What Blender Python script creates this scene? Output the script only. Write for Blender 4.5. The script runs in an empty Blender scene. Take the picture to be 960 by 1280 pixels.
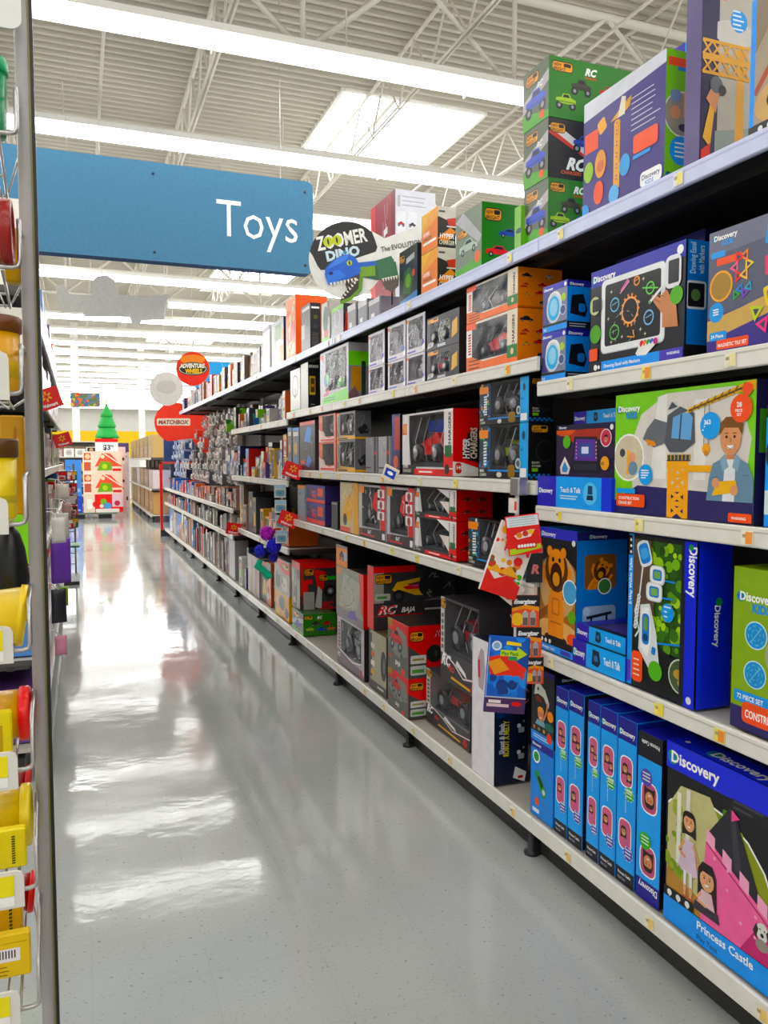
import bpy, math, random
from mathutils import Vector, Matrix
R = random.Random(7)
scene = bpy.context.scene
COL = scene.collection
# ---------------------------------------------------------------- camera, world, exposure
CAM = Vector((0, 0, 1.4)); YAW = math.radians(20.8); PITCH = math.radians(3.72); FPX = 1000.0
cd = bpy.data.cameras.new('camera'); cam = bpy.data.objects.new('camera', cd); COL.objects.link(cam)
cam.location = CAM; cam.rotation_euler = (math.pi/2 - PITCH, 0, -YAW)
cd.sensor_fit = 'VERTICAL'; cd.sensor_height = 36.0; cd.lens = 36.0*FPX/1280.0; cd.clip_end = 200; cd.clip_start = .05
scene.camera = cam
scene.view_settings.view_transform = 'Standard'; scene.view_settings.look = 'None'
scene.view_settings.exposure = 0.9; scene.view_settings.gamma = 1.0; scene.view_settings.use_curve_mapping = False
wd = bpy.data.worlds.new('world'); scene.world = wd; wd.use_nodes = True
wd.node_tree.nodes['Background'].inputs[0].default_value = (.9, .95, 1, 1)
wd.node_tree.nodes['Background'].inputs[1].default_value = .6
LAMP = 6.3          # strength of the fluorescent strips
SKYL = 8.0          # strength of daylight in the skylight domes
scene.cycles.max_bounces = 6; scene.cycles.transparent_max_bounces = 12
scene.cycles.sample_clamp_indirect = 6.0

# ---------------------------------------------------------------- geometry of the view: where a point lies on a given plane
_cy, _sy, _cp, _sp = math.cos(YAW), math.sin(YAW), math.cos(PITCH), math.sin(PITCH)
_F = Vector((_sy*_cp, _cy*_cp, -_sp)); _Rt = Vector((_cy, -_sy, 0)); _U = _Rt.cross(_F)
def ray(px, py): return _F + _Rt*((px-480)/FPX) - _U*((py-640)/FPX)
def on_x(px, py, X): r = ray(px, py); return CAM + r*((X-CAM.x)/r.x)
def on_y(px, py, Y): r = ray(px, py); return CAM + r*((Y-CAM.y)/r.y)
def on_z(px, py, Z): r = ray(px, py); return CAM + r*((Z-CAM.z)/r.z)
def at_d(px, py, D): r = ray(px, py); return CAM + r*D
D0 = 1.44                                    # front plane of the long run of shelving on the right

# ---------------------------------------------------------------- colours and materials
def lin(c):
    if isinstance(c, tuple): return c
    c = c.lstrip('#')
    o = []
    for i in (0, 2, 4):
        v = int(c[i:i+2], 16)/255.0
        o.append(v/12.92 if v <= .04045 else ((v+.055)/1.055)**2.4)
    l = .3*o[0]+.6*o[1]+.1*o[2]; o = [min(1, max(0, l+(x-l)*1.18)) for x in o]
    return (o[0], o[1], o[2])
def mix(a, b, t): a = lin(a); b = lin(b); return tuple(a[i]*(1-t)+b[i]*t for i in range(3))
def mat(name, rough=.5, metal=0., coat=0., spec=.5, noise=0., nscale=30., bump=0., bscale=60.):
    m = bpy.data.materials.new(name); m.use_nodes = True; nt = m.node_tree; N = nt.nodes; L = nt.links
    b = N['Principled BSDF']; at = N.new('ShaderNodeAttribute'); at.attribute_name = 'Col'
    src = at.outputs['Color']
    tc = N.new('ShaderNodeTexCoord')
    if noise:
        nz = N.new('ShaderNodeTexNoise'); nz.inputs['Scale'].default_value = nscale; nz.inputs['Detail'].default_value = 4
        L.new(tc.outputs['Object'], nz.inputs['Vector'])
        mr = N.new('ShaderNodeMapRange'); mr.inputs[1].default_value = .3; mr.inputs[2].default_value = .7
        mr.inputs[3].default_value = 1-noise; mr.inputs[4].default_value = 1+noise*.5
        L.new(nz.outputs[0], mr.inputs[0])
        mx = N.new('ShaderNodeMix'); mx.data_type = 'RGBA'; mx.blend_type = 'MULTIPLY'; mx.inputs[0].default_value = 1
        L.new(src, mx.inputs[6]); L.new(mr.outputs[0], mx.inputs[7]); src = mx.outputs[2]
    L.new(src, b.inputs['Base Color'])
    if bump:
        nz2 = N.new('ShaderNodeTexNoise'); nz2.inputs['Scale'].default_value = bscale; nz2.inputs['Detail'].default_value = 3
        L.new(tc.outputs['Object'], nz2.inputs['Vector'])
        bp = N.new('ShaderNodeBump'); bp.inputs['Strength'].default_value = bump; bp.inputs['Distance'].default_value = .01
        L.new(nz2.outputs[0], bp.inputs['Height']); L.new(bp.outputs[0], b.inputs['Normal'])
    b.inputs['Roughness'].default_value = rough; b.inputs['Metallic'].default_value = metal
    b.inputs['Coat Weight'].default_value = coat; b.inputs['Coat Roughness'].default_value = .12
    b.inputs['Specular IOR Level'].default_value = spec
    return m
M = {}
M['print'] = mat('printed_card', .34, coat=.05, spec=.35, noise=.08, nscale=25, bump=.03, bscale=12)
M['matte'] = mat('matte_card', .75, noise=.08)
M['paint'] = mat('powder_coated_steel', .42, noise=.05, nscale=14)
M['plastic'] = mat('moulded_plastic', .28, noise=.05, nscale=20)
M['metal'] = mat('bare_steel', .3, metal=.85, noise=.12, nscale=40)
M['roof'] = mat('painted_roof_steel', .65, noise=.07, nscale=1.2)
M['wall'] = mat('painted_wall', .8, noise=.05, nscale=2)
M['plush'] = mat('plush_fibre', .95, noise=.25, nscale=60, bump=.9, bscale=90)
M['nylon'] = mat('inflatable_nylon', .6, noise=.1, nscale=3, bump=.3, bscale=5)
def emit_mat(name, col, s):
    m = bpy.data.materials.new(name); m.use_nodes = True; nt = m.node_tree
    for n in list(nt.nodes): nt.nodes.remove(n)
    e = nt.nodes.new('ShaderNodeEmission'); o = nt.nodes.new('ShaderNodeOutputMaterial')
    e.inputs[0].default_value = (*lin(col), 1); e.inputs[1].default_value = s
    nt.links.new(e.outputs[0], o.inputs[0]); return m
M['lamp'] = emit_mat('fluorescent_tube', (1., .985, .97), LAMP)
M['sky'] = emit_mat('daylit_dome', (.95, .98, 1.), SKYL)
def film_mat(name, tint, gloss, rough, bump, scale):
    m = bpy.data.materials.new(name); m.use_nodes = True; nt = m.node_tree; N = nt.nodes; L = nt.links
    for n in list(N): N.remove(n)
    tr = N.new('ShaderNodeBsdfTransparent'); tr.inputs[0].default_value = (*tint, 1)
    gl = N.new('ShaderNodeBsdfGlossy'); gl.inputs['Roughness'].default_value = rough
    nz = N.new('ShaderNodeTexNoise'); nz.inputs['Scale'].default_value = scale; nz.inputs['Detail'].default_value = 2
    tc = N.new('ShaderNodeTexCoord'); L.new(tc.outputs['Object'], nz.inputs['Vector'])
    bp = N.new('ShaderNodeBump'); bp.inputs['Strength'].default_value = bump; bp.inputs['Distance'].default_value = .02
    L.new(nz.outputs[0], bp.inputs['Height']); L.new(bp.outputs[0], gl.inputs['Normal'])
    mx = N.new('ShaderNodeMixShader'); mx.inputs[0].default_value = gloss
    L.new(tr.outputs[0], mx.inputs[1]); L.new(gl.outputs[0], mx.inputs[2])
    o = N.new('ShaderNodeOutputMaterial'); L.new(mx.outputs[0], o.inputs[0]); return m
M['film'] = film_mat('clear_window_film', (.93, .94, .96), .11, .16, .6, 6)
M['poly'] = film_mat('clear_plastic_panel', (.8, .86, .95), .12, .2, .3, 4)

def floor_mat():
    m = bpy.data.materials.new('polished_floor_tile'); m.use_nodes = True; nt = m.node_tree; N = nt.nodes; L = nt.links
    b = N['Principled BSDF']; tc = N.new('ShaderNodeTexCoord')
    def noise(s, d=4): n = N.new('ShaderNodeTexNoise'); n.inputs['Scale'].default_value = s; n.inputs['Detail'].default_value = d; L.new(tc.outputs['Object'], n.inputs['Vector']); return n
    def ramp(src, a, b_, ca, cb):
        r = N.new('ShaderNodeValToRGB'); r.color_ramp.elements[0].position = a; r.color_ramp.elements[1].position = b_
        r.color_ramp.elements[0].color = (*lin(ca), 1); r.color_ramp.elements[1].color = (*lin(cb), 1); L.new(src, r.inputs[0]); return r
    base = ramp(noise(1.1).outputs[0], .3, .7, '#aaadaa', '#babdba')
    fl = ramp(noise(75, 2).outputs[0], .27, .35, '#8b8a84', '#ffffff')      # dark chips of the tile
    fl2 = ramp(noise(140, 2).outputs[0], .62, .75, '#ffffff', '#c9c8c2')
    def mul(a, c, f=1.):
        x = N.new('ShaderNodeMix'); x.data_type = 'RGBA'; x.blend_type = 'MULTIPLY'; x.inputs[0].default_value = f
        L.new(a, x.inputs[6]); L.new(c, x.inputs[7]); return x.outputs[2]
    c = mul(mul(base.outputs[0], fl.outputs[0], .55), fl2.outputs[0], .7)
    # faint joints of the foot-square tiles
    bk = N.new('ShaderNodeTexBrick'); bk.offset = 0; bk.inputs['Scale'].default_value = 1; bk.inputs['Brick Width'].default_value = .3048
    bk.inputs['Row Height'].default_value = .3048; bk.inputs['Mortar Size'].default_value = .0012
    bk.inputs['Color1'].default_value = (1, 1, 1, 1); bk.inputs['Color2'].default_value = (.96, .96, .96, 1); bk.inputs['Mortar'].default_value = (.72, .71, .69, 1)
    L.new(tc.outputs['Object'], bk.inputs['Vector']); c = mul(c, bk.outputs[0], .3)
    L.new(c, b.inputs['Base Color'])
    rr = N.new('ShaderNodeMapRange'); rr.inputs[1].default_value = .3; rr.inputs[2].default_value = .7; rr.inputs[3].default_value = .055; rr.inputs[4].default_value = .13
    L.new(noise(2.3).outputs[0], rr.inputs[0]); L.new(rr.outputs[0], b.inputs['Roughness'])
    bp = N.new('ShaderNodeBump'); bp.inputs['Strength'].default_value = .3; bp.inputs['Distance'].default_value = .004
    L.new(noise(7, 3).outputs[0], bp.inputs['Height']); L.new(bp.outputs[0], b.inputs['Normal'])
    b.inputs['Specular IOR Level'].default_value = .38; b.inputs['Coat Weight'].default_value = .08; b.inputs['Coat Roughness'].default_value = .06
    return m
M['floor'] = floor_mat()

# ---------------------------------------------------------------- mesh builder
class MB:
    def __init__(s): s.v = []; s.f = []; s.c = []; s.m = []; s.sm = []; s.mats = []
    def mi(s, m):
        if m not in s.mats: s.mats.append(m)
        return s.mats.index(m)
    def face(s, pts, col, m='print', smooth=False):
        n = len(s.v); s.v.extend([tuple(p) for p in pts]); s.f.append(tuple(range(n, n+len(pts)))); s.c.append(lin(col)); s.m.append(s.mi(m)); s.sm.append(smooth)
    def mesh(s, verts, faces, col, m='print', smooth=False, cols=None):
        n = len(s.v); s.v.extend([tuple(p) for p in verts]); k = s.mi(m); c = lin(col)
        for i, f in enumerate(faces):
            s.f.append(tuple(n+j for j in f)); s.c.append(lin(cols[i]) if cols else c); s.m.append(k); s.sm.append(smooth)
    def box(s, x0, y0, z0, x1, y1, z1, col, m='print', bev=0, cols=None, T=None):
        """cols: dict of face -> colour; faces l(-x) r(+x) n(-y) f(+y) b(-z) t(+z)"""
        if x0 > x1: x0, x1 = x1, x0
        if y0 > y1: y0, y1 = y1, y0
        if z0 > z1: z0, z1 = z1, z0
        b = min(bev, (x1-x0)*.3, (y1-y0)*.3, (z1-z0)*.3)
        V = []; ix = {}
        X = (x0, x1); Y = (y0, y1); Z = (z0, z1)
        F = []; names = []
        if b <= 0:
            V = [(x, y, z) for x in X for y in Y for z in Z]
            F = [(0, 1, 3, 2), (4, 6, 7, 5), (0, 4, 5, 1), (2, 3, 7, 6), (0, 2, 6, 4), (1, 5, 7, 3)]; names = ['l', 'r', 'n', 'f', 'b', 't']
        else:
            sg = (-1, 1)
            def vid(i, j, k, ax):
                key = (i, j, k, ax)
                if key not in ix:
                    p = [X[i], Y[j], Z[k]]; q = (i, j, k)
                    for a in range(3):
                        if a != ax: p[a] -= sg[q[a]]*b
                    ix[key] = len(V); V.append(tuple(p))
                return ix[key]
            quads = [(0, 0), (0, 1), (1, 1), (1, 0)]
            nm = [('l', 'r'), ('n', 'f'), ('b', 't')]
            for ax in range(3):
                for sd in (0, 1):
                    q = []
                    for (a, c) in quads:
                        if ax == 0: q.append(vid(sd, a, c, 0))
                        elif ax == 1: q.append(vid(c, sd, a, 1))
                        else: q.append(vid(a, c, sd, 2))
                    if sd == 0: q = q[::-1]
                    F.append(tuple(q)); names.append(nm[ax][sd])
            for ax in range(3):           # edges along ax
                o1, o2 = [a for a in range(3) if a != ax]
                for a in (0, 1):
                    for c in (0, 1):
                        def key(t, face):
                            q = [0, 0, 0]; q[ax] = t; q[o1] = a; q[o2] = c
                            return vid(q[0], q[1], q[2], face)
                        F.append((key(0, o1), key(1, o1), key(1, o2), key(0, o2))); names.append('e')
            for i in (0, 1):
                for j in (0, 1):
                    for k in (0, 1): F.append((vid(i, j, k, 0), vid(i, j, k, 1), vid(i, j, k, 2))); names.append('e')
        if T is not None: V = [tuple(T @ Vector(p)) for p in V]
        cs = [(cols or {}).get(n, col) for n in names]
        s.mesh(V, F, col, m, False, cs)
    def tube(s, pts, r, col, m='metal', n=8, caps=True, closed=False):
        pts = [Vector(p) for p in pts]; rings = []; prev = None
        rr = r if isinstance(r, (list, tuple)) else [r]*len(pts)
        for i, p in enumerate(pts):
            if closed: d = (pts[(i+1) % len(pts)]-pts[i-1])
            else: d = (pts[min(i+1, len(pts)-1)]-pts[max(i-1, 0)])
            d.normalize()
            if prev is None:
                a = Vector((0, 0, 1)) if abs(d.z) < .9 else Vector((1, 0, 0))
                u = d.cross(a).normalized()
            else: u = (prev - d*prev.dot(d)).normalized()
            prev = u; w = d.cross(u)
            rings.append([p + (u*math.cos(t*2*math.pi/n) + w*math.sin(t*2*math.pi/n))*rr[i] for t in range(n)])
        V = [v for rg in rings for v in rg]; F = []
        L = len(rings)
        for i in range(L if closed else L-1):
            i2 = (i+1) % L
            for t in range(n): F.append((i*n+t, i*n+(t+1) % n, i2*n+(t+1) % n, i2*n+t))
        s.mesh(V, F, col, m, True)
        if caps and not closed:
            s.mesh(rings[0], [tuple(range(n))[::-1]], col, m); s.mesh(rings[-1], [tuple(range(n))], col, m)
    def lathe(s, prof, col, m='plastic', n=20, T=None, cols=None, smooth=True):
        V = []; F = []; cc = []
        for (r, z) in prof:
            for t in range(n): V.append(Vector((r*math.cos(2*math.pi*t/n), r*math.sin(2*math.pi*t/n), z)))
        for i in range(len(prof)-1):
            for t in range(n): F.append((i*n+t, i*n+(t+1) % n, (i+1)*n+(t+1) % n, (i+1)*n+t)); cc.append(cols[i] if cols else col)
        if prof[0][0] > 1e-4: F.append(tuple(range(n))[::-1]); cc.append(cols[0] if cols else col)
        if prof[-1][0] > 1e-4: F.append(tuple((len(prof)-1)*n+t for t in range(n))); cc.append(cols[-1] if cols else col)
        if T is not None: V = [T @ v for v in V]
        s.mesh(V, F, col, m, smooth, cc)
    def ball(s, c, r, col, m='plastic', n=12, k=7, T=None):
        c = Vector(c); rs = r if isinstance(r, tuple) else (r, r, r); V = []; F = []
        for i in range(k+1):
            ph = math.pi*i/k
            for t in range(n):
                th = 2*math.pi*t/n; V.append(Vector((c.x+rs[0]*math.sin(ph)*math.cos(th), c.y+rs[1]*math.sin(ph)*math.sin(th), c.z-rs[2]*math.cos(ph))))
        for i in range(k):
            for t in range(n): F.append((i*n+t, i*n+(t+1) % n, (i+1)*n+(t+1) % n, (i+1)*n+t))
        if T is not None: V = [T @ v for v in V]
        s.mesh(V, F, col, m, True)
    def prism(s, poly, O, U, V_, N, depth, col, m='plastic', side=None):
        """a 2-D outline in metres on the frame (O,U,V_) with real thickness behind it"""
        O = Vector(O); a = [O+U*x+V_*y for x, y in poly]; b = [p-N*depth for p in a]; n = len(a)
        s.mesh(a, [tuple(range(n))], col, m); s.mesh(b, [tuple(range(n))[::-1]], side or col, m)
        s.mesh(a+b, [(i, n+i, n+(i+1) % n, (i+1) % n) for i in range(n)], side or col, m)
    def obj(s, name, parent=None, loc=None, rz=0, **props):
        me = bpy.data.meshes.new(name); me.from_pydata(s.v, [], s.f)
        for k in s.mats: me.materials.append(M[k])
        me.polygons.foreach_set('material_index', s.m); me.polygons.foreach_set('use_smooth', s.sm)
        ca = me.color_attributes.new('Col', 'FLOAT_COLOR', 'CORNER'); buf = []
        for f, c in zip(s.f, s.c): buf.extend((c[0], c[1], c[2], 1.0)*len(f))
        ca.data.foreach_set('color', buf); me.update()
        o = bpy.data.objects.new(name, me); COL.objects.link(o)
        if parent is not None: o.parent = parent
        if loc is not None: o.location = loc
        if rz: o.rotation_euler.z = rz
        for k, v in props.items():
            if v is not None: o[k] = v
        return o
LABELS = {}
def empty(name, loc, label, category, group=None, rz=0):
    o = bpy.data.objects.new(name, None); o.empty_display_size = .1; COL.objects.link(o); o.location = loc; o.rotation_euler.z = rz
    o['label'] = label; o['category'] = category
    if group: o['group'] = group
    return o
def dup(root, loc, label=None, rz=None):
    r = root.copy(); COL.objects.link(r); r.location = loc
    if rz is not None: r.rotation_euler.z = rz
    if label: r['label'] = label
    for ch in list(root.children):
        c = ch.copy(); COL.objects.link(c); c.parent = r
        for g in list(ch.children): d = g.copy(); COL.objects.link(d); d.parent = c
    return r
def structure(mb, name, parent=None, **k): return mb.obj(name, parent, kind='structure', **k)

# ---------------------------------------------------------------- flat print: artwork drawn in layers on a face
_tc = {}
def glyphs(txt, bold=0., shear=0., space=1.):
    key = (txt, bold, shear, space)
    if key not in _tc:
        c = bpy.data.curves.new('t', 'FONT'); c.body = txt; c.resolution_u = 2; c.offset = bold; c.shear = shear; c.space_character = space; c.fill_mode = 'FRONT'
        o = bpy.data.objects.new('t', c); me = bpy.data.meshes.new_from_object(o)
        V = [(v.co.x, v.co.y) for v in me.vertices]; F = [tuple(p.vertices) for p in me.polygons]
        bpy.data.objects.remove(o); bpy.data.curves.remove(c); bpy.data.meshes.remove(me)
        if V: x0 = min(v[0] for v in V); x1 = max(v[0] for v in V); y0 = min(v[1] for v in V); y1 = max(v[1] for v in V)
        else: x0 = y0 = 0; x1 = y1 = 1
        _tc[key] = (V, F, x0, x1, y0, y1)
    return _tc[key]
def clip(poly, x0, y0, x1, y1):
    def cut(P, f, inter):
        o = []
        for i in range(len(P)):
            a = P[i-1]; b = P[i]; fa = f(a); fb = f(b)
            if fb >= 0:
                if fa < 0: o.append(inter(a, b, fa, fb))
                o.append(b)
            elif fa >= 0: o.append(inter(a, b, fa, fb))
        return o
    def it(a, b, fa, fb): t = fa/(fa-fb); return (a[0]+(b[0]-a[0])*t, a[1]+(b[1]-a[1])*t)
    for f in (lambda p: p[0]-x0, lambda p: x1-p[0], lambda p: p[1]-y0, lambda p: y1-p[1]):
        if not poly: return poly
        if all(f(p) >= 0 for p in poly): continue
        poly = cut(poly, f, it)
    return poly
class Art:
    """draws on a W x H metre face; u,v run 0..1 from the lower left"""
    def __init__(s, mb, O, U, V, W, H, step=.00004, m='print'):
        s.mb = mb; s.O = Vector(O); s.U = Vector(U).normalized(); s.V = Vector(V).normalized(); s.N = s.U.cross(s.V); s.W = W; s.H = H
        s.k = 0; s.step = step; s.m = m; s.K = min(W, H); s.box = (0, 0, W, H); s.mat_ = m
    def lay(s): s.k += 1
    def put(s, pts, col):
        pts = clip(pts, *s.box)
        if len(pts) < 3: return
        off = s.N*(.0004+s.k*s.step)
        s.mb.face([s.O+s.U*x+s.V*y+off for x, y in pts], col, s.mat_)
    def win(s, u0=0, v0=0, u1=1, v1=1): s.box = (u0*s.W, v0*s.H, u1*s.W, v1*s.H)
    def poly(s, pts, col): s.lay(); s.put([(u*s.W, v*s.H) for u, v in pts], col)
    def r(s, u0, v0, u1, v1, col): s.poly([(u0, v0), (u1, v0), (u1, v1), (u0, v1)], col)
    def bg(s, col): s.r(0, 0, 1, 1, col)
    def rr(s, u0, v0, u1, v1, col, rad=.15, ang=0):
        w = (u1-u0)*s.W; h = (v1-v0)*s.H; q = min(w, h)*rad; cx = (u0+u1)/2*s.W; cy = (v0+v1)/2*s.H; P = []
        for (sx, sy, a0) in ((1, 1, 0), (-1, 1, 90), (-1, -1, 180), (1, -1, 270)):
            for t in (0, 30, 60, 90): a = math.radians(a0+t); P.append((sx*(w/2-q)+q*math.cos(a), sy*(h/2-q)+q*math.sin(a)))
        c, n = math.cos(ang), math.sin(ang); s.lay(); s.put([(cx+x*c-y*n, cy+x*n+y*c) for x, y in P], col)
    def c(s, u, v, r, col, ry=None, n=20, ang=0):
        r = r*s.K; ry = (ry*s.K if ry else r); s.lay(); ca, sa = math.cos(ang), math.sin(ang)
        P = [(r*math.cos(2*math.pi*t/n), ry*math.sin(2*math.pi*t/n)) for t in range(n)]
        s.put([(u*s.W+x*ca-y*sa, v*s.H+x*sa+y*ca) for x, y in P], col)
    def line(s, pts, w, col):
        s.lay(); w = w*s.K/2; P = [(u*s.W, v*s.H) for u, v in pts]
        for a, b in zip(P, P[1:]):
            dx, dy = b[0]-a[0], b[1]-a[1]; l = math.hypot(dx, dy) or 1; nx, ny = -dy/l*w, dx/l*w
            s.put([(a[0]+nx, a[1]+ny), (a[0]-nx, a[1]-ny), (b[0]-nx, b[1]-ny), (b[0]+nx, b[1]+ny)], col)
    def ring(s, u, v, r, w, col, n=18, dash=False):
        s.lay(); r *= s.K; w *= s.K
        for t in range(n):
            if dash and t % 2: continue
            a, b = 2*math.pi*t/n, 2*math.pi*(t+1)/n
            s.put([(u*s.W+math.cos(a)*(r-w), v*s.H+math.sin(a)*(r-w)), (u*s.W+math.cos(a)*r, v*s.H+math.sin(a)*r), (u*s.W+math.cos(b)*r, v*s.H+math.sin(b)*r), (u*s.W+math.cos(b)*(r-w), v*s.H+math.sin(b)*(r-w))], col)
    def t(s, txt, u, v, h, col, al='l', ang=0, bold=.02, it=0., wf=None, sp=1., lay=True, sx=1.):
        """h: cap height as fraction of face height; wf: squeeze/limit width to this fraction of the face width (along text)"""
        V, F, x0, x1, y0, y1 = glyphs(txt, bold, it, sp)
        if not F: return
        k = h*s.H/.73; kx = k*sx
        if wf:
            L = (s.W if abs(math.cos(ang)) > .7 else s.H)*wf
            if (x1-x0)*kx > L: kx = L/(x1-x0)
        ox = {'l': -x0, 'c': -(x0+x1)/2, 'r': -x1}[al]; ca, sa = math.cos(ang), math.sin(ang); s.lay()
        P = [(u*s.W+(x+ox)*kx*ca-y*k*sa, v*s.H+(x+ox)*kx*sa+y*k*ca) for x, y in V]
        bx = s.box
        if all(bx[0] <= p[0] <= bx[2] and bx[1] <= p[1] <= bx[3] for p in P):
            off = s.N*(.0004+s.k*s.step); s.mb.mesh([s.O+s.U*p[0]+s.V*p[1]+off for p in P], F, col, s.mat_)
        else:
            for f in F: s.put([P[i] for i in f], col)
    def sub(s, u, v, size, ang=0, flip=1, fy=1): return Sub(s, u*s.W, v*s.H, size*s.K, ang, flip, fy)
class Sub:
    """local frame in units of size for pictures"""
    def __init__(s, a, x, y, k, ang, flip, fy=1): s.a = a; s.x = x; s.y = y; s.k = k; s.ca = math.cos(ang); s.sa = math.sin(ang); s.fl = flip; s.fy = fy
    def q(s, p): x, y = p[0]*s.fl*s.k, p[1]*s.k*s.fy; return (s.x+x*s.ca-y*s.sa, s.y+x*s.sa+y*s.ca)
    def p(s, pts, col): s.a.lay(); s.a.put([s.q(p) for p in pts], col)
    def c(s, x, y, r, col, ry=None, n=14):
        ry = ry or r; s.p([(x+r*math.cos(2*math.pi*t/n), y+ry*math.sin(2*math.pi*t/n)) for t in range(n)], col)
    def l(s, pts, w, col):
        s.a.lay()
        for a, b in zip(pts, pts[1:]):
            dx, dy = b[0]-a[0], b[1]-a[1]; L = math.hypot(dx, dy) or 1; nx, ny = -dy/L*w/2, dx/L*w/2
            s.a.put([s.q(p) for p in ((a[0]+nx, a[1]+ny), (a[0]-nx, a[1]-ny), (b[0]-nx, b[1]-ny), (b[0]+nx, b[1]+ny))], col)
# ================================================================ SETTING
XL, XR, YB, YF, ZC = -9.0, 15.0, -9.0, 62.0, 6.15
b = MB(); b.face([(XL, YB, 0), (XR, YB, 0), (XR, YF, 0), (XL, YF, 0)], '#ffffff', 'floor'); structure(b, 'floor')
b = MB(); b.box(XL-.2, YB, 0, XL, YF, ZC, '#d9d8d2', 'wall'); structure(b, 'wall_left')
b = MB(); b.box(XR, YB, 0, XR+.2, YF, ZC, '#d9d8d2', 'wall'); structure(b, 'wall_right')
b = MB(); b.box(XL, YB-.2, 0, XR, YB, ZC, '#d9d8d2', 'wall'); structure(b, 'wall_rear')
b = MB(); b.box(XL, YF, 0, XR, YF+.2, ZC, '#d9d8d2', 'wall'); b.box(XL, YF-.06, 1.6, XR, YF, 3.5, '#f2c70e', 'wall')
structure(b, 'wall_front')
# corrugated roof deck: ribs run across the aisle
SKY = [(3.3, 10.2, 2.0, 2.2), (3.3, 20.5, 2.0, 2.4), (2.6, 32.7, 2.5, 2.4), (2.6, 44.9, 2.5, 2.4), (-3.6, 14.4, 2.5, 2.4), (-3.6, 26.6, 2.5, 2.4), (8.8, 14.4, 2.5, 2.4)]
b = MB(); P = .152; y = YB; c1 = '#bdb7ab'
def deck_strips(y0, y1):
    xs = [XL]
    for (x, yy, w, l) in SKY:
        if yy-.01 < y1 and yy+l+.01 > y0: xs += [x, x+w]
    cuts = sorted(xs[1:]); seg = []; last = XL
    for i in range(0, len(cuts), 2): seg.append((last, cuts[i])); last = cuts[i+1]
    seg.append((last, XR)); return seg
while y < YF:
    y2 = y+P
    for (a, c) in deck_strips(y, y2):
        prof = [(y, ZC), (y+.035, ZC), (y+.058, ZC+.04), (y+.117, ZC+.04), (y+.14, ZC), (y2, ZC)]
        for (p, q) in zip(prof, prof[1:]): b.face([(a, p[0], p[1]), (c, p[0], p[1]), (c, q[0], q[1]), (a, q[0], q[1])], c1, 'roof')
    y = y2
b.box(XL, YB, ZC+.5, XR, YF, ZC+.55, '#b0aca4', 'roof')
ceil = structure(b, 'ceiling')
# skylights: curb well and dome
for i, (x, yy, w, l) in enumerate(SKY):
    b = MB(); z0, z1 = ZC-.03, ZC+.35; c = '#f2f1ec'
    for (x0, y0, x1, y1) in ((x-.05, yy-.12, x, yy+l+.2), (x+w, yy-.12, x+w+.05, yy+l+.2), (x, yy-.16, x+w, yy-.1), (x, yy+l+.15, x+w, yy+l+.2)): b.box(x0, y0, z0, x1, y1, z1, c, 'roof')
    w_ = structure(b, 'window_%d' % (i+1))
    b = MB(); b.face([(x, yy-.1, z1), (x+w, yy-.1, z1), (x+w, yy+l+.15, z1), (x, yy+l+.15, z1)], '#ffffff', 'sky'); b.obj('skylight_dome', w_)
    b = MB(); b.box(x+w*.33, yy-.1, z0, x+w*.33+.06, yy+l+.15, z0+.05, '#d8d5cc', 'roof'); b.obj('glazing_bar', w_)
# open-web bar joists along the aisle and girders across it
TC = '#d6d1c6'
def truss(b, p0, p1, h, step, th, col=TC):
    """parallel-chord truss from p0 to p1 (bottom chord line), web in a zigzag"""
    p0 = Vector(p0); p1 = Vector(p1); L = (p1-p0).length; d = (p1-p0)/L; up = Vector((0, 0, h)); sd = Vector((-d.y, d.x, 0))*th*.6
    def bar(a, c, t, n=4): b.tube([a, c], t, col, 'roof', n=n, caps=False)
    for o in (sd, -sd): bar(p0+o, p1+o, th*.5)
    bar(p0+up, p1+up, th*.8)
    n = int(L/step)
    for i in range(n):
        a = p0+d*(i*step); m_ = p0+d*((i+.5)*step)+up; c = p0+d*((i+1)*step)
        bar(a, m_, th*.4); bar(m_, c, th*.4)
JX = [-7.4, -5.2, -3.0, -.8, 1.4, 3.6, 5.8, 8.0, 10.2, 12.4]
GY = [-3.9, 7.35, 19.55, 31.75, 43.95]
for x in JX:
    b = MB(); truss(b, (x, YB, 5.52), (x, YF, 5.52), .58, .9, .035); b.obj('bar_joist', ceil)
for y in GY:
    b = MB(); truss(b, (XL, y, 5.13), (XR, y, 5.13), .92, 2.2, .075, '#dedad0')
    x = XL
    while x < XR: b.tube([(x, y, 5.13), (x, y, 6.05)], .028, '#dedad0', 'roof', n=4, caps=False); x += 2.2
    b.obj('girder', ceil)
b = MB()
for x in (.3, 4.7, 9.1):
    b.tube([(x, YB, 5.36), (x, YF, 5.36)], .018, '#c9c3b8', 'roof', n=5, caps=False)
b.obj('sprinkler_pipe', ceil)
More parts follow.
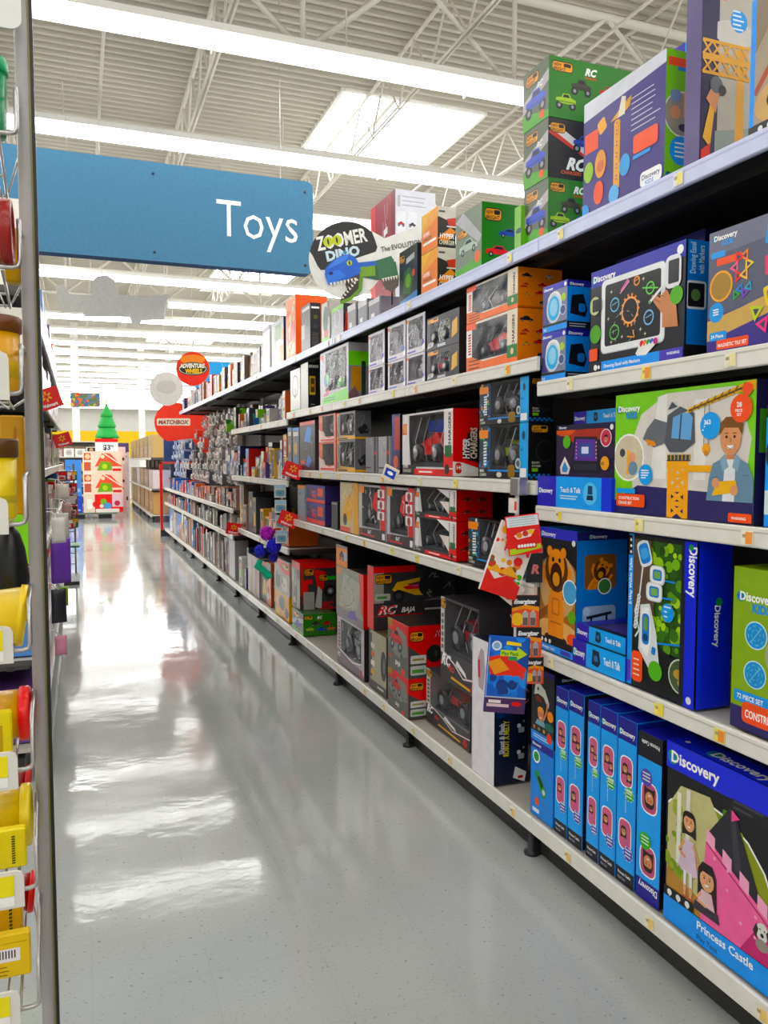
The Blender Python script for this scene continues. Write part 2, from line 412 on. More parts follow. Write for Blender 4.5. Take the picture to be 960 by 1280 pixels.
# fluorescent strips across the aisle, hung under a strut
LY0, LDY = 7.18, 2.44
def strip_light(k, x0=XL+.4, x1=XR-.4):
    y = LY0+LDY*k; z = 5.0
    lab = ['long fluorescent strip light highest in the photo, nearest of all rows', 'long fluorescent strip light just above the blue hanging sign', 'long fluorescent strip light passing behind the blue hanging sign'] 
    if k < 0: lab = 'unseen fluorescent strip light behind or over the camera'
    elif k < 3: lab = lab[k]
    elif k == 5: lab = 'fluorescent strip light whose left end breaks off under the blue sign'
    elif k < 12: lab = '%s fluorescent strip light counted from the top of the photo' % ['', '', '', 'fourth', 'fifth', '', 'seventh', 'eighth', 'ninth', 'tenth', 'eleventh', 'twelfth'][k]
    else: lab = 'far fluorescent strip light blending with its neighbours toward the back wall'
    t = empty('strip_light', (0, y, z), lab, 'light', 'fluorescent strips under the roof' if 0 <= k < 12 else ('far fluorescent strips' if k > 0 else 'fluorescent strips behind the camera'))
    b = MB(); b.box(x0, -.11, .04, x1, .11, .10, '#f4f3ee', 'roof'); b.box(x0, -.02, .10, x1, .02, .15, '#e4e0d6', 'roof')
    x = x0+1.2
    while x < x1: b.tube([(x, 0, .14), (x, 0, .5)], .008, '#dcd8cd', 'roof', n=4, caps=False); x += 2.44
    b.obj('housing', t)
    b = MB()
    prof = [(-.1, .04), (-.085, -.03), (-.03, -.07), (.03, -.07), (.085, -.03), (.1, .04)]
    for (p, q) in zip(prof, prof[1:]): b.face([(x0, p[0], p[1]), (x0, q[0], q[1]), (x1, q[0], q[1]), (x1, p[0], p[1])], '#ffffff', 'lamp')
    b.obj('tube_lens', t)
    b = MB(); x = x0
    while x < x1: b.box(x-.006, -.102, -.072, x+.006, .102, .045, '#efeee8', 'roof'); x += 2.44
    b.obj('end_caps', t, kind='stuff')
for k in range(-6, 22): strip_light(k, (2.0 if k == 5 else XL+.4), XR-.4)
# ================================================================ SHELVING
BAYW = 1.15; DEPTH = .5
TIERS = {'A': [.761, 1.246, 1.657, 2.13], 'B': [.976, 1.328, 1.743, 2.13], 'C': [.74, 1.246, 1.70, 2.13], 'D': [.64, .906, 2.13], 'E': [.64, .906]}
BASEZ = .168; WHT = '#e9e6de'; DK = '#1d1a1a'
def price_tag(parent, x, y, z, c1, c2, s=1):
    b = MB(); b.box(x-.0016, y-.017, z-.036, x, y+.017, z-.004, c1, 'print'); b.face([(x-.0019, y+s*.004, z-.006), (x-.0019, y+s*.004, z-.034), (x-.0019, y-.016 if s > 0 else y+.016, z-.034), (x-.0019, y-.016 if s > 0 else y+.016, z-.006)], c2)
    b.face([(x-.002, y+.013, z-.012), (x-.002, y+.013, z-.02), (x-.002, y+.002, z-.02), (x-.002, y+.002, z-.012)], '#b9a67c')
    return b.obj('price_tag', parent)
def shelf_bay(y0, y1, tiers, label, X=D0, sgn=1, depth=DEPTH, top=True, seed=0, tags=4, height=2.19, first_top=True):
    """one bay; sgn +1: front faces -x"""
    rr = random.Random(seed); w = y1-y0
    t = empty('shelving_bay', (X, (y0+y1)/2, 0), label, 'shelving', 'shelving bays of the long toy aisle', 0 if sgn > 0 else math.pi)
    a, c = -w/2, w/2; g = .0015
    b = MB(); b.box(.06, a+g, .005, depth+.04, c-g, BASEZ-.05, '#2b2927', 'paint'); b.box(0.0, a+g, BASEZ-.028, depth+.06, c-g, BASEZ-.006, '#bdb8ae', 'paint')
    bd = b.obj('base_deck', t)
    b = MB(); b.box(-.012, a+g, BASEZ-.055, 0.0, c-g, BASEZ, WHT, 'plastic', bev=.003); b.obj('price_rail', bd)
    b = MB(); b.box(.03, a+.05, 0, .07, a+.09, BASEZ-.05, '#1a1a1c', 'paint'); b.lathe([(.028, 0), (.028, .012), (.012, .02), (.012, .11)], '#24242a', 'paint', 10, Matrix.Translation((.035, a+.07, 0))); b.obj('levelling_foot', bd)
    b = MB(); b.box(depth+.065, a+g, .1, depth+.09, c-g, height, '#2a2523', 'paint'); z = .25
    while z < height: b.box(depth+.06, a+g, z, depth+.065, c-g, z+.006, '#120f0e', 'paint'); z += .3
    b.obj('back_panel', t)
    for yy, fl in ((a, 1), (c, -1)):
        b = MB(); b.box(depth+.03, yy, .1, depth+.064, yy+fl*.022, height, '#8e8a84', 'paint')
        z = .2
        while z < height-.05: b.box(depth+.028, yy+fl*.006, z, depth+.031, yy+fl*.012, z+.02, '#111111', 'paint'); z += .05
        b.obj('upright', t)
    for i, z in enumerate(tiers):
        istop = top and i == len(tiers)-1
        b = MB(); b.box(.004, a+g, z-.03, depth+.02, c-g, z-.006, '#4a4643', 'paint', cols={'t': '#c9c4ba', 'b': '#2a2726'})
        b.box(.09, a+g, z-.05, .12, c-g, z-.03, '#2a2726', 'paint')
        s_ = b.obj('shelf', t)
        b = MB(); b.box(-.012, a+g, z-.046, 0.004, c-g, z+.002, '#cdd3f0' if istop else WHT, 'plastic', bev=.003)
        b.box(-.0125, a+g, z-.012, -.011, c-g, z-.008, '#b9bede' if istop else '#c9c5ba', 'plastic'); b.obj('price_rail', s_)
        for yy, fl in ((a, 1), (c, -1)):
            b = MB(); P_ = [(.03, z-.03), (depth+.03, z-.03), (depth+.03, z-.052), (.03, z-.045)]
            o = Vector((0, yy+fl*.003, 0)); b.prism(P_, o, Vector((1, 0, 0)), Vector((0, 0, 1)), Vector((0, -fl, 0)), .003, '#3a3735', 'paint'); b.obj('bracket', s_)
        if not istop:
            for k in range(tags):
                yy = a+w*(k+.3+rr.random()*.5)/tags
                price_tag(s_, -.0135, yy, z-.004, rr.choice(['#f6ea8a', '#f5f2e2', '#f5f2e2']), rr.choice(['#f5a05a', '#f4e9b8', '#f6e070']))
        elif tags:
            for k in range(2): price_tag(s_, -.0135, a+w*rr.random(), z-.004, '#e8eaf2', '#f4e58a')
    for k in range(tags): price_tag(bd, -.0135, a+w*(k+.3+rr.random()*.5)/max(1, tags), BASEZ-.01, '#f3efd8', '#f2d08a')
    return t
ORD = ['first', 'second', 'third', 'fourth', 'fifth', 'sixth', 'seventh', 'eighth', 'ninth', 'tenth', 'eleventh', 'twelfth', 'thirteenth', 'fourteenth', 'fifteenth', 'sixteenth', 'seventeenth', 'eighteenth', 'nineteenth', 'twentieth']
def nth(i): return ORD[i] if i < 20 else '%dth' % (i+1)
BY = [-1.12, .03, 1.18, 2.33, 3.48, 4.63, 5.78, 6.93, 8.08, 9.23, 10.38, 11.53, 12.5, 13.75, 15.0]
KD = ['A', 'A', 'A', 'B', 'B', 'B', 'C', 'C', 'D', 'D', 'D', 'D', 'E', 'E']
WHAT = {'A': 'blue science toy boxes', 'B': 'boxed remote control cars', 'C': 'small boxed vehicles', 'D': 'far small boxes and pegged cards', 'E': 'pegged cards at the far end'}
for i in range(len(KD)):
    shelf_bay(BY[i], BY[i+1], TIERS[KD[i]], ('white shelving bay, %s from the near end, holding %s' % (nth(i-2), WHAT[KD[i]]) if i >= 2 else ['white shelving bay behind the camera position', 'white shelving bay right beside the camera, out of view'][i]),
              seed=i, tags=(3 if i < 6 else (2 if i < 9 else 1)), height=2.19 if KD[i] != 'E' else 1.95, top=KD[i] != 'E')

# ================================================================ BOXES
def Yp(px, X=D0+.02): return on_x(px, 600, X).y
def Zp(px, py, X=D0+.02): return on_x(px, py, X).z
def roof_z(y, z):
    """height of the free space above z in the bay at y (underside of the next shelf)"""
    for i in range(len(KD)):
        if BY[i] <= y < BY[i+1]:
            for t in TIERS[KD[i]]:
                if t > z+.06: return t-.053
    return 99
def toybox(label, w, d, h, loc, body, front=None, side=None, top=None, rz=0, win=None, toy=None, cav='#26242a', group=None, name='toy_box', cat='toy box', sidecol=None, topcol=None, bev=.0012, swin=None, film=True, frontcol=None, back=None):
    """a cardboard box with its printed faces; win=(u0,v0,u1,v1) cuts a window into the front with the toy behind clear film"""
    b = MB(); fc = frontcol or body; sc = sidecol or body; tc = topcol or body
    x0, x1, y0, y1 = -d/2, d/2, -w/2, w/2
    if not win: b.box(x0, y0, 0, x1, y1, h, body, 'print', bev=bev, cols={'l': fc, 'n': sc, 't': tc})
    else:
        u0, v0, u1, v1 = win; ya, yb = y1-u0*w, y1-u1*w; za, zb = v0*h, v1*h; cdp = min(d*.8, .16)
        b.box(x0, y0, 0, x1, y1, h, body, 'print', cols={'l': fc, 'n': sc, 't': tc})
        nf = b.f[-6:]; # drop the solid front, rebuild it as a frame round a cavity
        del b.f[-6]; del b.c[-6]; del b.m[-6]; del b.sm[-6]
        F = lambda ya_, za_, yb_, zb_, c: b.face([(x0, ya_, za_), (x0, yb_, za_), (x0, yb_, zb_), (x0, ya_, zb_)], c)
        F(y1, 0, y0, za, fc); F(y1, zb, y0, h, fc); F(y1, za, ya, zb, fc); F(yb, za, y0, zb, fc)
        xc = x0+cdp; lc = mix(cav, '#888888', .25)
        b.face([(xc, ya, za), (xc, yb, za), (xc, yb, zb), (xc, ya, zb)], cav)
        b.face([(x0, ya, za), (x0, yb, za), (xc, yb, za), (xc, ya, za)], lc); b.face([(x0, ya, zb), (xc, ya, zb), (xc, yb, zb), (x0, yb, zb)], lc)
        b.face([(x0, ya, za), (xc, ya, za), (xc, ya, zb), (x0, ya, zb)], lc); b.face([(x0, yb, za), (x0, yb, zb), (xc, yb, zb), (xc, yb, za)], lc)
    if front: front(Art(b, (x0, y1, 0), (0, -1, 0), (0, 0, 1), w, h))
    if side: side(Art(b, (x0, y0, 0), (1, 0, 0), (0, 0, 1), d, h))
    if top: top(Art(b, (x0, y1, h), (0, -1, 0), (1, 0, 0), w, d))
    o = b.obj(name, None, loc, rz, label=label, category=cat, group=group)
    if win:
        if toy: toy(o, x0+cdp*.5, (ya+yb)/2, za, abs(ya-yb), zb-za, cdp)
        if film:
            f = MB(); n = 1
            f.face([(x0-.0006, ya, za), (x0-.0006, yb, za), (x0-.0006, yb, zb), (x0-.0006, ya, zb)], '#ffffff', 'film'); f.obj('window_film', o)
    return o
def place(label, px0, px1, yt, z0, ps=None, d=None, X=D0+.012, **k):
    """front face spans px0..px1 of the shelf-front plane; its top edge is at image height yt at px1 -> real size"""
    ya, yb = on_x(px0, 600, X).y, on_x(px1, 600, X).y; z1 = on_x(px1, yt, X).z
    z1 = min(z1, roof_z((ya+yb)/2, z0))
    if d is None: d = on_y(ps, 600, yb).x - X
    d = max(.04, min(d, .48)); w = ya-yb; h = z1-z0-.001
    toybox(label, w-.002, d, h, (X+d/2, (ya+yb)/2, z0+.001), k.pop('body'), **k)
    return z1
# ---- toys behind windows (real little models)
def toy_car(col, kind='car', col2='#222222', junk=True):
    def f(parent, xc, yc, z0, W, H, D):
        b = MB(); L = min(W*.86, H*2.1); Hh = min(H*.62, L*.5); wd_ = min(D*.5, L*.42); rw = Hh*(.42 if kind == 'truck' else .27)
        zb = z0+H*.10+rw; dk = '#15151a'
        if kind == 'truck': prof = [(-.46, .25), (-.47, .5), (-.40, .58), (-.2, .6), (-.12, .95), (.14, .97), (.25, .62), (.42, .56), (.48, .42), (.46, .22)]
        elif kind == 'jeep': prof = [(-.48, .15), (-.48, .95), (.1, .97), (.18, .6), (.45, .55), (.48, .2)]
        else: prof = [(-.48, .12), (-.5, .42), (-.36, .55), (-.2, .85), (.05, .88), (.2, .58), (.42, .45), (.5, .28), (.49, .12)]
        P = [(yc+x*L, zb-rw+Hh*y*.9+rw*.4) for x, y in prof]; n = len(P)
        a = [(xc-wd_/2, p[0], p[1]) for p in P]; c = [(xc+wd_/2, p[0], p[1]) for p in P]
        b.mesh(a, [tuple(range(n))], col, 'plastic'); b.mesh(c, [tuple(range(n))[::-1]], col, 'plastic')
        b.mesh(a+c, [(i, n+i, n+(i+1) % n, (i+1) % n) for i in range(n)], col, 'plastic')
        if n > 7:
            q = prof[3:7] if kind != 'jeep' else [(-.4, .6), (-.4, .88), (.05, .88), (.12, .6)]
            b.face([(xc-wd_/2-.001, yc+x*L*.9, zb-rw+Hh*(y*.86+.03)+rw*.4) for x, y in q], '#10131c', 'plastic')
        o = b.obj('toy_car', parent)
        for sy in (-.32, .32):
            for sx in (-1, 1):
                wv = MB(); T = Matrix.Translation((xc+sx*wd_*.55, yc+sy*L, zb)) @ Matrix.Rotation(math.pi/2, 4, 'Y')
                wv.lathe([(.4*rw, -.16*L*.5), (.5*rw, -.15*L*.5), (rw, -.14*L*.5), (rw, .14*L*.5), (.5*rw, .15*L*.5), (.4*rw, .16*L*.5)], dk, 'plastic', 12, T, cols=['#9a9aa2', dk, dk, dk, '#9a9aa2']); wv.obj('wheel', o)
        if junk:  # grey card and strands added inside to imitate glare on the window film
            j = MB(); j.box(xc-D*.4, yc-W*.46, z0+.001, xc+D*.4, yc+W*.46, z0+H*.09, '#3a3a40', 'matte')
            for i in range(4):
                y_ = yc+W*(-.42+.25*i+R.random()*.08); j.tube([(xc-D*.2, y_, z0+H*.09), (xc-D*.3, y_+W*.05, z0+H*.5), (xc-D*.1, y_-W*.02, z0+H*.96)], .0022, R.choice(['#c8c8cc', '#5a5a60', '#90909a']), 'plastic', 5)
            j.box(xc+D*.28, yc-W*.3, z0+H*.3, xc+D*.4, yc+W*.35, z0+H*.9, col2, 'matte'); j.obj('glare_insert', parent)
    return f
def toy_blob(cols, n=5):
    def f(parent, xc, yc, z0, W, H, D):
        b = MB()
        for i in range(n):
            r = min(W, H)*(.1+.1*R.random()); b.ball((xc-D*.1, yc+W*(R.random()-.5)*.6, z0+H*(.15+.7*i/n)), (min(r, D*.3), r, r), R.choice(cols), 'plastic', 8, 5)
        b.tube([(xc, yc, z0), (xc, yc, z0+H*.9)], min(W, H)*.05, cols[0], 'plastic', 6); b.obj('toy_figure', parent)
    return f
# ---- pictures on the print
W_ = '#ffffff'
def a_truck(s, col, dark='#16161a', cab='#0c1520'):
    for x in (-.33, .33): s.c(x, -.16, .17, dark); s.c(x, -.16, .08, '#9a9aa4', n=8)
    s.p([(-.5, .02), (-.48, .14), (-.22, .18), (-.14, .34), (.16, .34), (.27, .18), (.48, .12), (.5, -.02), (.2, -.08), (-.2, -.08)], col)
    s.p([(-.16, .18), (-.10, .30), (.13, .30), (.2, .18)], cab)
    s.l([(-.45, .0), (.45, .0)], .025, dark)
def a_car(s, col):
    s.p([(-.5, -.08), (-.48, .06), (-.25, .1), (-.12, .2), (.14, .2), (.28, .07), (.5, 0), (.5, -.09)], col)
    s.p([(-.2, .09), (-.1, .17), (.12, .17), (.2, .08)], '#0e141c')
    for x in (-.3, .3): s.c(x, -.09, .09, '#141417'); s.c(x, -.09, .045, '#b0b0b8', n=8)
def nb_badge(a, u, v, h, w, s=1):
    """yellow two-line badge"""
    a.rr(u, v, u+w, v+h, '#141414', .3); a.rr(u+w*.03, v+h*.08, u+w*.97, v+h*.92, '#f0a728', .3)
    a.rr(u+w*.55, v+h*.5, u+w*.9, v+h*.85, '#141414', .3)
    a.t('NEW', u+w*.08, v+h*.52, h*.3, '#141414', wf=w*.42); a.t('BRIGHT', u+w*.08, v+h*.13, h*.3, '#141414', wf=w*.8)
def disco(a, u, v, h, col=W_, kids=False, wf=None, ang=0, kc='#2a8fe0'):
    r = h*a.H/a.K*.62
    if ang == 0: a.c(u+h*a.H*.15/a.W, v+h*.38, r, '#1d9a52'); a.c(u+h*a.H*.05/a.W, v+h*.30, r*.7, '#1878c8')
    else: a.c(u-.3*h*a.H/a.W if ang < 0 else u, v, r, '#1d9a52')
    a.t('Discovery', u, v, h, col, ang=ang, bold=.03, wf=wf)
    if kids: a.t('KIDS', u+(wf or .3)*.35, v-h*1.15, h*.95, kc, bold=.05, wf=(wf or .4)*.5)
def lines(a, u0, v0, u1, v1, n, col, t=.012):
    for i in range(n): v = v0+(v1-v0)*i/max(1, n-1); a.r(u0, v, u1*(1-.12*R.random())+u0*0, v+t, col)
def vbars(a, u, v0, w, v1, n, col):
    for i in range(n): q = v0+(v1-v0)*i/n; a.poly([(u-w, q), (u, q+.1*(v1-v0)/n), (u, q+.75*(v1-v0)/n), (u-w, q+.6*(v1-v0)/n)], col)
def blobs(a, u0, v0, u1, v1, n, cols, r0=.02, r1=.07):
    bx = a.box; a.win(u0, v0, u1, v1)
    for i in range(n): a.c(u0+(u1-u0)*R.random(), v0+(v1-v0)*R.random(), r0+(r1-r0)*R.random(), R.choice(cols), n=9)
    a.box = bx
def face_pic(s, hair='#5a3a1c', skin='#d99a72', long=False):
    if long: s.p([(-.5, .3), (-.35, .6), (.35, .6), (.5, .3), (.55, -.8), (.25, -.7), (-.25, -.7), (-.55, -.8)], hair)
    s.c(0, 0, .42, skin, .5); s.p([(-.45, .1), (-.47, .45), (-.2, .66), (.25, .66), (.48, .42), (.45, .1), (.3, .32), (-.25, .34)], hair)
    for x in (-.16, .16): s.c(x, .06, .05, '#2a1a12', n=8); s.l([(x-.08, .16), (x+.08, .17)], .03, hair)
    s.l([(0, .02), (.03, -.08), (-.02, -.1)], .03, '#b87a56'); s.p([(-.18, -.2), (.18, -.2), (.08, -.3), (-.08, -.3)], '#ffffff'); s.l([(-.2, -.19), (0, -.31), (.2, -.19)], .02, '#a04a3a')
def a_boy(s):
    s.p([(-.95, -1.9), (-.85, -1.2), (-.7, -.75), (-.2, -.55), (.25, -.55), (.7, -.75), (.95, -1.3), (1.05, -1.9)], '#6f8ea6')
    s.p([(-.2, -.55), (-.28, -1.9), (.2, -1.9), (.22, -.55)], '#e6e8ec'); s.p([(-.4, -.6), (-.2, -.45), (-.05, -.85), (-.3, -1.0)], '#88a7bc'); s.p([(.4, -.6), (.2, -.45), (.1, -.85), (.32, -1.0)], '#88a7bc')
    s.l([(.5, -1.1), (.75, -1.1)], .03, '#56748c'); s.l([(-.75, -1.2), (-.5, -1.15)], .03, '#56748c')
    s.p([(-.16, -.35), (-.16, -.62), (.16, -.62), (.16, -.35)], '#c98d68'); face_pic(s, '#7a5228')
def a_lion(s, body='#f2981c', mane='#5a3412'):
    s.c(0, -.95, .42, '#1d1d20', .12); s.p([(-.28, -.9), (-.3, -.3), (-.2, .1), (.2, .1), (.3, -.3), (.28, -.9)], body)
    s.p([(-.24, .0), (-.5, .2), (-.55, .48), (-.42, .5), (-.3, .25)], body); s.p([(.24, .0), (.5, .2), (.55, .48), (.42, .5), (.3, .25)], body)
    s.c(0, .42, .42, mane, .44); s.c(0, .5, .3, body, .34); s.c(-.25, .78, .1, body); s.c(.25, .78, .1, body)
    s.c(0, .3, .22, '#3a1608', .27); s.c(0, .24, .13, '#e8a43a', .14); s.c(-.12, .62, .05, '#141414', n=8); s.c(.12, .62, .05, '#141414', n=8)
    s.l([(-.12, -.45), (-.12, -.15), (.12, -.15), (.12, -.45), (-.12, -.45)], .03, '#c46e10'); s.l([(-.2, -.62), (.2, -.62)], .03, '#c46e10')
def lattice(s, x0, y0, x1, y1, n, col, vertical=True, w=.035):
    if vertical:
        s.l([(x0, y0), (x0, y1)], w*1.4, col); s.l([(x1, y0), (x1, y1)], w*1.4, col)
        for i in range(n): a = y0+(y1-y0)*i/n; c = y0+(y1-y0)*(i+1)/n; s.l([(x0, a), (x1, c)], w, col); s.l([(x1, a), (x0, c)], w, col); s.l([(x0, c), (x1, c)], w, col)
    else:
        s.l([(x0, y0), (x1, y0)], w*1.4, col); s.l([(x0, y1), (x1, y1)], w*1.4, col)
        for i in range(n): a = x0+(x1-x0)*i/n; c = x0+(x1-x0)*(i+1)/n; s.l([(a, y0), (c, y1)], w, col); s.l([(a, y1), (c, y0)], w, col)
# ================================================================ NEAREST BAYS: blue science toys
PB = '#2430d8'; SB = '#1a98fc'; NV = '#2a2276'; GR = '#7cc81c'; OR = '#f2601c'; BK = '#141318'; YL = '#f4b01a'
def price(a, u, v, txt): a.rr(u, v, u+.2, v+.08, '#f5f2dc', .2)
# ---- base shelf
def castle_front(a):
    a.bg('#131317'); a.win(.015, .135, 1, .80)
    a.c(.40, .30, .62, '#ffffff'); a.c(.40, .30, .605, '#8f9a2e')
    a.win(.015, .135, .78, .80)
    # garden seen behind the girls
    a.poly([(0, .13), (0, .62), (.14, .78), (.42, .80), (.6, .6), (.6, .13)], '#c9c490'); blobs(a, 0, .25, .22, .7, 16, ['#7c9a26', '#93a83a', '#a8b24e', '#5f8420']); a.poly([(0, .13), (0, .3), (.5, .2), (.5, .13)], '#b98a4a')
    a.r(.11, .35, .15, .74, '#f0eee0'); a.r(.2, .4, .24, .78, '#efe9dc')
    a.win(.015, .135, 1, .80); blobs(a, .45, .6, .72, .78, 10, ['#6f9a28', '#86aa34', '#4f7f1e'])
    # pink tent
    pk, pk2 = '#fa74a8', '#fdb0cf'
    a.poly([(.40, .60), (1, .34), (1, .13), (.36, .13)], pk)
    a.poly([(.42, .62), (.60, .80), (.64, .80), (.86, .45), (.86, .40), (.42, .58)], '#26242c'); a.poly([(.60, .80), (.64, .79), (.72, .5), (.66, .5)], '#3c3944')
    for i in range(5): u = .40+i*.15; v = .635-i*.058; a.poly([(u, v-.07), (u, v), (u+.08, v-.03), (u+.08, v-.10)], pk2)
    a.line([(.40, .56), (1, .31)], .008, '#6d2038'); a.poly([(.86, .30), (.72, .135), (1, .135)], '#c93c78')
    for i in range(9): a.c(.48+.12*(i % 4), .5-.1*(i//3)-.02*(i % 4), .012, pk2, n=8)
    # flag, standing girl, sitting girl, dog
    a.poly([(.62, .74), (.62, .80), (.69, .77)], '#f05f9a')
    s = a.sub(.235, .605, .125); face_pic(s, '#1e1410', '#e2a67c', True)
    s = a.sub(.235, .40, .13); s.p([(-.35, 1.15), (.35, 1.15), (.55, .3), (.75, -.6), (.4, -.75), (-.5, -.7), (-.75, -.5), (-.5, .3)], '#d9c3d6'); s.l([(-.3, 1.0), (-.7, .35), (-.2, .1)], .16, '#e2a67c'); s.l([(.35, 1.0), (.75, .3), (.7, -.2)], .16, '#e2a67c'); s.l([(-.22, -.6), (-.2, -1.75)], .2, '#eae6ea'); s.l([(.22, -.6), (.25, -1.75)], .2, '#eae6ea'); s.l([(-.2, -1.4), (-.2, -2.0)], .17, '#e2a67c'); s.l([(.25, -1.4), (.25, -2.0)], .17, '#e2a67c'); s.l([(-.35, -2.05), (-.05, -2.05)], .1, '#c04a50'); s.l([(.1, -2.05), (.4, -2.05)], .1, '#c04a50')
    s = a.sub(.42, .36, .155); s.p([(-.55, .35), (-.3, .75), (.3, .75), (.55, .3), (.62, -1.2), (-.55, -1.1)], '#201511'); face_pic(s, '#201511', '#e8ae88'); s.p([(-.3, -.5), (.3, -.5), (.55, -1.3), (-.6, -1.3)], '#e6c6cc'); s.p([(-.7, -1.2), (.7, -1.2), (.8, -1.6), (-.8, -1.6)], '#37303c'); s.l([(-.35, -.7), (-.6, -1.1), (0, -1.2)], .13, '#e8ae88')
    s = a.sub(.90, .29, .10); s.c(0, 0, .5, '#e9e6e2', .6); s.p([(-.5, .4), (-.75, -.2), (-.5, -.6), (-.3, .1)], '#3a2c26'); s.p([(.5, .4), (.75, -.2), (.5, -.6), (.3, .1)], '#3a2c26'); s.c(0, -.2, .14, '#1b1512'); s.c(-.18, .15, .06, '#1b1512'); s.c(.18, .15, .06, '#1b1512'); s.c(0, -.85, .5, '#9a8f88', .4)
    a.win(); a.r(.0, .0, 1, .135, SB); a.r(.0, .135, .30, .19, BK)
    for i in range(3): a.c(.06+i*.09, .162, .024, '#f2f2f2', n=12); a.r(.055+i*.09, .14, .066+i*.09, .15, '#e0e0e0')
    a.t('Princess Castle', .34, .075, .045, W_, wf=.6); a.t('Play Tent', .34, .02, .028, '#0b4f96', wf=.3)
    a.r(0, .855, 1, 1, PB); disco(a, .05, .895, .062, wf=.55)
    a.r(.62, .8, .98, .86, '#1b1b20'); lines(a, .64, .815, .9, .845, 2, '#40404a')
def castle_top(a): a.bg('#201d6a'); a.r(0, 0, 1, .5, PB); disco(a, .35, .12, .22, wf=.5); a.c(.1, .2, .05, W_, n=10); a.t('KIDS', .9, .2, .12, W_)
def castle_edge(flip=False):
    def f(a):
        a.bg('#14a2ff'); a.r(0, .865, 1, 1, '#231f8a'); a.r(0, 0, 1, .09, '#17161f')
        disco(a, .1, .90, .032, wf=.82); a.t('Princess Castle', .12, .05, .018, W_, wf=.7); a.t('Play Tent', .12, .02, .014, '#b9c6d8', wf=.4)
        for (v, dot, dv) in ((.68, '#46b43c', -.12), (.30, '#5a4ab8', -.10)):
            a.rr(.14, v-.09, .84, v+.10, '#ffffff', .35); a.rr(.18, v-.082, .80, v+.092, '#d0668a', .35)
            s = a.sub(.42, v+.02, .30); face_pic(s, '#2a1812', '#d49468', True)
            if dot[1] == '4': s = a.sub(.66, v-.02, .26); face_pic(s, '#2a1812', '#d49468', True)
            a.c(.68, v+dv, .24, dot); a.ring(.68, v+dv, .27, .03, '#cfe8ff', 20, True)
            for q in (-.02, .0, .02): a.r(.52, v+dv+q, .84, v+dv+q+.008, '#ddeedd')
        for i in range(11): a.r(.5, .44+i*.012, .53, .446+i*.012, W_)
        a.r(.5, .575, .9, .58, W_)
    return f
def castle_edge_up(a):
    a.bg('#14a2ff'); a.r(0, .85, 1, 1, '#17161f'); a.r(0, 0, 1, .12, '#231f8a')
    a.t('Princess Castle', .9, .955, .025, W_, ang=math.pi, wf=.75); a.t('Discovery', .92, .10, .04, W_, ang=math.pi, wf=.8)
    for (v, dot, dv) in ((.62, '#5a4ab8', .12), (.24, '#46b43c', .12)):
        a.rr(.16, v-.09, .86, v+.10, '#ffffff', .35); a.rr(.2, v-.082, .82, v+.092, '#c05a80', .35)
        s = a.sub(.52, v, .42, math.pi); face_pic(s, '#2a1812', '#d49468', True); a.c(.38, v+dv, .25, dot)
        for q in (-.02, .0, .02): a.r(.22, v+dv+q, .54, v+dv+q+.008, '#ddeedd')
def castle_edge_side(a): a.bg('#17171c'); a.r(0, .6, .4, .85, '#c9d6c0'); a.r(0, 0, .3, .06, W_)
z0 = BASEZ
place('large play tent box showing two girls and a pink castle on the base shelf', 843, 990, 997, z0, d=.16, body=PB, front=castle_front, top=castle_top, bev=.003, name='play_tent_box')
place('upside-down narrow blue play tent carton with lettering inverted, beside the big castle box', 805, 836, 930, z0, d=.42, body='#17171c', frontcol='#14a2ff', topcol='#2a2cc0', front=castle_edge_up, bev=.002, name='play_tent_carton', group='narrow play tent cartons on the base shelf')
for i, (p0, p1, yt, sc) in enumerate([(779, 803, 908, '#2230b0'), (757, 778, 895, '#2230b0'), (740, 756, 884, '#2230b0'), (716, 735, 872, '#141a2c'), (699, 715, 866, '#2230b0')]):
    lab = ['narrow blue play tent carton just left of the upside-down one', 'narrow blue play tent carton, middle of the right hand group of three', 'narrow blue play tent carton, left one of the right hand group of three', 'narrow blue play tent carton before the gap, with a dark side', 'narrow blue play tent carton next to the green toy box'][i]
    place(lab, p0, p1, yt, z0, d=.42, body='#14a2ff', sidecol=sc, topcol='#2a2cc0', front=castle_edge(), bev=.002, name='play_tent_carton', group='narrow play tent cartons on the base shelf')
def gtoy_front(a):
    a.bg('#0e86e0'); a.r(0, .88, 1, 1, '#231f8a'); disco(a, .08, .92, .035, wf=.8); s = a.sub(.45, .45, .7, -.9)
    s.p([(-.5, -.12), (-.45, .15), (.3, .2), (.5, .05), (.45, -.15)], '#1d9a3a'); s.p([(-.3, -.05), (-.25, .12), (.1, .14), (.15, -.05)], '#12251a'); s.c(.3, .02, .1, '#c9dcd0')
    a.c(.25, .78, .16, W_); a.c(.25, .78, .12, '#2aa04a'); a.c(.3, .2, .1, '#f0641c'); a.r(.1, .05, .4, .1, '#e8f2ff')
place('blue box picturing a green handheld toy, under the dinosaur box', 668, 697, 940, z0, d=.34, body='#0e86e0', front=gtoy_front)
zz = Zp(697, 940)
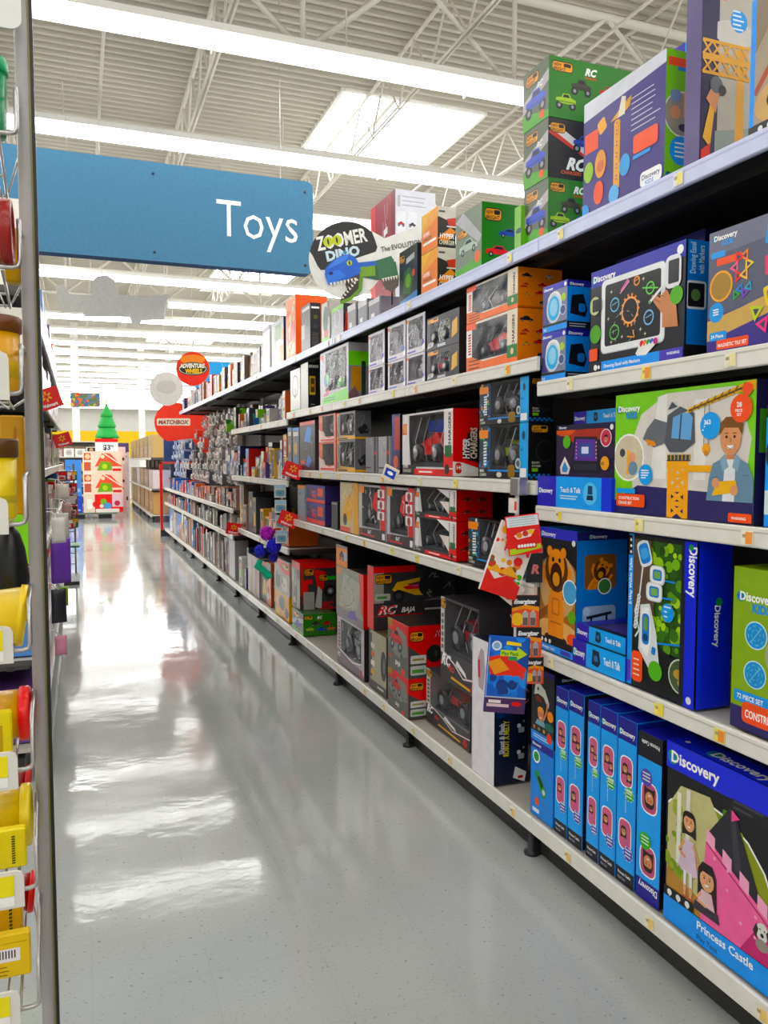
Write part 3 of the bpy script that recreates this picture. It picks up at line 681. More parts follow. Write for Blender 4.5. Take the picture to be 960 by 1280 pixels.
def dino_front(a):
    a.bg('#1b1a22'); a.r(0, .92, 1, 1, '#1d1d60'); disco(a, .06, .935, .03, wf=.5)
    s = a.sub(.48, .62, .62); s.p([(-.5, .45), (-.2, .55), (.2, .35), (.5, -.1), (.45, -.3), (.1, .05), (-.3, .1), (-.6, .0)], '#c9ccc0'); s.c(-.3, .3, .07, '#1b1a22'); s.p([(-.5, .0), (-.1, .0), (.0, -.2), (-.4, -.2)], '#7a2a20')
    s = a.sub(.42, .38, .3); face_pic(s, '#e8a04a', '#d98a66'); s.p([(-.8, -.9), (-.5, -.45), (.5, -.45), (.9, -.9)], '#7fa4b4'); s.l([(.4, -.4), (.9, .5), (1, 1.2)], .18, '#d98a66')
    a.c(.85, .42, .13, '#f0961c'); a.c(.8, .26, .2, '#2a6a5a', .12); a.r(.02, .14, 1, .22, '#2a2420')
    for i in range(4): a.c(.14+i*.22, .18, .05, ['#c86a2a', '#8a8a6a', '#d0a060', '#4a7a9a'][i], n=8)
    a.r(0, 0, 1, .13, '#1484dc'); lines(a, .1, .05, .8, .08, 2, '#cfe6fa', .012); a.c(.82, .12, .12, '#e8501c')
def dino_top(a): a.bg('#1c1b22'); a.c(.3, .5, .3, '#c93a20', .15); a.c(.7, .4, .25, '#6a6a66', .12); a.c(.45, .75, .15, '#3a8a3a', .1)
place('black box with a boy and a dinosaur skull, under the lion toy shelf', 668, 697, 846, zz, d=.30, body='#1c1b22', front=dino_front, top=dino_top, side=lambda a: (a.bg('#1c1b22'), disco(a, .1, .9, .04, wf=.5)))
# flat box lying on the narrow cartons
def lying_front(a): a.bg('#1a1a1f'); a.r(0, 0, .25, 1, '#2a2cc0'); a.r(.25, 0, 1, 1, '#1ea6ff'); disco(a, .03, .3, .3, wf=.2); a.rr(.33, .1, .5, .9, '#d8e2ea', .2); a.rr(.35, .18, .48, .82, '#2a2a30', .1); lines(a, .6, .3, .9, .7, 3, '#d6efff', .06)
def lying_top(a):
    a.bg('#16161c'); a.poly([(.2, .1), (.4, .9), (.55, .9), (.4, .1)], '#ece9e0'); a.c(.6, .5, .12, '#5ab440'); a.rr(.66, .1, .9, .45, '#f2701c', .2); a.poly([(.68, .6), (.8, .95), (.95, .95), (.9, .6)], '#e5e0d4')
zl = .672
def loosebox(label, x, y, z, w, d, h, rz, **k): return toybox(label, w, d, h, (x, y, z), k.pop('body'), rz=rz, **k)
loosebox('flat blue and black box lying on top of the narrow play tent cartons', 1.66, 2.0, zl+.003, .30, .28, .036, -.05, body='#2030c4', front=lying_front, top=lying_top, side=lambda a: (a.bg('#2030c4'), a.r(0, 0, .3, 1, '#12178a')))

# ---- shelf .761: lion toy, walkie talkies, construction set
z0 = .761+.002
def lion_front(a):
    a.bg('#16161b'); a.win(.02, .11, .98, .87); a.c(.5, .42, .70, '#a9743a', .72); a.c(.5, .55, .5, '#c9a878'); a.c(.5, .16, .62, '#e8b878', .22); a.poly([(0, .3), (1, .62), (1, .56), (0, .22)], '#8c5220')
    a_lion(a.sub(.47, .50, .74, 0, 1, 1.05)); a.win()
    a.r(0, .92, 1, 1, '#3434c4'); disco(a, .06, .935, .036, wf=.62); a.c(.92, .905, .045, '#f0f0f0')
    a.c(.84, .52, .19, W_); a.c(.84, .52, .17, '#5aa8d8'); a.l_ = 0
    a.c(.9, .33, .1, '#6cae2c'); a.c(.92, .15, .14, OR, .1); a.r(0, 0, 1, .055, SB); a.r(0, .055, 1, .11, BK)
    for i in range(3): a.c(.1+i*.11, .082, .035, W_, n=8)
    a.t('Hungry Lion', .12, .018, .026, W_, wf=.45); a.r(.62, .01, .88, .045, '#4a40b0')
def lion_side(a):
    a.bg('#157fd8'); a.r(0, .93, 1, 1, '#24246e'); disco(a, .25, .945, .028, wf=.5)
    a.rr(.15, .55, .78, .82, '#8c5a30', .12); a.win(.15, .55, .78, .82); a_lion(a.sub(.42, .62, .42, -.5)); a.win(); a.c(.55, .57, .13, '#4f8a4a'); a.ring(.55, .57, .14, .02, W_)
    a.rr(.12, .2, .78, .42, '#a8c4da', .15); a.line([(.2, .33), (.7, .36)], .05, '#1d1d26'); a.line([(.3, .34), (.28, .27)], .04, '#1d1d26'); a.line([(.6, .35), (.6, .29)], .04, '#1d1d26'); a.c(.62, .22, .1, '#d8321e'); a.c(.2, .38, .07, '#c9dff0')
place('blue and black box picturing an orange lion game, left end of the fourth shelf down', 676, 723, 665, z0, ps=786, body=SB, front=lion_front, side=lion_side, name='lion_game_box')
def tt_front(a): a.bg('#1ea6ff'); a.r(0, 0, .28, 1, '#3226a8'); disco(a, .03, .35, .3, wf=.22); s = a.sub(.47, .5, .7); s.p([(-.4, -.4), (-.3, .5), (.3, .45), (.45, -.2), (.2, -.5)], '#1c2c44'); s.c(0, 0, .2, '#3f6ea8'); a.t('Teach & Talk', .62, .38, .3, W_, wf=.3)
def tt_top(a): a.bg('#191920'); a.r(.3, .1, .9, .8, '#4a3a8a'); a.r(0, 0, .25, 1, '#2a2cc0'); a.c(.8, .5, .1, '#cfd8e8')
zk_ = z0
for k_, lab_ in ((0, 'lower'), (1, 'upper')):
    zk_ = place('flat blue talking toy box lying between lion box and walkie talkie box, %s of two' % lab_, 719+4*k_, 786, [823, 799][k_], zk_, d=.24, X=D0+.006+.01*k_, body='#1ea6ff', front=tt_front, top=tt_top, sidecol='#1f2cc0', group='flat talking toy boxes')+.001
def wt_front(a):
    a.bg('#15181c'); a.r(0, 0, .075, 1, SB); a.r(.0, .86, .06, .99, BK)
    for i in range(3): a.c(.033, .88+i*.04, .016, W_, n=8)
    a.t('3-Way Walkie Talkie', .055, .84, .022*1.2, W_, al='r', ang=math.pi/2, wf=.34); a.r(0, .02, .06, .16, '#5a48c4')
    a.win(.10, .28, .80, .97); a.bg('#2f5a1c'); blobs(a, .3, .28, .80, .97, 70, ['#5e9422', '#7fb42c', '#3d6f1a', '#9cc840', '#27480f', '#b4d65a'], .02, .07); blobs(a, .3, .4, .8, .6, 20, ['#9ccf3a', '#b6dc52'], .02, .05)
    a.poly([(.1, .97), (.36, .97), (.42, .5), (.1, .45)], '#5c4a3c'); a.win(.1, .04, .8, .97); a.poly([(.1, .04), (.1, .4), (.8, .24), (.8, .04)], '#0f1512')
    a.line([(.28, .31), (.80, .36)], .02, '#1a86d0')
    def dev(u, v, w, h, ang=0, ant=True):
        a.rr(u-w/2, v-h/2, u+w/2, v+h/2, '#cfd6da', .3, ang); a.rr(u-w*.46, v-h*.44, u+w*.42, v+h*.46, '#f4f7f8', .3, ang); a.rr(u-w*.3, v-h*.28, u+w*.3, v+h*.3, '#1d7fd0', .25, ang); a.rr(u-w*.22, v-h*.18, u+w*.22, v+h*.2, '#7fae6a', .2, ang)
    a.line([(.24, .80), (.20, .62), (.13, .5), (.2, .38), (.14, .33)], .02, '#e9ecee')
    for i in range(9): a.c(.19-.006*i, .60-.025*i, .028, '#f0f2f3', n=8); a.c(.19-.006*i, .60-.025*i, .014, '#b9c0c4', n=8)
    a.rr(.17, .80, .36, .97, '#e8ecee', .3, .35); a.rr(.19, .82, .34, .95, '#1f86d8', .3, .35); a.rr(.21, .85, .32, .92, '#54a8ea', .3, .35)
    a.line([(.48, .735), (.72, .735)], .018, '#1a86d0'); a.line([(.46, .62), (.68, .63)], .018, '#1a86d0'); dev(.46, .76, .22, .12); dev(.42, .65, .24, .12)
    a.poly([(.22, .55), (.36, .57), (.46, .4), (.52, .18), (.38, .14), (.2, .26)], '#dfe5e8'); a.poly([(.24, .53), (.35, .545), (.40, .36), (.34, .22), (.23, .28)], '#f6f8f9')
    a.rr(.25, .30, .36, .50, '#1d7fd0', .4); a.rr(.275, .39, .335, .48, '#6f9e5a', .3); a.c(.305, .345, .04, '#123f6c'); a.rr(.40, .25, .46, .30, '#1d7fd0', .3, -.2)
    a.c(.62, .54, .09, '#2a9ae6'); lines(a, .57, .51, .68, .57, 3, '#d8efff', .01)
    a.win(); a.rr(.10, .04, .27, .24, OR, .3); lines(a, .13, .08, .24, .18, 4, '#ffd8c0', .01); a.c(.46, .15, .1, '#62b52a'); a.c(.82, .17, .17, '#c9d8c0'); a.c(.82, .17, .155, '#46583a'); a.c(.8, .18, .08, '#b4944a', .05); a.c(.84, .13, .06, '#caa24e', .04)
    a.poly([(.80, .62), (.84, .66), (.84, .98), (.80, .98)], '#15181c'); a.r(.84, 0, 1, 1, '#1a2cd4'); a.c(.93, .045, .035, '#e9e9ee'); a.poly([(.80, .0), (.8, .64), (.86, .70), (.86, 0)], '#141822')
    a.t('Discovery', .9, .97, .07*1.0, W_, al='r' if False else 'l', ang=-math.pi/2, wf=.30, bold=.03); a.c(.925, .965, .03, '#1d9a52')
def wt_side(a): a.bg('#1c2ee0'); a.r(0, 0, .12, 1, '#2438ea'); a.t('Discovery', .5, .62, .045, W_, ang=-math.pi/2, wf=.3, bold=.03); a.c(.62, .64, .1, '#1d9a52')
place('blue and green three way walkie talkie box standing on the fourth shelf down', 788, 877, 678, z0, ps=919, body='#1c2ee0', front=wt_front, side=wt_side, bev=.002, name='walkie_talkie_box')
def cs_front(a):
    a.bg('#8cae1c'); disco(a, .1, .80, .055, kids=True, wf=.55, kc='#1f8ad8')
    for v in (.6, .36): a.c(.36, v, .17, '#d4ecf6'); a.c(.36, v, .155, '#2f94d4'); a.ring(.36, v, .12, .008, '#8fd0f0', 16, True); a.ring(.36, v, .07, .006, '#8fd0f0', 12, True); a.line([(.28, v-.05), (.44, v+.05)], .008, '#8fd0f0')
    a.c(.8, .5, .3, '#a8b08a', .28); a.c(.85, .45, .15, '#7a5a40'); a.r(0, .0, 1, .14, '#2b2360'); a.rr(.05, .17, .6, .24, '#1f9ae8', .2); a.rr(.18, .05, .95, .18, OR, .25); a.t('CONSTRUCTION', .23, .085, .05, W_, wf=.65); a.t('72 PIECE SET', .1, .19, .03, W_, wf=.4)
place('green building set box at the right edge of the fourth shelf down', 921, 1010, 722, z0, d=.2, body='#8cae1c', front=cs_front, top=lambda a: (a.bg('#97bb22'), a.poly([(.2, .3), (.5, .8), (.5, .3)], '#b2d236')), bev=.002, name='building_set_box')

# ---- shelf 1.246: laptop, crane
z0 = 1.246+.002
def lap_front(a):
    a.bg('#1c1930'); a.win(.0, .22, 1, .92); a.bg('#2a1c3c'); a.c(.5, .9, .5, '#a83a2a', .2); a.c(.15, .95, .3, '#d8601e', .12); a.win()
    a.r(0, .93, 1, 1, '#1b1840'); disco(a, .05, .945, .035, wf=.4); a.poly([(.28, .28), (.33, .82), (.72, .80), (.80, .27)], '#17161d'); a.poly([(.33, .46), (.36, .78), (.69, .765), (.73, .45)], '#5b2f94'); a.poly([(.39, .52), (.41, .72), (.64, .71), (.67, .51)], '#3c4a92'); a.rr(.46, .56, .58, .66, '#dfe3ff', .1)
    for i in range(5): a.c(.37, .5+i*.055, .015, '#e8a0d8', n=6); a.c(.71, .5+i*.055, .015, '#e8c040', n=6)
    for i in range(3):
        for j in range(9): a.r(.33+j*.045, .32+i*.03, .365+j*.045, .343+i*.03, '#3a3a46')
    a.c(.2, .74, .1, '#63b02c'); a.poly([(.08, .35), (.17, .52), (.27, .35), (.24, .25), (.1, .25)], '#f0e8d8'); a.poly([(.12, .34), (.17, .45), (.23, .34), (.21, .28), (.13, .28)], '#3f94c8')
    a.c(.87, .78, .13, '#f3e0e6'); a.c(.87, .78, .115, '#d04060'); s = a.sub(.87, .76, .1); face_pic(s, '#2a1810', '#c98a60'); a.c(.86, .42, .1, YL); a.t('60', .80, .395, .05, '#5a3a10'); a.c(.96, .93, .04, W_)
place('purple toy laptop box standing in a blue display tray', 695, 768, 527, z0+.052, d=.14, X=D0+.04, body='#1c1930', front=lap_front, side=lambda a: a.bg('#16142a'), name='toy_laptop_box')
def tray_front(a): a.bg('#18a0f2'); a.r(0, 0, .28, 1, '#2d28b4'); a.r(.88, 0, 1, 1, '#2438d4'); disco(a, .03, .45, .16, wf=.2); a.t('Teach & Talk', .34, .5, .17, W_, wf=.28); lines(a, .34, .28, .62, .36, 2, '#bfe4ff', .04); a.c(.74, .5, .36, '#6cc4f6'); s = a.sub(.74, .5, .5); s.p([(-.25, -.05), (-.2, .5), (.25, .48), (.25, -.05)], '#1d3a66'); s.p([(-.3, -.1), (.3, -.1), (.35, -.4), (-.35, -.4)], '#16284a')
t = toybox('low blue display tray of talking toy laptops with white lettering', .40, .26, .105, (D0+.012+.13, (on_x(671, 600, D0).y+on_x(766, 600, D0).y)/2, z0), '#1f2fd0', front=tray_front, topcol='#12141c', sidecol='#2438d4', name='display_tray', cat='display tray') if False else None
zt = place('low blue display tray under the toy laptop box, lettered in white', 672, 765, 598, z0, d=.035, X=D0+.0, body='#1f2fd0', front=tray_front, side=lambda a: (a.bg('#2438d4')), name='display_tray', cat='display tray')
zl2 = Zp(768, 527)
loosebox('flat blue talking toy box lying on top of the toy laptop box', 1.60, 2.115, zl2+.003, .28, .16, .042, -.06, body='#18a0f2', front=tt_front, sidecol='#16161e', topcol='#1a1a24', group='flat talking toy boxes')
def crane_front(a):
    a.bg('#86cf22'); a.win(0, 0, 1, 1); a.poly([(.16, .20), (.13, .55), (.22, .82), (.42, .97), (.88, .97), (.98, .6), (.95, .30), (.86, .20)], '#ddd7d0'); a.poly([(.30, .30), (.35, .95), (.42, .97), (.42, .3)], '#eceae6'); a.r(.62, .3, .7, .9, '#ece8e2'); a.poly([(.44, .30), (.46, .9), (.5, .9), (.5, .3)], '#cdd2d6')
    a.poly([(0, .0), (0, .10), (.2, .24), (1, .2), (1, 0)], '#2c2560')
    a.c(.12, .47, .20, W_); a.c(.12, .47, .185, '#d3c7ae'); s = a.sub(.12, .45, .2); s.l([(0, -.6), (0, .4)], .2, YL); s.c(.25, .1, .22, '#e3a07a'); s.c(-.4, .3, .18, '#3f4650'); s.c(.3, -.35, .3, '#6f8ea6')
    # tower, cab, jib
    lattice(a.sub(0, 0, 1), .45*a.W/a.K, .0, .57*a.W/a.K, .44, 4, '#f8b01c', w=.035); a.r(.43, .44, .60, .49, '#3d3f46'); a.r(.43, .38, .58, .44, '#f2ae20')
    for i in range(7): a.r(.43+i*.027, .45, .435+i*.027, .50, '#f4c840')
    a.poly([(.27, .70), (.33, .78), (.43, .74), (.41, .58), (.33, .55), (.24, .62)], '#6a6d74'); a.poly([(.26, .62), (.33, .6), (.35, .56), (.28, .57)], '#e8952a')
    a.poly([(.41, .58), (.43, .80), (.52, .86), (.62, .80), (.63, .58), (.55, .51), (.45, .51)], '#55585f'); a.poly([(.46, .62), (.47, .78), (.57, .82), (.61, .77), (.6, .6)], '#6fa6d8'); a.line([(.52, .6), (.53, .8)], .015, '#3a3c42'); a.poly([(.43, .84), (.46, .9), (.5, .86)], '#4a4c54')
    a.poly([(.56, .80), (.58, .84), (.96, .995), (1.0, .995), (1, .93), (.9, .92)], '#e9b021'); a.line([(.58, .82), (.96, .965)], .015, '#5a4a20')
    for i in range(8): u = .60+i*.045; v = .825+i*.0178; a.line([(u, v-.015), (u+.025, v+.035)], .012, '#7a5c14'); 
    a.line([(.69, .86), (.69, .54)], .006, '#55555a'); a.line([(.72, .86), (.72, .54)], .006, '#55555a'); a.c(.705, .53, .04, '#f0a81a'); a.c(.705, .5, .02, '#c98a14'); a.r(.58, .36, .80, .41, '#f0b22a')
    s = a.sub(.86, .60, .235); a_boy(s); s.p([(-.7, -1.75), (.35, -1.6), (.25, -1.25), (-.5, -1.3)], '#f3bd2c'); s.c(-.55, -1.35, .16, '#e0a17a'); s.c(.2, -1.55, .16, '#e0a17a')
    a.c(.73, .70, .10, '#2aa0ea'); a.t('363', .69, .71, .035, W_); lines(a, .69, .665, .76, .69, 2, W_, .01); a.c(.92, .81, .1, OR); a.t('28', .893, .82, .035, W_); a.t('PIECE', .885, .785, .02, W_); a.t('SET', .895, .757, .02, W_); a.c(.27, .33, .085, '#2aa0ea'); lines(a, .235, .3, .3, .36, 4, W_, .009); a.c(.955, .94, .045, OR)
    disco(a, .035, .855, .05, kids=True, wf=.19, kc='#2a8fe0'); a.rr(.03, .17, .19, .21, '#2aa0ea', .2); a.rr(.03, .06, .27, .165, OR, .2); a.t('CONSTRUCTION', .05, .118, .025, W_, wf=.2); a.t('CRANE SET', .05, .078, .025, W_, wf=.15); a.rr(.86, .01, 1, .075, OR, .15); a.t('WARNING', .88, .03, .02, W_)
place('green crane construction set box with a boy in a denim jacket', 768, 943, 474, z0, ps=955, body='#86cf22', front=crane_front, sidecol='#2a2450', side=lambda a: (a.bg('#26204c'), a.r(.3, .5, .9, .8, '#59a02a')), bev=.002, name='crane_set_box')
place('blue box at the right edge beside the crane set box', 956, 1040, 500, z0, d=.1, body=SB, front=lambda a: (a.bg(SB), a.c(.1, .6, .1, '#2a2a2e', .2), a.r(0, .1, .1, .3, '#d8e6ee'), a.r(0, .9, 1, 1, BK)))

# ---- shelf 1.657: cameras, drawing tablet, magnet tiles
z0 = 1.657+.002
def cam_front(a):
    a.bg('#7f86a4'); a.poly([(0, 0), (0, 1), (.55, 1), (.2, 0)], '#4a4a8c'); a.r(0, .86, 1, 1, '#3a35b0'); disco(a, .06, .89, .06, wf=.75); a.rr(.18, .22, .78, .84, '#f2f4f6', .45); a.c(.46, .48, .30, '#d4dee6', .34); a.c(.46, .48, .24, '#48b4ee', .28); a.c(.46, .5, .16, '#9cd8f6', .2); a.c(.86, .66, .09, '#b8d83a'); a.c(.84, .4, .12, '#cfd8e8'); a.c(.84, .4, .1, '#4a5a8a'); a.r(0, .0, 1, .12, SB); a.r(0, .12, 1, .17, '#17171c'); a.t('3-5', .05, .03, .06, W_); a.c(.93, .92, .05, W_)
def cam_side(a): a.bg('#1a90ea'); a.r(0, .86, 1, 1, '#28249a'); disco(a, .12, .89, .06, wf=.8); a.poly([(.12, .3), (.2, .68), (.7, .72), (.9, .4), (.8, .24)], '#13131a'); a.rr(.5, .34, .8, .52, '#2a7fd0', .3); a.r(0, 0, 1, .14, '#17171c'); lines(a, .1, .03, .9, .08, 2, '#b8c0cc', .02)
zc = place('small blue toy camera box left of the drawing tablet, lower of the pair', 675, 705, 411, z0, ps=734, body='#1a90ea', front=cam_front, side=cam_side, group='toy camera boxes')
place('small blue toy camera box left of the drawing tablet, upper of the pair', 676, 706, 350, zc+.001, ps=734, body='#1a90ea', front=cam_front, side=cam_side, group='toy camera boxes', topcol='#2c28a8')
def tab_front(a):
    a.bg('#1b1a22'); a.poly([(0, 1), (1, 1), (1, .86), (0, .84)], '#2c2ea8'); disco(a, .03, .89, .062, wf=.36); a.c(.95, .93, .04, W_)
    a.rr(.13, .17, .82, .885, '#c2c8ce', .08); a.rr(.135, .18, .815, .88, '#eef1f3', .08); a.rr(.175, .24, .775, .83, '#131317', .05)
    for t in range(14): an = t*2*math.pi/14; s = a.sub(.46+.0, .53, .01); a.line([(.46+.075*math.cos(an)*1., .53+.115*math.sin(an)), (.46+.10*math.cos(an), .53+.155*math.sin(an))], .022, '#f0963c')
    a.ring(.46, .53, .125, .018, '#f4b27a', 24)
    for (u, v, r, c) in ((.29, .62, .07, '#7ac0e4'), (.29, .36, .075, '#6cc45e'), (.66, .42, .07, '#8ac0ee'), (.67, .68, .06, '#7ad46a'), (.53, .78, .045, '#f0a03c')): a.ring(u, v, r, .014, c, 16); a.line([(u-.03, v), (u+.03, v+.02)], .008, c)
    a.line([(.59, .70), (.75, .66)], .012, '#7ad46a'); a.line([(.44, .82), (.36, .73)], .03, '#c868a8'); a.line([(.45, .80), (.35, .71)], .012, '#ee9ac0')
    for (u, v) in ((.25, .75), (.6, .78), (.22, .5), (.38, .3), (.58, .33), (.56, .58), (.36, .52), (.72, .55), (.26, .27), (.63, .28)): a.line([(u-.012, v), (u+.012, v)], .006, '#e8e8c8'); a.line([(u, v-.016), (u, v+.016)], .006, '#e8e8c8')
    a.line([(.44, .29), (.52, .27), (.5, .34)], .012, '#e8a04a'); a.ring(.4, .38, .16, .004, '#d8d8d8', 24, True)
    a.poly([(.80, .30), (.80, .42), (.74, .50), (.70, .56), (.69, .61), (.73, .60), (.78, .56), (.80, .60), (.84, .62), (.88, .54), (.93, .46), (.95, .28)], '#c98a62'); a.line([(.70, .58), (.78, .52)], .012, '#a86a48'); a.line([(.72, .61), (.81, .57)], .01, '#a86a48'); a.line([(.665, .545), (.80, .66)], .028, '#f0f0f2'); a.line([(.66, .54), (.68, .558)], .02, '#3aa04a')
    a.rr(.82, .62, .97, .90, '#e6e8ea', .3); a.rr(.85, .66, .95, .86, '#23232a', .1); a.c(.93, .55, .08, '#62b02c'); a.c(.06, .66, .09, '#c2c89a'); a.rr(.03, .60, .14, .72, '#222228', .1); a.c(.07, .38, .09, '#5aa22c'); a.rr(.0, .12, .1, .24, OR, .1)
    a.r(0, 0, 1, .10, SB); a.r(0, 0, .15, .10, '#15151a'); a.r(.78, 0, 1, .10, '#4a3fb4'); a.t('Drawing Easel with Markers', .18, .035, .035, W_, wf=.45); a.t('WARNING', .85, .05, .025, W_, wf=.12)
    for i, c in enumerate(['#e0344a', '#f07a2c', '#38a04a', '#2c6cc8', '#c83a8a']): a.line([(.55+i*.02, .10), (.60+i*.035, .19)], .045, '#f2f0ee'); a.c(.60+i*.035, .195, .03, c, n=10)
    a.c(.08, .05, .03, W_, n=8); a.c(.12, .05, .02, W_, n=8)
def tab_side(a): a.bg('#1377cc'); a.t('Drawing Easel', .42, .72, .07*.9, '#bfe0fa', ang=math.pi/2, wf=.26); a.t('with Markers', .78, .72, .07*.9, '#bfe0fa', ang=math.pi/2, wf=.24); a.rr(.05, .42, .9, .66, '#cfd8de', .15); a.rr(.12, .44, .82, .64, '#17171c', .08); a.c(.45, .54, .2, '#5a7a4a'); a.r(0, 0, 1, .12, '#17171c'); a.r(0, .12, .08, 1, '#15151a')
place('drawing tablet box picturing a black screen of chalky planets', 735, 851, 301, z0, ps=880, body='#1377cc', front=tab_front, side=tab_side, bev=.002, name='drawing_tablet_box')
def tab_behind(a): a.bg('#25206a'); disco(a, .3, .9, .04, wf=.4, col='#b8b8e0')
place('dark violet box behind the drawing tablet box, only its top showing', 766, 874, 288, z0, d=.2, X=D0+.2, body='#25206a', front=tab_behind, side=lambda a: (a.bg('#1e1a54'), disco(a, .2, .88, .04, wf=.5, col='#8a88c8')))
def mag_front(a):
    a.bg('#5a5c72'); a.poly([(0, 1), (1, 1), (1, .84), (0, .80)], '#6e7086'); a.poly([(0, .0), (0, .28), (1, .42), (1, 0)], '#3a2c84'); a.poly([(0, .10), (0, .27), (.4, .33), (1, .44), (1, .3)], '#d2ae6a')
    disco(a, .06, .92, .045, kids=True, wf=.28, kc='#2a9ae6'); a.rr(.03, .78, .2, .83, '#2a9ae6', .2); a.rr(.1, .71, .4, .77, OR, .2); a.rr(.03, .10, .24, .17, '#2a9ae6', .2); a.t('24 Piece', .05, .12, .03, W_); a.rr(.12, .02, .5, .10, OR, .2); a.t('MAGNETIC TILE SET', .14, .04, .03, W_, wf=.34)
    a.c(.16, .54, .14, YL); a.c(.16, .54, .12, '#a88440'); a.c(.11, .33, .09, '#2a9ae6'); lines(a, .07, .31, .15, .35, 3, W_, .01)
    cs = ['#e8d02a', '#f0962a', '#e8443a', '#a0d03a']
    def tri(u, v, r, an, c): P = [(u+r*math.cos(an+q)*a.H/a.W, v+r*math.sin(an+q)) for q in (0, 2.1, 4.2)]; a.poly(P, c); P = [(u+r*.45*math.cos(an+q)*a.H/a.W, v+r*.45*math.sin(an+q)) for q in (0, 2.1, 4.2)]; a.poly(P, '#3c3c52')
    for i in range(6): an = i*math.pi/3; tri(.40+.075*math.cos(an), .66+.085*math.sin(an), .06, an, ['#f0d02a', '#f08a2a', '#e8403a', '#f06a8a', '#e8403a', '#f0b82a'][i])
    for i in range(4): tri(.34+.05*i, .44+.04*(i % 2), .05, i*1.1, ['#38b04a', '#2a8ad8', '#7a4ac8', '#2aa8c8'][i])
    def sq(u, v, r, c, an=0): a.rr(u-r, v-r, u+r, v+r, c, .12, an); a.rr(u-r*.6, v-r*.6, u+r*.6, v+r*.6, mix(c, '#3c3c52', .7), .2, an)
    for i, c in enumerate(['#2a9ad8', '#3cb84a', '#e8446a', '#f0802a', '#f0d22a']): sq(.74+.04*(i % 2), .84-.115*i, .075, c, .1*i-.15)
    for i, c in enumerate(['#7a4ac8', '#e8443a', '#f0c02a', '#4ac0e8']): sq(.95, .82-.13*i, .07, c, .1)
    for (u, v, c, an) in ((.58, .27, '#c8d82a', .4), (.66, .16, '#e84a8a', .9), (.78, .22, '#58b83a', -.3), (.9, .14, '#2a9ae0', .5)): tri(u, v, .08, an, c)
place('magnetic building tile box with coloured tiles, right edge of the second shelf down', 879, 990, 256, z0, d=.2, body='#5a5c72', front=mag_front, bev=.002, name='magnetic_tile_box')

# ---- top shelf: trucks stack, construction crates, lion box
z0 = 2.13+.003
def gt_front(a):
    a.bg('#5f6a58'); a.poly([(0, 0), (0, .3), (1, .12), (1, 0)], '#58a82a'); nb_badge(a, .1, .72, .2, .5); a.poly([(0, .5), (1, .8), (1, .6), (0, .3)], '#b9b4b8'); a_truck(a.sub(.5, .38, .8), '#3a55c8'); a.c(.75, .12, .09, OR); a.t('RC', .55, .6, .1, W_, it=.3)
def gt_side(red=False):
    def f(a):
        a.bg('#2f7a1c'); nb_badge(a, .03, .76, .17, .25); a.t('RC', .42, .78, .12, W_, it=.35, bold=.05); a.t('CHARGERS', .42, .72, .035, '#e0442a', it=.2)
        for (u, v, c) in ((.2, .28, '#a8cc2a'), (.55, .25, '#2a50c8'), (.38, .55, '#3a3a2c'), (.72, .52, '#c8302a'), (.85, .26, '#d87a2a')): a_truck(a.sub(u, v, .40), c)
    return f
def dk_side(a):
    a.bg('#15131a'); a.poly([(0, .75), (.9, .25), (1, .3), (.1, .85)], '#c8421e'); a.poly([(0, .85), (.7, .40), (.9, .42), (.1, .92)], '#d8d4d8'); nb_badge(a, .03, .76, .17, .25); a.t('RC', .3, .18, .2, W_, it=.35, bold=.05); a.t('CHARGERS', .22, .09, .06, '#e8701c', it=.2, wf=.6); a_truck(a.sub(.6, .62, .45), '#3048b0')
tops = []
zt = place('green remote control truck box at the bottom of the tall stack on the top shelf', 651, 681, 224, z0, ps=752, body='#2f7a1c', front=gt_front, side=gt_side(), group='stacked remote control truck boxes on top shelf', bev=.002)
zt = place('black remote control truck box in the middle of the tall stack on the top shelf', 650, 680, 150, zt+.001, ps=752, body='#15131a', frontcol='#6a6a66', front=gt_front, side=dk_side, group='stacked remote control truck boxes on top shelf', bev=.002)
place('green remote control truck box crowning the tall stack on the top shelf', 649, 680, 74, zt+.001, ps=780, body='#2f7a1c', front=gt_front, side=gt_side(), group='stacked remote control truck boxes on top shelf', bev=.002)
def cb_back(a):
    a.bg('#3a2c7c'); a.poly([(0, 1), (1, 1), (1, .90), (0, .84)], '#d9dce6'); a.r(.02, .55, .2, .72, OR); a.rr(.2, .66, .3, .78, YL, .2, .4); lattice(a.sub(0, 0, 1), .42*a.W/a.K, .12, .47*a.W/a.K, .68, 6, '#f0b01a', w=.02)
    a.poly([(.36, .70), (.5, .78), (.62, .82), (.6, .74), (.5, .7)], '#d8a020'); a.poly([(.45, .7), (.5, .86), (.55, .84), (.54, .7)], '#e8e0c8'); lines(a, .62, .52, .95, .78, 7, '#d0cce4', .008)
    a.c(.08, .38, .07, '#9cc82a', .09); a.c(.24, .40, .08, '#e8a050', .12); a.c(.24, .38, .05, '#d87a50'); a.c(.22, .16, .07, OR, .1); a.c(.55, .28, .07, '#4aa4e4', .09); a.rr(.65, .32, .93, .47, OR, .2); a.rr(.65, .28, .85, .31, '#2a9ae6', .2); a.c(.42, .08, .07, '#6ab4ee', .08); a.c(.03, .04, .07, '#2a9ae6'); a.rr(.74, .02, .98, .14, W_, .3); a.t('Discovery', .76, .075, .04, '#2a2270', wf=.2); a.t('KIDS', .8, .03, .035, '#2a8fe0')
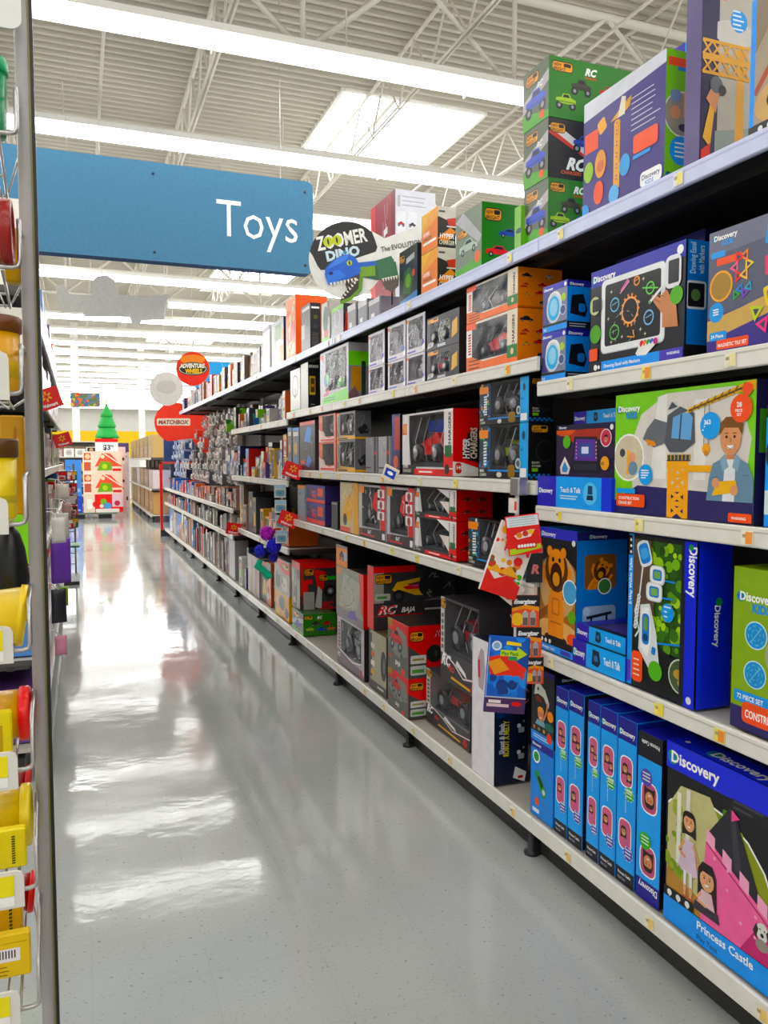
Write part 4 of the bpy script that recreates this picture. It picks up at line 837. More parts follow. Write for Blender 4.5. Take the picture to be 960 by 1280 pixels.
def cb_end(a):
    a.bg('#7fc41e'); a.r(0, .93, 1, 1, '#8cd026'); a.r(.06, .88, .96, .945, OR); a.r(.36, .85, .96, .88, '#2a8ad0'); a.win(0, .34, 1, .7); a.c(.5, .52, .56, '#f2f2ee'); a.c(.5, .52, .53, '#9a9488'); a.r(.55, .5, .72, .72, YL); a.c(.3, .53, .16, '#d89a74'); a.c(.3, .66, .17, '#7a90b8'); a.c(.6, .42, .2, '#2a303c', .1); a.win(); a.c(.5, .24, .36, '#2a98e8'); lines(a, .3, .19, .7, .29, 4, '#e8f4ff', .012); disco(a, .08, .035, .035, wf=.7, col='#2a2a6a')
place('violet construction set box with a green end panel on the top shelf', 723, 822, 68, z0, ps=861, body='#7fc41e', frontcol='#3a2c7c', front=cb_back, side=cb_end, bev=.002, name='construction_set_box')
def blue_front(a): a.bg('#1c8cf0'); a.r(0, .72, 1, 1, '#2f28a0'); disco(a, .04, .77, .10, wf=.5); a.c(.6, .6, .08, '#3a9a6a'); a.poly([(.3, .1), (1, .55), (1, .4), (.4, 0)], '#5ab4f4')
yb_ = (on_x(845, 100, 1.70).y, on_x(752, 100, 1.70).y)
toybox('wide blue box standing behind the violet construction set box', yb_[1]-yb_[0], .10, .52, (1.78, sum(yb_)/2, z0), '#1c8cf0', front=blue_front, topcol='#2f28a0')
def ct_side(a):
    a.bg('#b4aea4'); a.r(0, 0, .34, 1, '#221c44'); a.win(.3, 0, 1, 1); a.c(.65, .9, .5, '#7cc41e', .28); a.c(.65, .62, .45, '#c9c6c2', .2); a.poly([(.3, .0), (1, .0), (1, .2), (.3, .16)], '#8f9a94'); a.poly([(.7, .12), (.88, .12), (.86, .55), (.72, .55)], '#d8a01c'); a.win()
    a.rr(.22, .76, .48, 1.1, OR, .15); a.t('CONSTRUCTION', .40, .98, .045, W_, ang=-math.pi/2, wf=.17, al='l'); a.t('SET', .29, .9, .045, W_, ang=-math.pi/2); a.rr(.5, .82, .58, 1, '#2a9ae6', .2); a.c(.73, .68, .17, '#2a94e0'); lines(a, .6, .64, .85, .72, 5, '#d8ecff', .008)
    for v in (.5, .42): lattice(a.sub(0, 0, 1), .02, v*a.H/a.K, .97*a.W/a.K, (v+.065)*a.H/a.K, 5, '#d9a01c', False, .035)
    a.poly([(.05, .12), (.2, .30), (.3, .32), (.2, .08)], '#e8b01e'); a.poly([(.1, .3), (.25, .38), (.38, .36), (.3, .24)], '#d0906a'); a.c(.3, .37, .13, '#5a5e66'); a.c(.42, .35, .08, '#1c1c20'); a.poly([(.02, .0), (.02, .06), (.2, .1), (.2, 0)], '#d8402a')
place('tall construction set box with yellow girders standing on the top shelf', 845, 864, -60, z0, ps=924, body='#57497c', front=lambda a: a.bg('#5c5080'), side=ct_side, bev=.002, name='construction_set_box')
def lb_front(a):
    a.bg('#1a1a20'); a.r(0, 0, .05, 1, SB); a.win(.05, .08, 1, 1); a.bg('#a99a84'); a.poly([(.05, .6), (.4, 1), (.05, 1)], '#8a7a66'); a.c(.55, .2, .5, '#cfa870', .22); a.line([(.05, .3), (.35, .62)], .05, '#a8502a'); a.c(.5, .22, .33, '#202022', .14)
    s = a.sub(.55, .55, .62); a_lion(s, '#f0a21c'); a.win(); a.r(.0, .0, 1, .075, '#18181e'); a.r(.35, 0, 1, .075, SB); a.t('Hungry Lion', .42, .02, .035, W_)
    for i in range(3): a.c(.12+i*.09, .037, .025, '#e6e6e6', n=8)
place('lion game box with orange toy at the right edge of the top shelf', 923, 1060, -80, z0, d=.14, body='#1a1a20', front=lb_front, bev=.002, name='lion_game_box')
# ================================================================ MIDDLE BAYS: boxed remote control cars
RD = '#e0281e'
def cap(z, top): return min(z, top)
def vtext(a, txt, u, v0, h, col, wf, sx=1.): a.t(txt, u, v0, h, col, ang=math.pi/2, wf=wf, bold=.04, it=.1)
def streaks(a, u0, v0, u1, v1, n, cols=('#d8d6dc', '#a8a6ae', '#6a6872')):  # random lines on box faces; pale ones paint film glare into the print
    bx = a.box; a.win(u0, v0, u1, v1)
    for i in range(n):
        u = u0+(u1-u0)*R.random(); v = v0+(v1-v0)*R.random(); p = [(u, v)]
        for k in range(3): u += (u1-u0)*R.uniform(-.15, .2); v += (v1-v0)*R.uniform(-.12, .25); p.append((u, v))
        a.line(p, .012+.012*R.random(), R.choice(cols))
    a.box = bx
def f_orange(a):
    a.poly([(0, .0), (1, 0), (1, .2), (.35, .16), (.12, .30), (0, .3)], '#f27a1c'); a.r(0, .3, .12, 1, '#f4f0ea'); vbars(a, .1, .35, .06, .8, 8, '#c83a1c'); a.r(0, .86, .2, 1, '#f0641c')
    a.poly([(.82, .2), (1, .2), (1, 1), (.82, 1)], '#e9dcc8'); vtext(a, 'CHARGERS', .95, .3, .09, '#3a2418', .6); a.r(.82, .1, 1, .34, '#2f7a3a'); lines(a, .05, .05, .3, .2, 3, '#3a2a20', .02); a.c(.91, .22, .06, '#e8c8a0')
def s_orange(a):
    a.bg('#f28a1c'); 
    for (u, v, c, k) in ((.2, .8, '#1c1c20', .3), (.7, .8, '#c8b8a8', .26), (.55, .58, RD, .28), (.5, .38, RD, .28), (.2, .34, '#e8a01c', .2), (.62, .15, '#2a2a30', .34), (.18, .58, '#d8402a', .18)): a_car(a.sub(u, v, k), c)
    a.r(.05, .5, .2, .54, '#b84a12'); a.r(0, 0, 1, .04, '#c8641a')
z0 = 1.743+.003
zm = place('orange windowed car set, lower box of the pair under the top shelf', 582, 645, 385, z0, ps=699, body='#f2841c', frontcol='#e8dcd0', front=f_orange, side=s_orange, win=(.12, .2, .82, .95), toy=toy_car(RD), cav='#2c2a2e', group='orange windowed car sets', name='car_set_box')
place('orange windowed car set, upper box of the pair under the top shelf', 582, 645, 330, zm+.001, ps=699, body='#f2841c', frontcol='#e8dcd0', front=f_orange, side=s_orange, win=(.12, .2, .82, .95), toy=toy_car('#5a4a3a'), cav='#2c2a2e', group='orange windowed car sets', name='car_set_box')
def f_dark(a):
    nb_badge(a, .03, .82, .14, .35); a.poly([(.02, .06), (.2, .1), (.28, .28), (.06, .22)], '#d8d8dc'); a.t('RC', .08, .12, .1, '#1a1a1e', it=.3); a.poly([(.78, .18), (.95, .3), (.95, .75), (.8, .65)], '#e8b42a'); a.r(.72, .0, .78, 1, '#2c2c32'); a.r(0, 0, 1, .06, '#232328'); a.r(.35, .04, .6, .12, '#c8c8cc')
for k, (yt, c, w) in enumerate(((428, '#d83a4a', 'lower'), (384, '#8a8f5a', 'upper'))):
    zq = zm2 if k else z0
    zm2 = place('black windowed car box with yellow flash beside the orange sets, %s of two' % w, 533, 573, yt, zq, ps=582, body='#232328', front=f_dark, win=(.12, .12, .74, .84), toy=toy_car(c, 'truck'), cav='#3a3a3e', group='black windowed car boxes', name='car_box')+.001
def f_silver(c):
    def f(a):
        a.r(0, 0, 1, .12, '#d9d2dc'); a.r(.9, 0, 1, 1, '#c8c4d2'); a.r(0, 0, .08, 1, '#e4e0e6'); a.r(.86, .05, .98, .2, W_); a.r(.05, .04, .5, .09, c); streaks(a, .08, .12, .9, .95, 7, ('#f2f0f4', '#d8d4dc', '#8a8690')); a.c(.88, .25, .08, c); a.r(.0, .85, .1, .95, '#f08a4a')
    return f
n = 0
for (p0, p1) in ((508, 531), (485, 507), (461, 481)):
    zq = z0
    for k in range(2):
        yt = 575-((1.885, 2.062)[k]-1.4)/1.54*(p1-99)
        place('silver windowed robot box on the second shelf down, %s row, %s from the right' % (('lower', 'upper')[k], ('first', 'second', 'third')[n]), p0, p1, yt, zq, d=.12, body='#cfcad4', sidecol='#1c1c22', front=f_silver(['#5a4ab0', '#4a6ac8', '#7a4ac0'][n]), win=(.1, .16, .88, .92), toy=toy_blob([('#e03a30' if (k == 0 and n == 0) else '#6a6870'), '#4a4850', '#8a8890']), cav='#77747e', group='silver windowed robot boxes', name='robot_box')
        zq = 1.886
    n += 1
def f_green(a):
    a.poly([(0, 0), (1, 0), (1, .14), (.1, .10), (.08, .02)], '#8ae01c'); a.poly([(.08, .02), (.1, .13), (.95, .22), (1, .06)], '#7ade12'); lines(a, .14, .06, .6, .10, 2, '#1c5a12', .015); a.poly([(.1, .16), (.35, .3), (.3, .18)], '#e8442a'); a.r(0, .8, .12, .95, '#f05a2a'); a.poly([(.0, .3), (.1, .5), (.12, .8), (0, .9)], '#b8c8d8'); a.c(.25, .45, .16, '#1f6a5a'); a.c(.28, .47, .09, '#3ad06a'); a.c(.22, .42, .06, '#2a5ac8'); streaks(a, .3, .2, .9, .95, 9); a.c(.75, .4, .06, '#b8d03a')
def s_green(a): a.bg('#8a8894'); a.r(0, .85, 1, 1, '#b9b6bc'); a.r(0, .6, 1, .85, '#84e01a'); a.r(.15, .15, .6, .58, '#c8901c'); a.poly([(0, .1), (.3, .25), (.5, .1), (.5, 0), (0, 0)], '#7a5a60'); a.rr(.62, .05, .82, .68, '#2c3a38', .3)
place('white and lime green windowed robot box on the second shelf down', 401, 436, 427, z0, ps=462, body='#c9c6cc', front=f_green, side=s_green, win=(.2, .24, .94, .95), toy=toy_blob(['#55535a', '#3ac060', '#8a8890']), cav='#6a6870', name='robot_box')
def s_blk(a): a.bg('#151518'); a.r(.05, .88, .8, .94, '#c8c8c4'); a.rr(.1, .3, .55, .7, '#d8b84a', .1); a.rr(.18, .35, .5, .66, '#5a4010', .2); a.c(.34, .5, .12, '#c88a2a'); a.r(.2, .08, .5, .1, '#8a8a88')
place('tall black box with a gold cut-out window on its side', 377, 386, 452, z0, ps=402, body='#b8b6b0', sidecol='#151518', side=s_blk, front=lambda a: (a.bg('#c8c6c0'), streaks(a, 0, .1, 1, .9, 5)), name='figure_box')
place('white box with a line drawing at the far end of the second shelf', 364, 376, 459, z0, d=.10, body='#ecebe4', front=lambda a: (a.bg('#ecebe4'), a.ring(.5, .6, .3, .05, '#8a8a86', 14), a.line([(.5, .3), (.5, .55)], .06, '#8a8a86'), a.r(.0, .02, 1, .05, '#7ad02a')), name='drone_box')
# ---- shelf 1.328
z0 = 1.328+.003
def f_monster(a):
    a.r(.84, 0, 1, 1, '#3aa6e8'); a.r(0, 0, .22, 1, '#2a3a48'); blobs(a, 0, .1, .22, 1, 26, ['#3aa0e8', '#e8a02a', '#58c03a', '#d8e4ea', '#2a62b8'], .015, .05); a.rr(.0, .76, .2, .92, '#f0902a', .2); vbars(a, .17, .24, .07, .72, 8, '#e8eef0'); a.poly([(0, 0), (.26, 0), (.3, .12), (.2, .2), (0, .2)], '#1a1d22'); a.t('MAX', .02, .11, .06, W_, wf=.2); a.t('CLIMBER', .02, .04, .05, '#d8e0c8', wf=.24)
    a.poly([(.26, .0), (.84, 0), (.84, .12), (.3, .14)], '#17181c'); a.c(.44, .07, .10, '#d8d8c8', .05); a.r(.2, .13, .84, .16, '#2a90e0'); a.line([(.24, .15), (.24, .95)], .012, '#2a90e0')
    a.rr(.62, .02, .76, .26, '#8a6a2a', .3); s = a.sub(.82, .28, .2); s.c(0, 0, .5, '#b8c8d0'); s.c(0, 0, .3, '#4a5a62'); a.rr(.86, .04, .98, .2, '#f4f4f4', .1); a.c(.92, .78, .05, '#16405e', .08); a.t('6+', .87, .5, .06, '#14405e')
def s_monster(a):
    a.bg('#121316'); nb_badge(a, .12, .82, .14, .7)
    for i in range(10):
        for j in range(2):
            if (i+j) % 2: a.r(i*.1, .02+j*.04, i*.1+.1, .06+j*.04, '#2a80c8')
    a.ring(.7, .5, .4, .04, '#34353a', 18); a.t('BRAIN', .15, .28, .04, '#c8c8b8', wf=.4); a.t('STORM', .15, .22, .04, '#c8c8b8', wf=.4); a.r(.15, .14, .4, .2, '#7ac83a')
zm = place('blue edged monster truck box beside the upright, lower of two', 599, 660, 528, z0, ps=690, body='#121316', front=f_monster, side=s_monster, win=(.24, .16, .83, .97), toy=toy_car('#8a9a3a', 'truck'), cav='#303238', group='blue edged monster truck boxes', name='truck_box')
place('blue edged monster truck box beside the upright, upper of two', 599, 660, 470, zm+.001, ps=690, body='#121316', front=f_monster, side=s_monster, win=(.24, .16, .83, .97), toy=toy_car('#6a6a62', 'truck'), cav='#303238', group='blue edged monster truck boxes', name='truck_box')
def f_hyper(a):
    a.poly([(0, 0), (.2, 0), (.12, .95), (.06, .98), (0, .7)], '#ece8e8'); a.poly([(.0, .66), (.1, .66), (.1, .84), (.02, .84)], '#e0502a'); a.c(.06, .76, .07, '#f0a02a', .09); a.r(.0, 0, .3, .16, '#2a2426'); a.t('HYPER', .02, .11, .05, W_, wf=.22, it=.2); a.t('CHARGERS', .02, .04, .05, '#d8d8c8', wf=.26, it=.2)
    a.poly([(.26, .0), (1, 0), (1, .18), (.9, .1), (.26, .1)], '#d8262a'); a.rr(.32, .02, .66, .085, '#f04440', .2); a.r(.36, .04, .62, .065, W_); a.r(.85, .1, 1, 1, '#e8e2e0'); a.r(.84, .12, 1, .34, RD); vtext(a, 'CHARGERS', .965, .40, .085, '#1c1416', .55); a.r(.84, .96, 1, 1, '#f6f2f0'); a.rr(.86, .28, .98, .46, '#2c6a3a', .1); a.c(.9, .1, .08, '#2a2a2c')
def s_hyper(a):
    a.bg('#e2231c'); a.poly([(.0, 0), (1, 0), (1, .12), (.4, .2), (0, .22)], '#f0ece8'); a.poly([(.35, .32), (.55, .24), (1, .2), (1, .7), (.6, .65)], '#1e1416'); vtext(a, 'HYPER', .64, .26, .11, W_, .3); vtext(a, 'CHARGERS', .93, .26, .11, '#f0dcd0', .46); a.rr(.1, .04, .34, .2, '#c8402a', .4); a.t('HC', .15, .1, .06, W_)
place('large red windowed racing set box standing alone mid shelf', 503, 566, 510, z0, ps=598, body='#e2231c', frontcol='#d8d4d4', front=f_hyper, side=s_hyper, win=(.15, .13, .84, .97), toy=toy_car(RD, 'car', '#2a50c0'), cav='#232226', name='car_set_box')
place('dark box with a blue edge half hidden left of the red racing set', 490, 500, 517, z0, d=.3, X=D0+.04, body='#1a1a26', frontcol='#2a2f6a', front=lambda a: (a.r(0, 0, .3, 1, '#343c8a'), a.r(.3, .4, 1, .95, '#b8302a'), a.c(.5, .2, .3, '#d8641c')), name='car_box')
for (p0, p1, yt, lab, c) in ((473, 487, 545, 'right', '#a9a6ac'), (457, 471, 546, 'left', '#8a8890')):
    place('small silver grey car box with a dark stripe, %s one of two beside the gap' % lab, p0, p1, yt, z0, d=.16, X=D0+.04, body=c, front=lambda a: (a.r(.75, 0, .95, 1, '#222226'), a.r(.78, .5, .92, .6, RD), streaks(a, 0, .2, .7, .95, 4), a.r(.05, .12, .5, .16, '#3a1a1a')), name='car_box')
def f_yel(a): a.r(0, .0, 1, .1, '#e8b01c'); a.line([(.03, 1), (.05, .5), (.2, .15), (1, .10)], .05, '#f0b82a'); a.r(0, .88, .15, 1, '#f0902a'); streaks(a, .1, .15, 1, .95, 6); a.r(.08, .02, .6, .07, '#2a2420')
def s_yel(a): a.bg('#6a686c'); a.r(0, 0, 1, .07, '#e8b01c'); a.poly([(.15, .35), (.6, .55), (.9, .35), (.8, .2), (.3, .2)], '#2a2a2e'); streaks(a, .05, .2, .95, .95, 4, ('#8a888c', '#b8b6ba')); a.c(.4, .25, .12, '#1a1a1c')
for k, (yt, w) in enumerate(((549, 'lower'), (513, 'upper'))):
    place('grey windowed car box with a curved yellow line, %s of two' % w, 421, 444, yt, z0 if k == 0 else zy+.001, ps=464, body='#77757a', front=f_yel, side=s_yel, win=(.2, .14, .96, .93), toy=toy_car('#55545a', 'truck'), cav='#4e4c52', group='grey and yellow windowed car boxes', name='car_box')
    zy = Zp(444, yt, D0+.012)
def f_rw(a): a.r(0, 0, .18, 1, '#e8604a'); a.poly([(0, 0), (1, 0), (1, .35), (.9, .2), (.6, .14), (.4, .2), (.3, .4), (.15, .4), (0, .5)], '#f4d8d0'); a.r(.1, .03, .9, .1, '#e0402a'); a.rr(.02, .72, .22, .9, '#f0801c', .2); a.r(.9, .0, 1, 1, '#ef8a78')
for k, (yt, w) in enumerate(((552, 'lower'), (516, 'upper'))):
    place('red and white windowed drone box, %s of two on the middle shelf' % w, 399, 420, yt, z0 if k == 0 else zy+.001, d=.16, body='#e8604a', front=f_rw, win=(.22, .2, .88, .95), toy=toy_blob(['#3a3a40', '#6a6a72', '#c8c8cc'], 4), cav='#525056', group='red and white windowed drone boxes', name='drone_box')
    zy = Zp(420, yt, D0+.012)
def f_bluetoy(a): a.r(0, .93, 1, 1, '#e0402a'); a.poly([(.3, .6), (.5, .9), (.8, .85), (.7, .55)], '#2a9af0'); a.poly([(.4, .1), (.6, .32), (.8, .2), (.6, .05)], '#2a8ae8'); streaks(a, .1, .1, .9, .9, 5, ('#5a7a9a', '#8a98a8')); a.r(.08, .12, .35, .2, '#e0501c')
place('dark grey box with bright blue toy parts and a red top edge', 375, 394, 525, z0, ps=399, body='#3a3c44', front=f_bluetoy, name='robot_box')
for (p0, p1, yt, lab, c) in ((366, 374, 534, 'right', '#6a7078'), (360, 365, 534, 'left', '#5a5a5e')):
    place('slim grey figure pack with blue header at a shelf end, %s of two' % lab, p0, p1, yt, z0, d=.06, body=c, front=lambda a: (a.r(0, .92, 1, 1, '#2a90d8'), a.r(.1, .8, .9, .9, '#d8d8d4'), a.c(.5, .5, .25, '#c8a050'), a.poly([(.2, 0), (.8, 0), (.7, .3), (.3, .3)], '#3a80b8')), group='slim grey figure packs', name='figure_pack')
# ---- shelf .976
z0 = .976+.003
def f_hyper2(a): f_hyper(a); a.poly([(.62, .6), (.84, .2), (.84, .6)], '#ecdcd8'); a.poly([(.55, 1), (.84, 1), (.84, .72)], '#f2ecea')
zm = place('small red and black windowed racing box, lower of the stacked pair', 519, 571, 653, z0, ps=616, body='#c8241e', frontcol='#3a3638', front=f_hyper2, side=lambda a: (a.bg('#c8241e'), [a_car(a.sub(u, v, .34), '#5a2420') for u in (.3, .7) for v in (.3, .7)]), win=(.1, .14, .84, .97), toy=toy_car('#2a2a2e'), cav='#3a383c', group='small red racing boxes', name='car_box')
place('small red and black windowed racing box, upper of the stacked pair', 519, 571, 611, zm+.001, ps=616, body='#c8241e', frontcol='#3a3638', front=f_hyper2, side=lambda a: (a.bg('#c8241e'), [a_car(a.sub(u, v, .34), '#5a2420') for u in (.3, .7) for v in (.3, .7)]), win=(.1, .14, .84, .97), toy=toy_car('#48484c'), cav='#3a383c', group='small red racing boxes', name='car_box')
place('blue edged monster truck box alone behind the hanging candy packs', 586, 650, 656, z0, ps=672, X=D0+.03, body='#121316', front=f_monster, side=s_monster, win=(.24, .16, .83, .97), toy=toy_car('#4a5a7a', 'truck'), cav='#303238', name='truck_box')
def f_rat(a):
    a.r(.82, 0, 1, 1, '#d8262a'); a.r(0, 0, .1, 1, '#cfcbd0'); a.poly([(0, 0), (1, 0), (1, .2), (0, .16)], '#2a2224'); a.t('RC', .04, .09, .07, RD, it=.3, wf=.3); a.t('RAT', .34, .08, .07, W_, it=.3, wf=.4); a.r(.04, .04, .6, .065, RD); a.rr(.0, .84, .2, .98, '#f0902a', .2)
    for v in (.78, .58, .38): a.rr(.72, v, .96, v+.15, '#f2ecec', .1); a.c(.84, v+.07, .07, '#8a3a34')
    a.rr(.88, .03, .98, .14, '#f4f4f4', .1); a.poly([(.5, .6), (.6, .85), (.72, .9), (.7, .5)], '#d8303a'); streaks(a, .1, .2, .7, .95, 5)
for (p0, p1, w) in ((484, 517, 'right'), (449, 482, 'left')):
    place('upright red windowed car box on the third shelf up, %s one of two' % w, p0, p1, 575+(1.4-1.268)/1.54*(p1-99), z0, d=.2, body='#b8b4b8', front=f_rat, win=(.12, .2, .8, .96), toy=toy_car('#d0303a', 'truck'), cav='#3e3c42', group='upright red windowed car boxes', name='car_box')
place('yellow windowed construction toy box on the third shelf up', 425, 447, 604, z0, d=.2, body='#d8c8a0', front=lambda a: (a.r(.78, 0, 1, 1, '#f0b02a'), a.r(0, 0, .6, .1, '#e0501c'), a.poly([(.1, .3), (.4, .7), (.6, .8), (.8, .6), (.6, .2)], '#f0b41c'), streaks(a, 0, .1, .9, .95, 6, ('#f4e8c0', '#a87a20', '#5a4a3a')), a.c(.3, .25, .12, '#3a3a3a')), name='car_box')
place('narrow plain black box beside the yellow construction toy box', 414, 422, 628, z0, d=.2, body='#17171b', front=lambda a: (a.r(.1, .9, .9, .96, '#8a8a90')), name='toy_box')
def f_rb(a): a.r(0, .0, 1, .2, '#e8401c'); a.r(0, .85, 1, 1, '#3a2a8a'); a.rr(.3, .3, .55, .7, '#c8304a', .1); a.rr(.62, .4, .9, .85, '#f0641c', .1); a.r(.4, .5, .6, .6, '#2a4ac8'); streaks(a, 0, .2, .5, .9, 3)
for k, (yt, w) in enumerate(((631, 'lower'), (608, 'upper'))):
    place('small blue and orange boxed car launcher, %s of two beside red flag' % w, 383, 406, yt, z0 if k == 0 else zy+.001, d=.2, body='#3a2a6a', front=f_rb, group='small blue and orange launchers', name='launcher_box')
    zy = Zp(406, yt, D0+.012)
place('slim upright box with blue picture at the end of the third shelf up', 372, 381, 607, z0, d=.2, body='#9aa6b0', front=lambda a: (a.r(0, .9, 1, 1, '#f0a02a'), blobs(a, 0, 0, 1, .9, 14, ['#2a80c8', '#8ab8d8', '#4a5a6a', '#d0a050'])), name='toy_box')
# ---- base shelf: big remote control boxes
z0 = BASEZ+.001
def white_front(a): a.bg('#eeeaee'); s = a.sub(.45, .82, .5); s.p([(-.3, -1.0), (-.4, .2), (-.1, .7), (.15, .6), (.3, -.2), (.1, -1.1)], '#b9a8b0'); s.p([(-.35, -.6), (-.4, .1), (-.2, .2), (-.15, -.6)], '#c8404a'); a.r(0, .0, .04, 1, '#d8d0d8')
def white_side(a):
    a.bg('#0e1730'); blobs(a, .0, .45, .6, 1, 30, ['#12306e', '#163f8e', '#0f2450', '#1a4aa0'], .04, .12); a.ring(.82, .62, .22, .03, '#c86a5a', 20); a.rr(.62, .33, .95, .49, '#060a14', .05); a.rr(.62, .14, .95, .30, '#060a14', .05)
    for v in (.41, .22): a.c(.72, v, .06, '#d8dce0'); a.rr(.7, v-.05, .88, v-.01, '#9aa0a8', .2); a.c(.86, v+.03, .03, '#8a9098')
    vtext(a, 'ROBOT X MELTY', .42, .20, .045, '#d8c85a', .26); vtext(a, 'Shoot & Flash', .28, .22, .04, '#c8ccd8', .22); a.poly([(.55, .04), (.62, .12), (.95, .07), (.9, .0)], '#f0ecec'); a.r(.7, .03, .85, .05, '#c03030')
place('tall white box with a navy side leaning out under the hanging comic bag', 592, 621, 808, z0, ps=664, X=D0-.004, body='#0e1730', frontcol='#eeeaee', front=white_front, side=white_side, bev=.003, name='robot_box')
def f_rcpro(big):
    def f(a):
        a.r(0, .3, .1, 1, '#d8d4d2'); nb_badge(a, .0, .86, .12, .14); 
        for i in range(6): a.rr(.02, .38+i*.075, .08, .43+i*.075, '#6a6668', .2)
        a.poly([(0, 0), (1, 0), (1, .16), (.62, .16), (.35, .27), (0, .34)], '#3a3638'); a.line([(.1, .34), (.38, .26), (.62, .14), (1, .2)], .02, '#f4e4e4'); a.t('RC', .02, .20, .13, W_, it=.3, bold=.05); a.t('PRO', .2, .15, .07, '#e8402a', it=.3); a.poly([(.3, .07), (.8, .04), (.8, .07), (.3, .10)], '#e8b02a'); a.c(.9, .08, .08, '#b8302a')
        a.poly([(.42, .26), (.72, .16), (.68, .22), (.46, .32)], '#f4f0f0')
    return f
zl = place('large windowed off-road car box, lower of two beside the tall white box', 534, 590, 868, z0, d=.34, X=D0+.07, body='#4a4648', front=f_rcpro(1), win=(.12, .3, .98, .97), toy=toy_car('#c03a34', 'truck', '#9a9a98'), cav='#8a8c8a', group='large windowed off-road car boxes', name='car_box')
place('large windowed off-road car box, upper of two beside the tall white box', 552, 600, 763, zl+.001, d=.34, X=D0+.05, body='#4a4648', front=f_rcpro(0), win=(.12, .34, .98, .97), toy=toy_car('#b82a3a', 'truck'), cav='#3c3a3e', group='large windowed off-road car boxes', name='car_box')
def f_baja(a):
    a.bg('#5c6058'); a.poly([(0, .8), (1, .62), (1, 1), (0, 1)], '#d8281e'); a.poly([(0, .55), (.5, .9), (.9, .8), (1, .4), (.4, .3)], '#7c8078'); a_truck(a.sub(.42, .62, .62), '#c83028'); a.t('RC', .06, .22, .1, RD, it=.3); a.t('BAJA', .38, .14, .09, W_, it=.2, wf=.5); a.c(.75, .07, .1, '#e0501c', .06); a.r(0, .85, .22, 1, '#9a8a2a'); blobs(a, .3, .3, 1, .5, 6, ['#8a8e86', '#4a4e46'])
def s_baja(a):
    a.bg('#e8241c'); nb_badge(a, .03, .70, .2, .26); a.t('RC', .5, .78, .13, '#f4d8d8', it=.3); a.t('RC', .49, .785, .13, '#c81a1a', it=.3); a.poly([(0, 0), (.4, 0), (.3, .4), (.1, .55), (0, .62)], '#4a4c48'); a.rr(.04, .06, .34, .24, '#c8ccc8', .15); a.rr(.07, .1, .3, .17, '#5a9a4a', .1); a.rr(.04, .28, .34, .44, '#d8d8d4', .15); a.r(.08, .34, .3, .38, '#a08a50'); a.c(.5, .45, .17, '#1e2420'); a.c(.5, .45, .07, '#3a423a'); a.r(.4, .32, .5, .58, '#1e2420')
zr = place('red off-road car box sticking out over the base shelf, lower of two', 485, 511, 850, z0, d=.27, X=D0-.01, body='#e8241c', front=f_baja, side=s_baja, bev=.002, group='red off-road car boxes', name='car_box')
zr = place('red off-road car box sticking out over the base shelf, upper of two', 485, 511, 784, zr+.001, d=.27, X=D0-.01, body='#e8241c', topcol='#2e2a2c', front=f_baja, side=s_baja, bev=.002, group='red off-road car boxes', name='car_box')
zcr = place('cream and dark grey car box low beside the red off-road boxes', 461, 483, 798, z0, d=.4, body='#4a4448', topcol='#6a5a3a', front=lambda a: (a.bg('#4a4648'), a.r(.1, .15, 1, 1, '#a8a48c'), a.r(0, .2, .18, .95, '#2a2626'), a.c(.85, .5, .16, '#1e1e20', .3), a.c(.88, .5, .06, '#6a6a6e', .15), [a.rr(.12, .25+i*.15, .34, .34+i*.15, ['#d8a83a', '#e8e0d0', '#c8603a', '#d8d0c8'][i], .2) for i in range(4)], a.r(.5, .07, .85, .1, '#d8d4c8')), name='car_box')
def f_grey(a): a.r(0, 0, .12, 1, '#b8b0b4'); vbars(a, .11, .35, .07, .9, 7, '#8a4a5a'); a.poly([(0, 0), (1, 0), (1, .14), (.5, .22), (0, .3)], '#7a7076'); a.t('RC', .02, .15, .1, '#f0e8ea', it=.3); a.t('PRO', .3, .12, .05, '#d8404a', it=.3); a.r(.9, .1, 1, .9, '#c8b8c0'); a.line([(.12, .3), (.6, .2), (.9, .28)], .03, '#f0e4e8'); a.c(.9, .1, .08, '#b84a5a'); streaks(a, .2, .3, .9, .9, 4, ('#e8e8ea', '#b8b8ba'))
zg = place('pale grey windowed car box on the base shelf under a red-edged one', 421, 455, 788, z0, d=.4, body='#2a2628', frontcol='#b0a8ac', front=f_grey, win=(.15, .25, .9, .95), toy=toy_car('#b8b8bc', 'truck'), cav='#8a8c8e', name='car_box')
def f_ge(a): a.bg('#96998a'); a.poly([(.1, .2), (.3, .9), (.9, .8), (.8, .3)], '#aeb0a0'); a.poly([(0, 0), (1, 0), (1, .15), (0, .2)], '#8a7a80'); a.rr(.02, .84, .2, .98, '#e8902a', .2); a.line([(.05, .8), (.12, .4), (.3, .2)], .04, '#d8a03a'); a.poly([(.85, 1), (1, 1), (1, .2), (.92, .3)], '#e0402a'); streaks(a, .1, .2, .9, .9, 8, ('#c8cabc', '#7a7c6e')); a.poly([(.4, .05), (.5, .2), (.7, .25), (.8, .08)], '#6a5aa0')
def s_ge(a): a.bg('#e0301c'); a.c(.45, .7, .3, '#3a3226', .14); a.c(.5, .2, .25, '#4a2a1e', .12); a.r(.3, .86, .8, .94, '#f08a3a')
zg = place('olive windowed car box with a red side, stacked above the pale grey one', 420, 454, 719, zg+.001, d=.40, body='#e0301c', frontcol='#96998a', topcol='#3a3026', front=f_ge, side=s_ge, name='car_box')
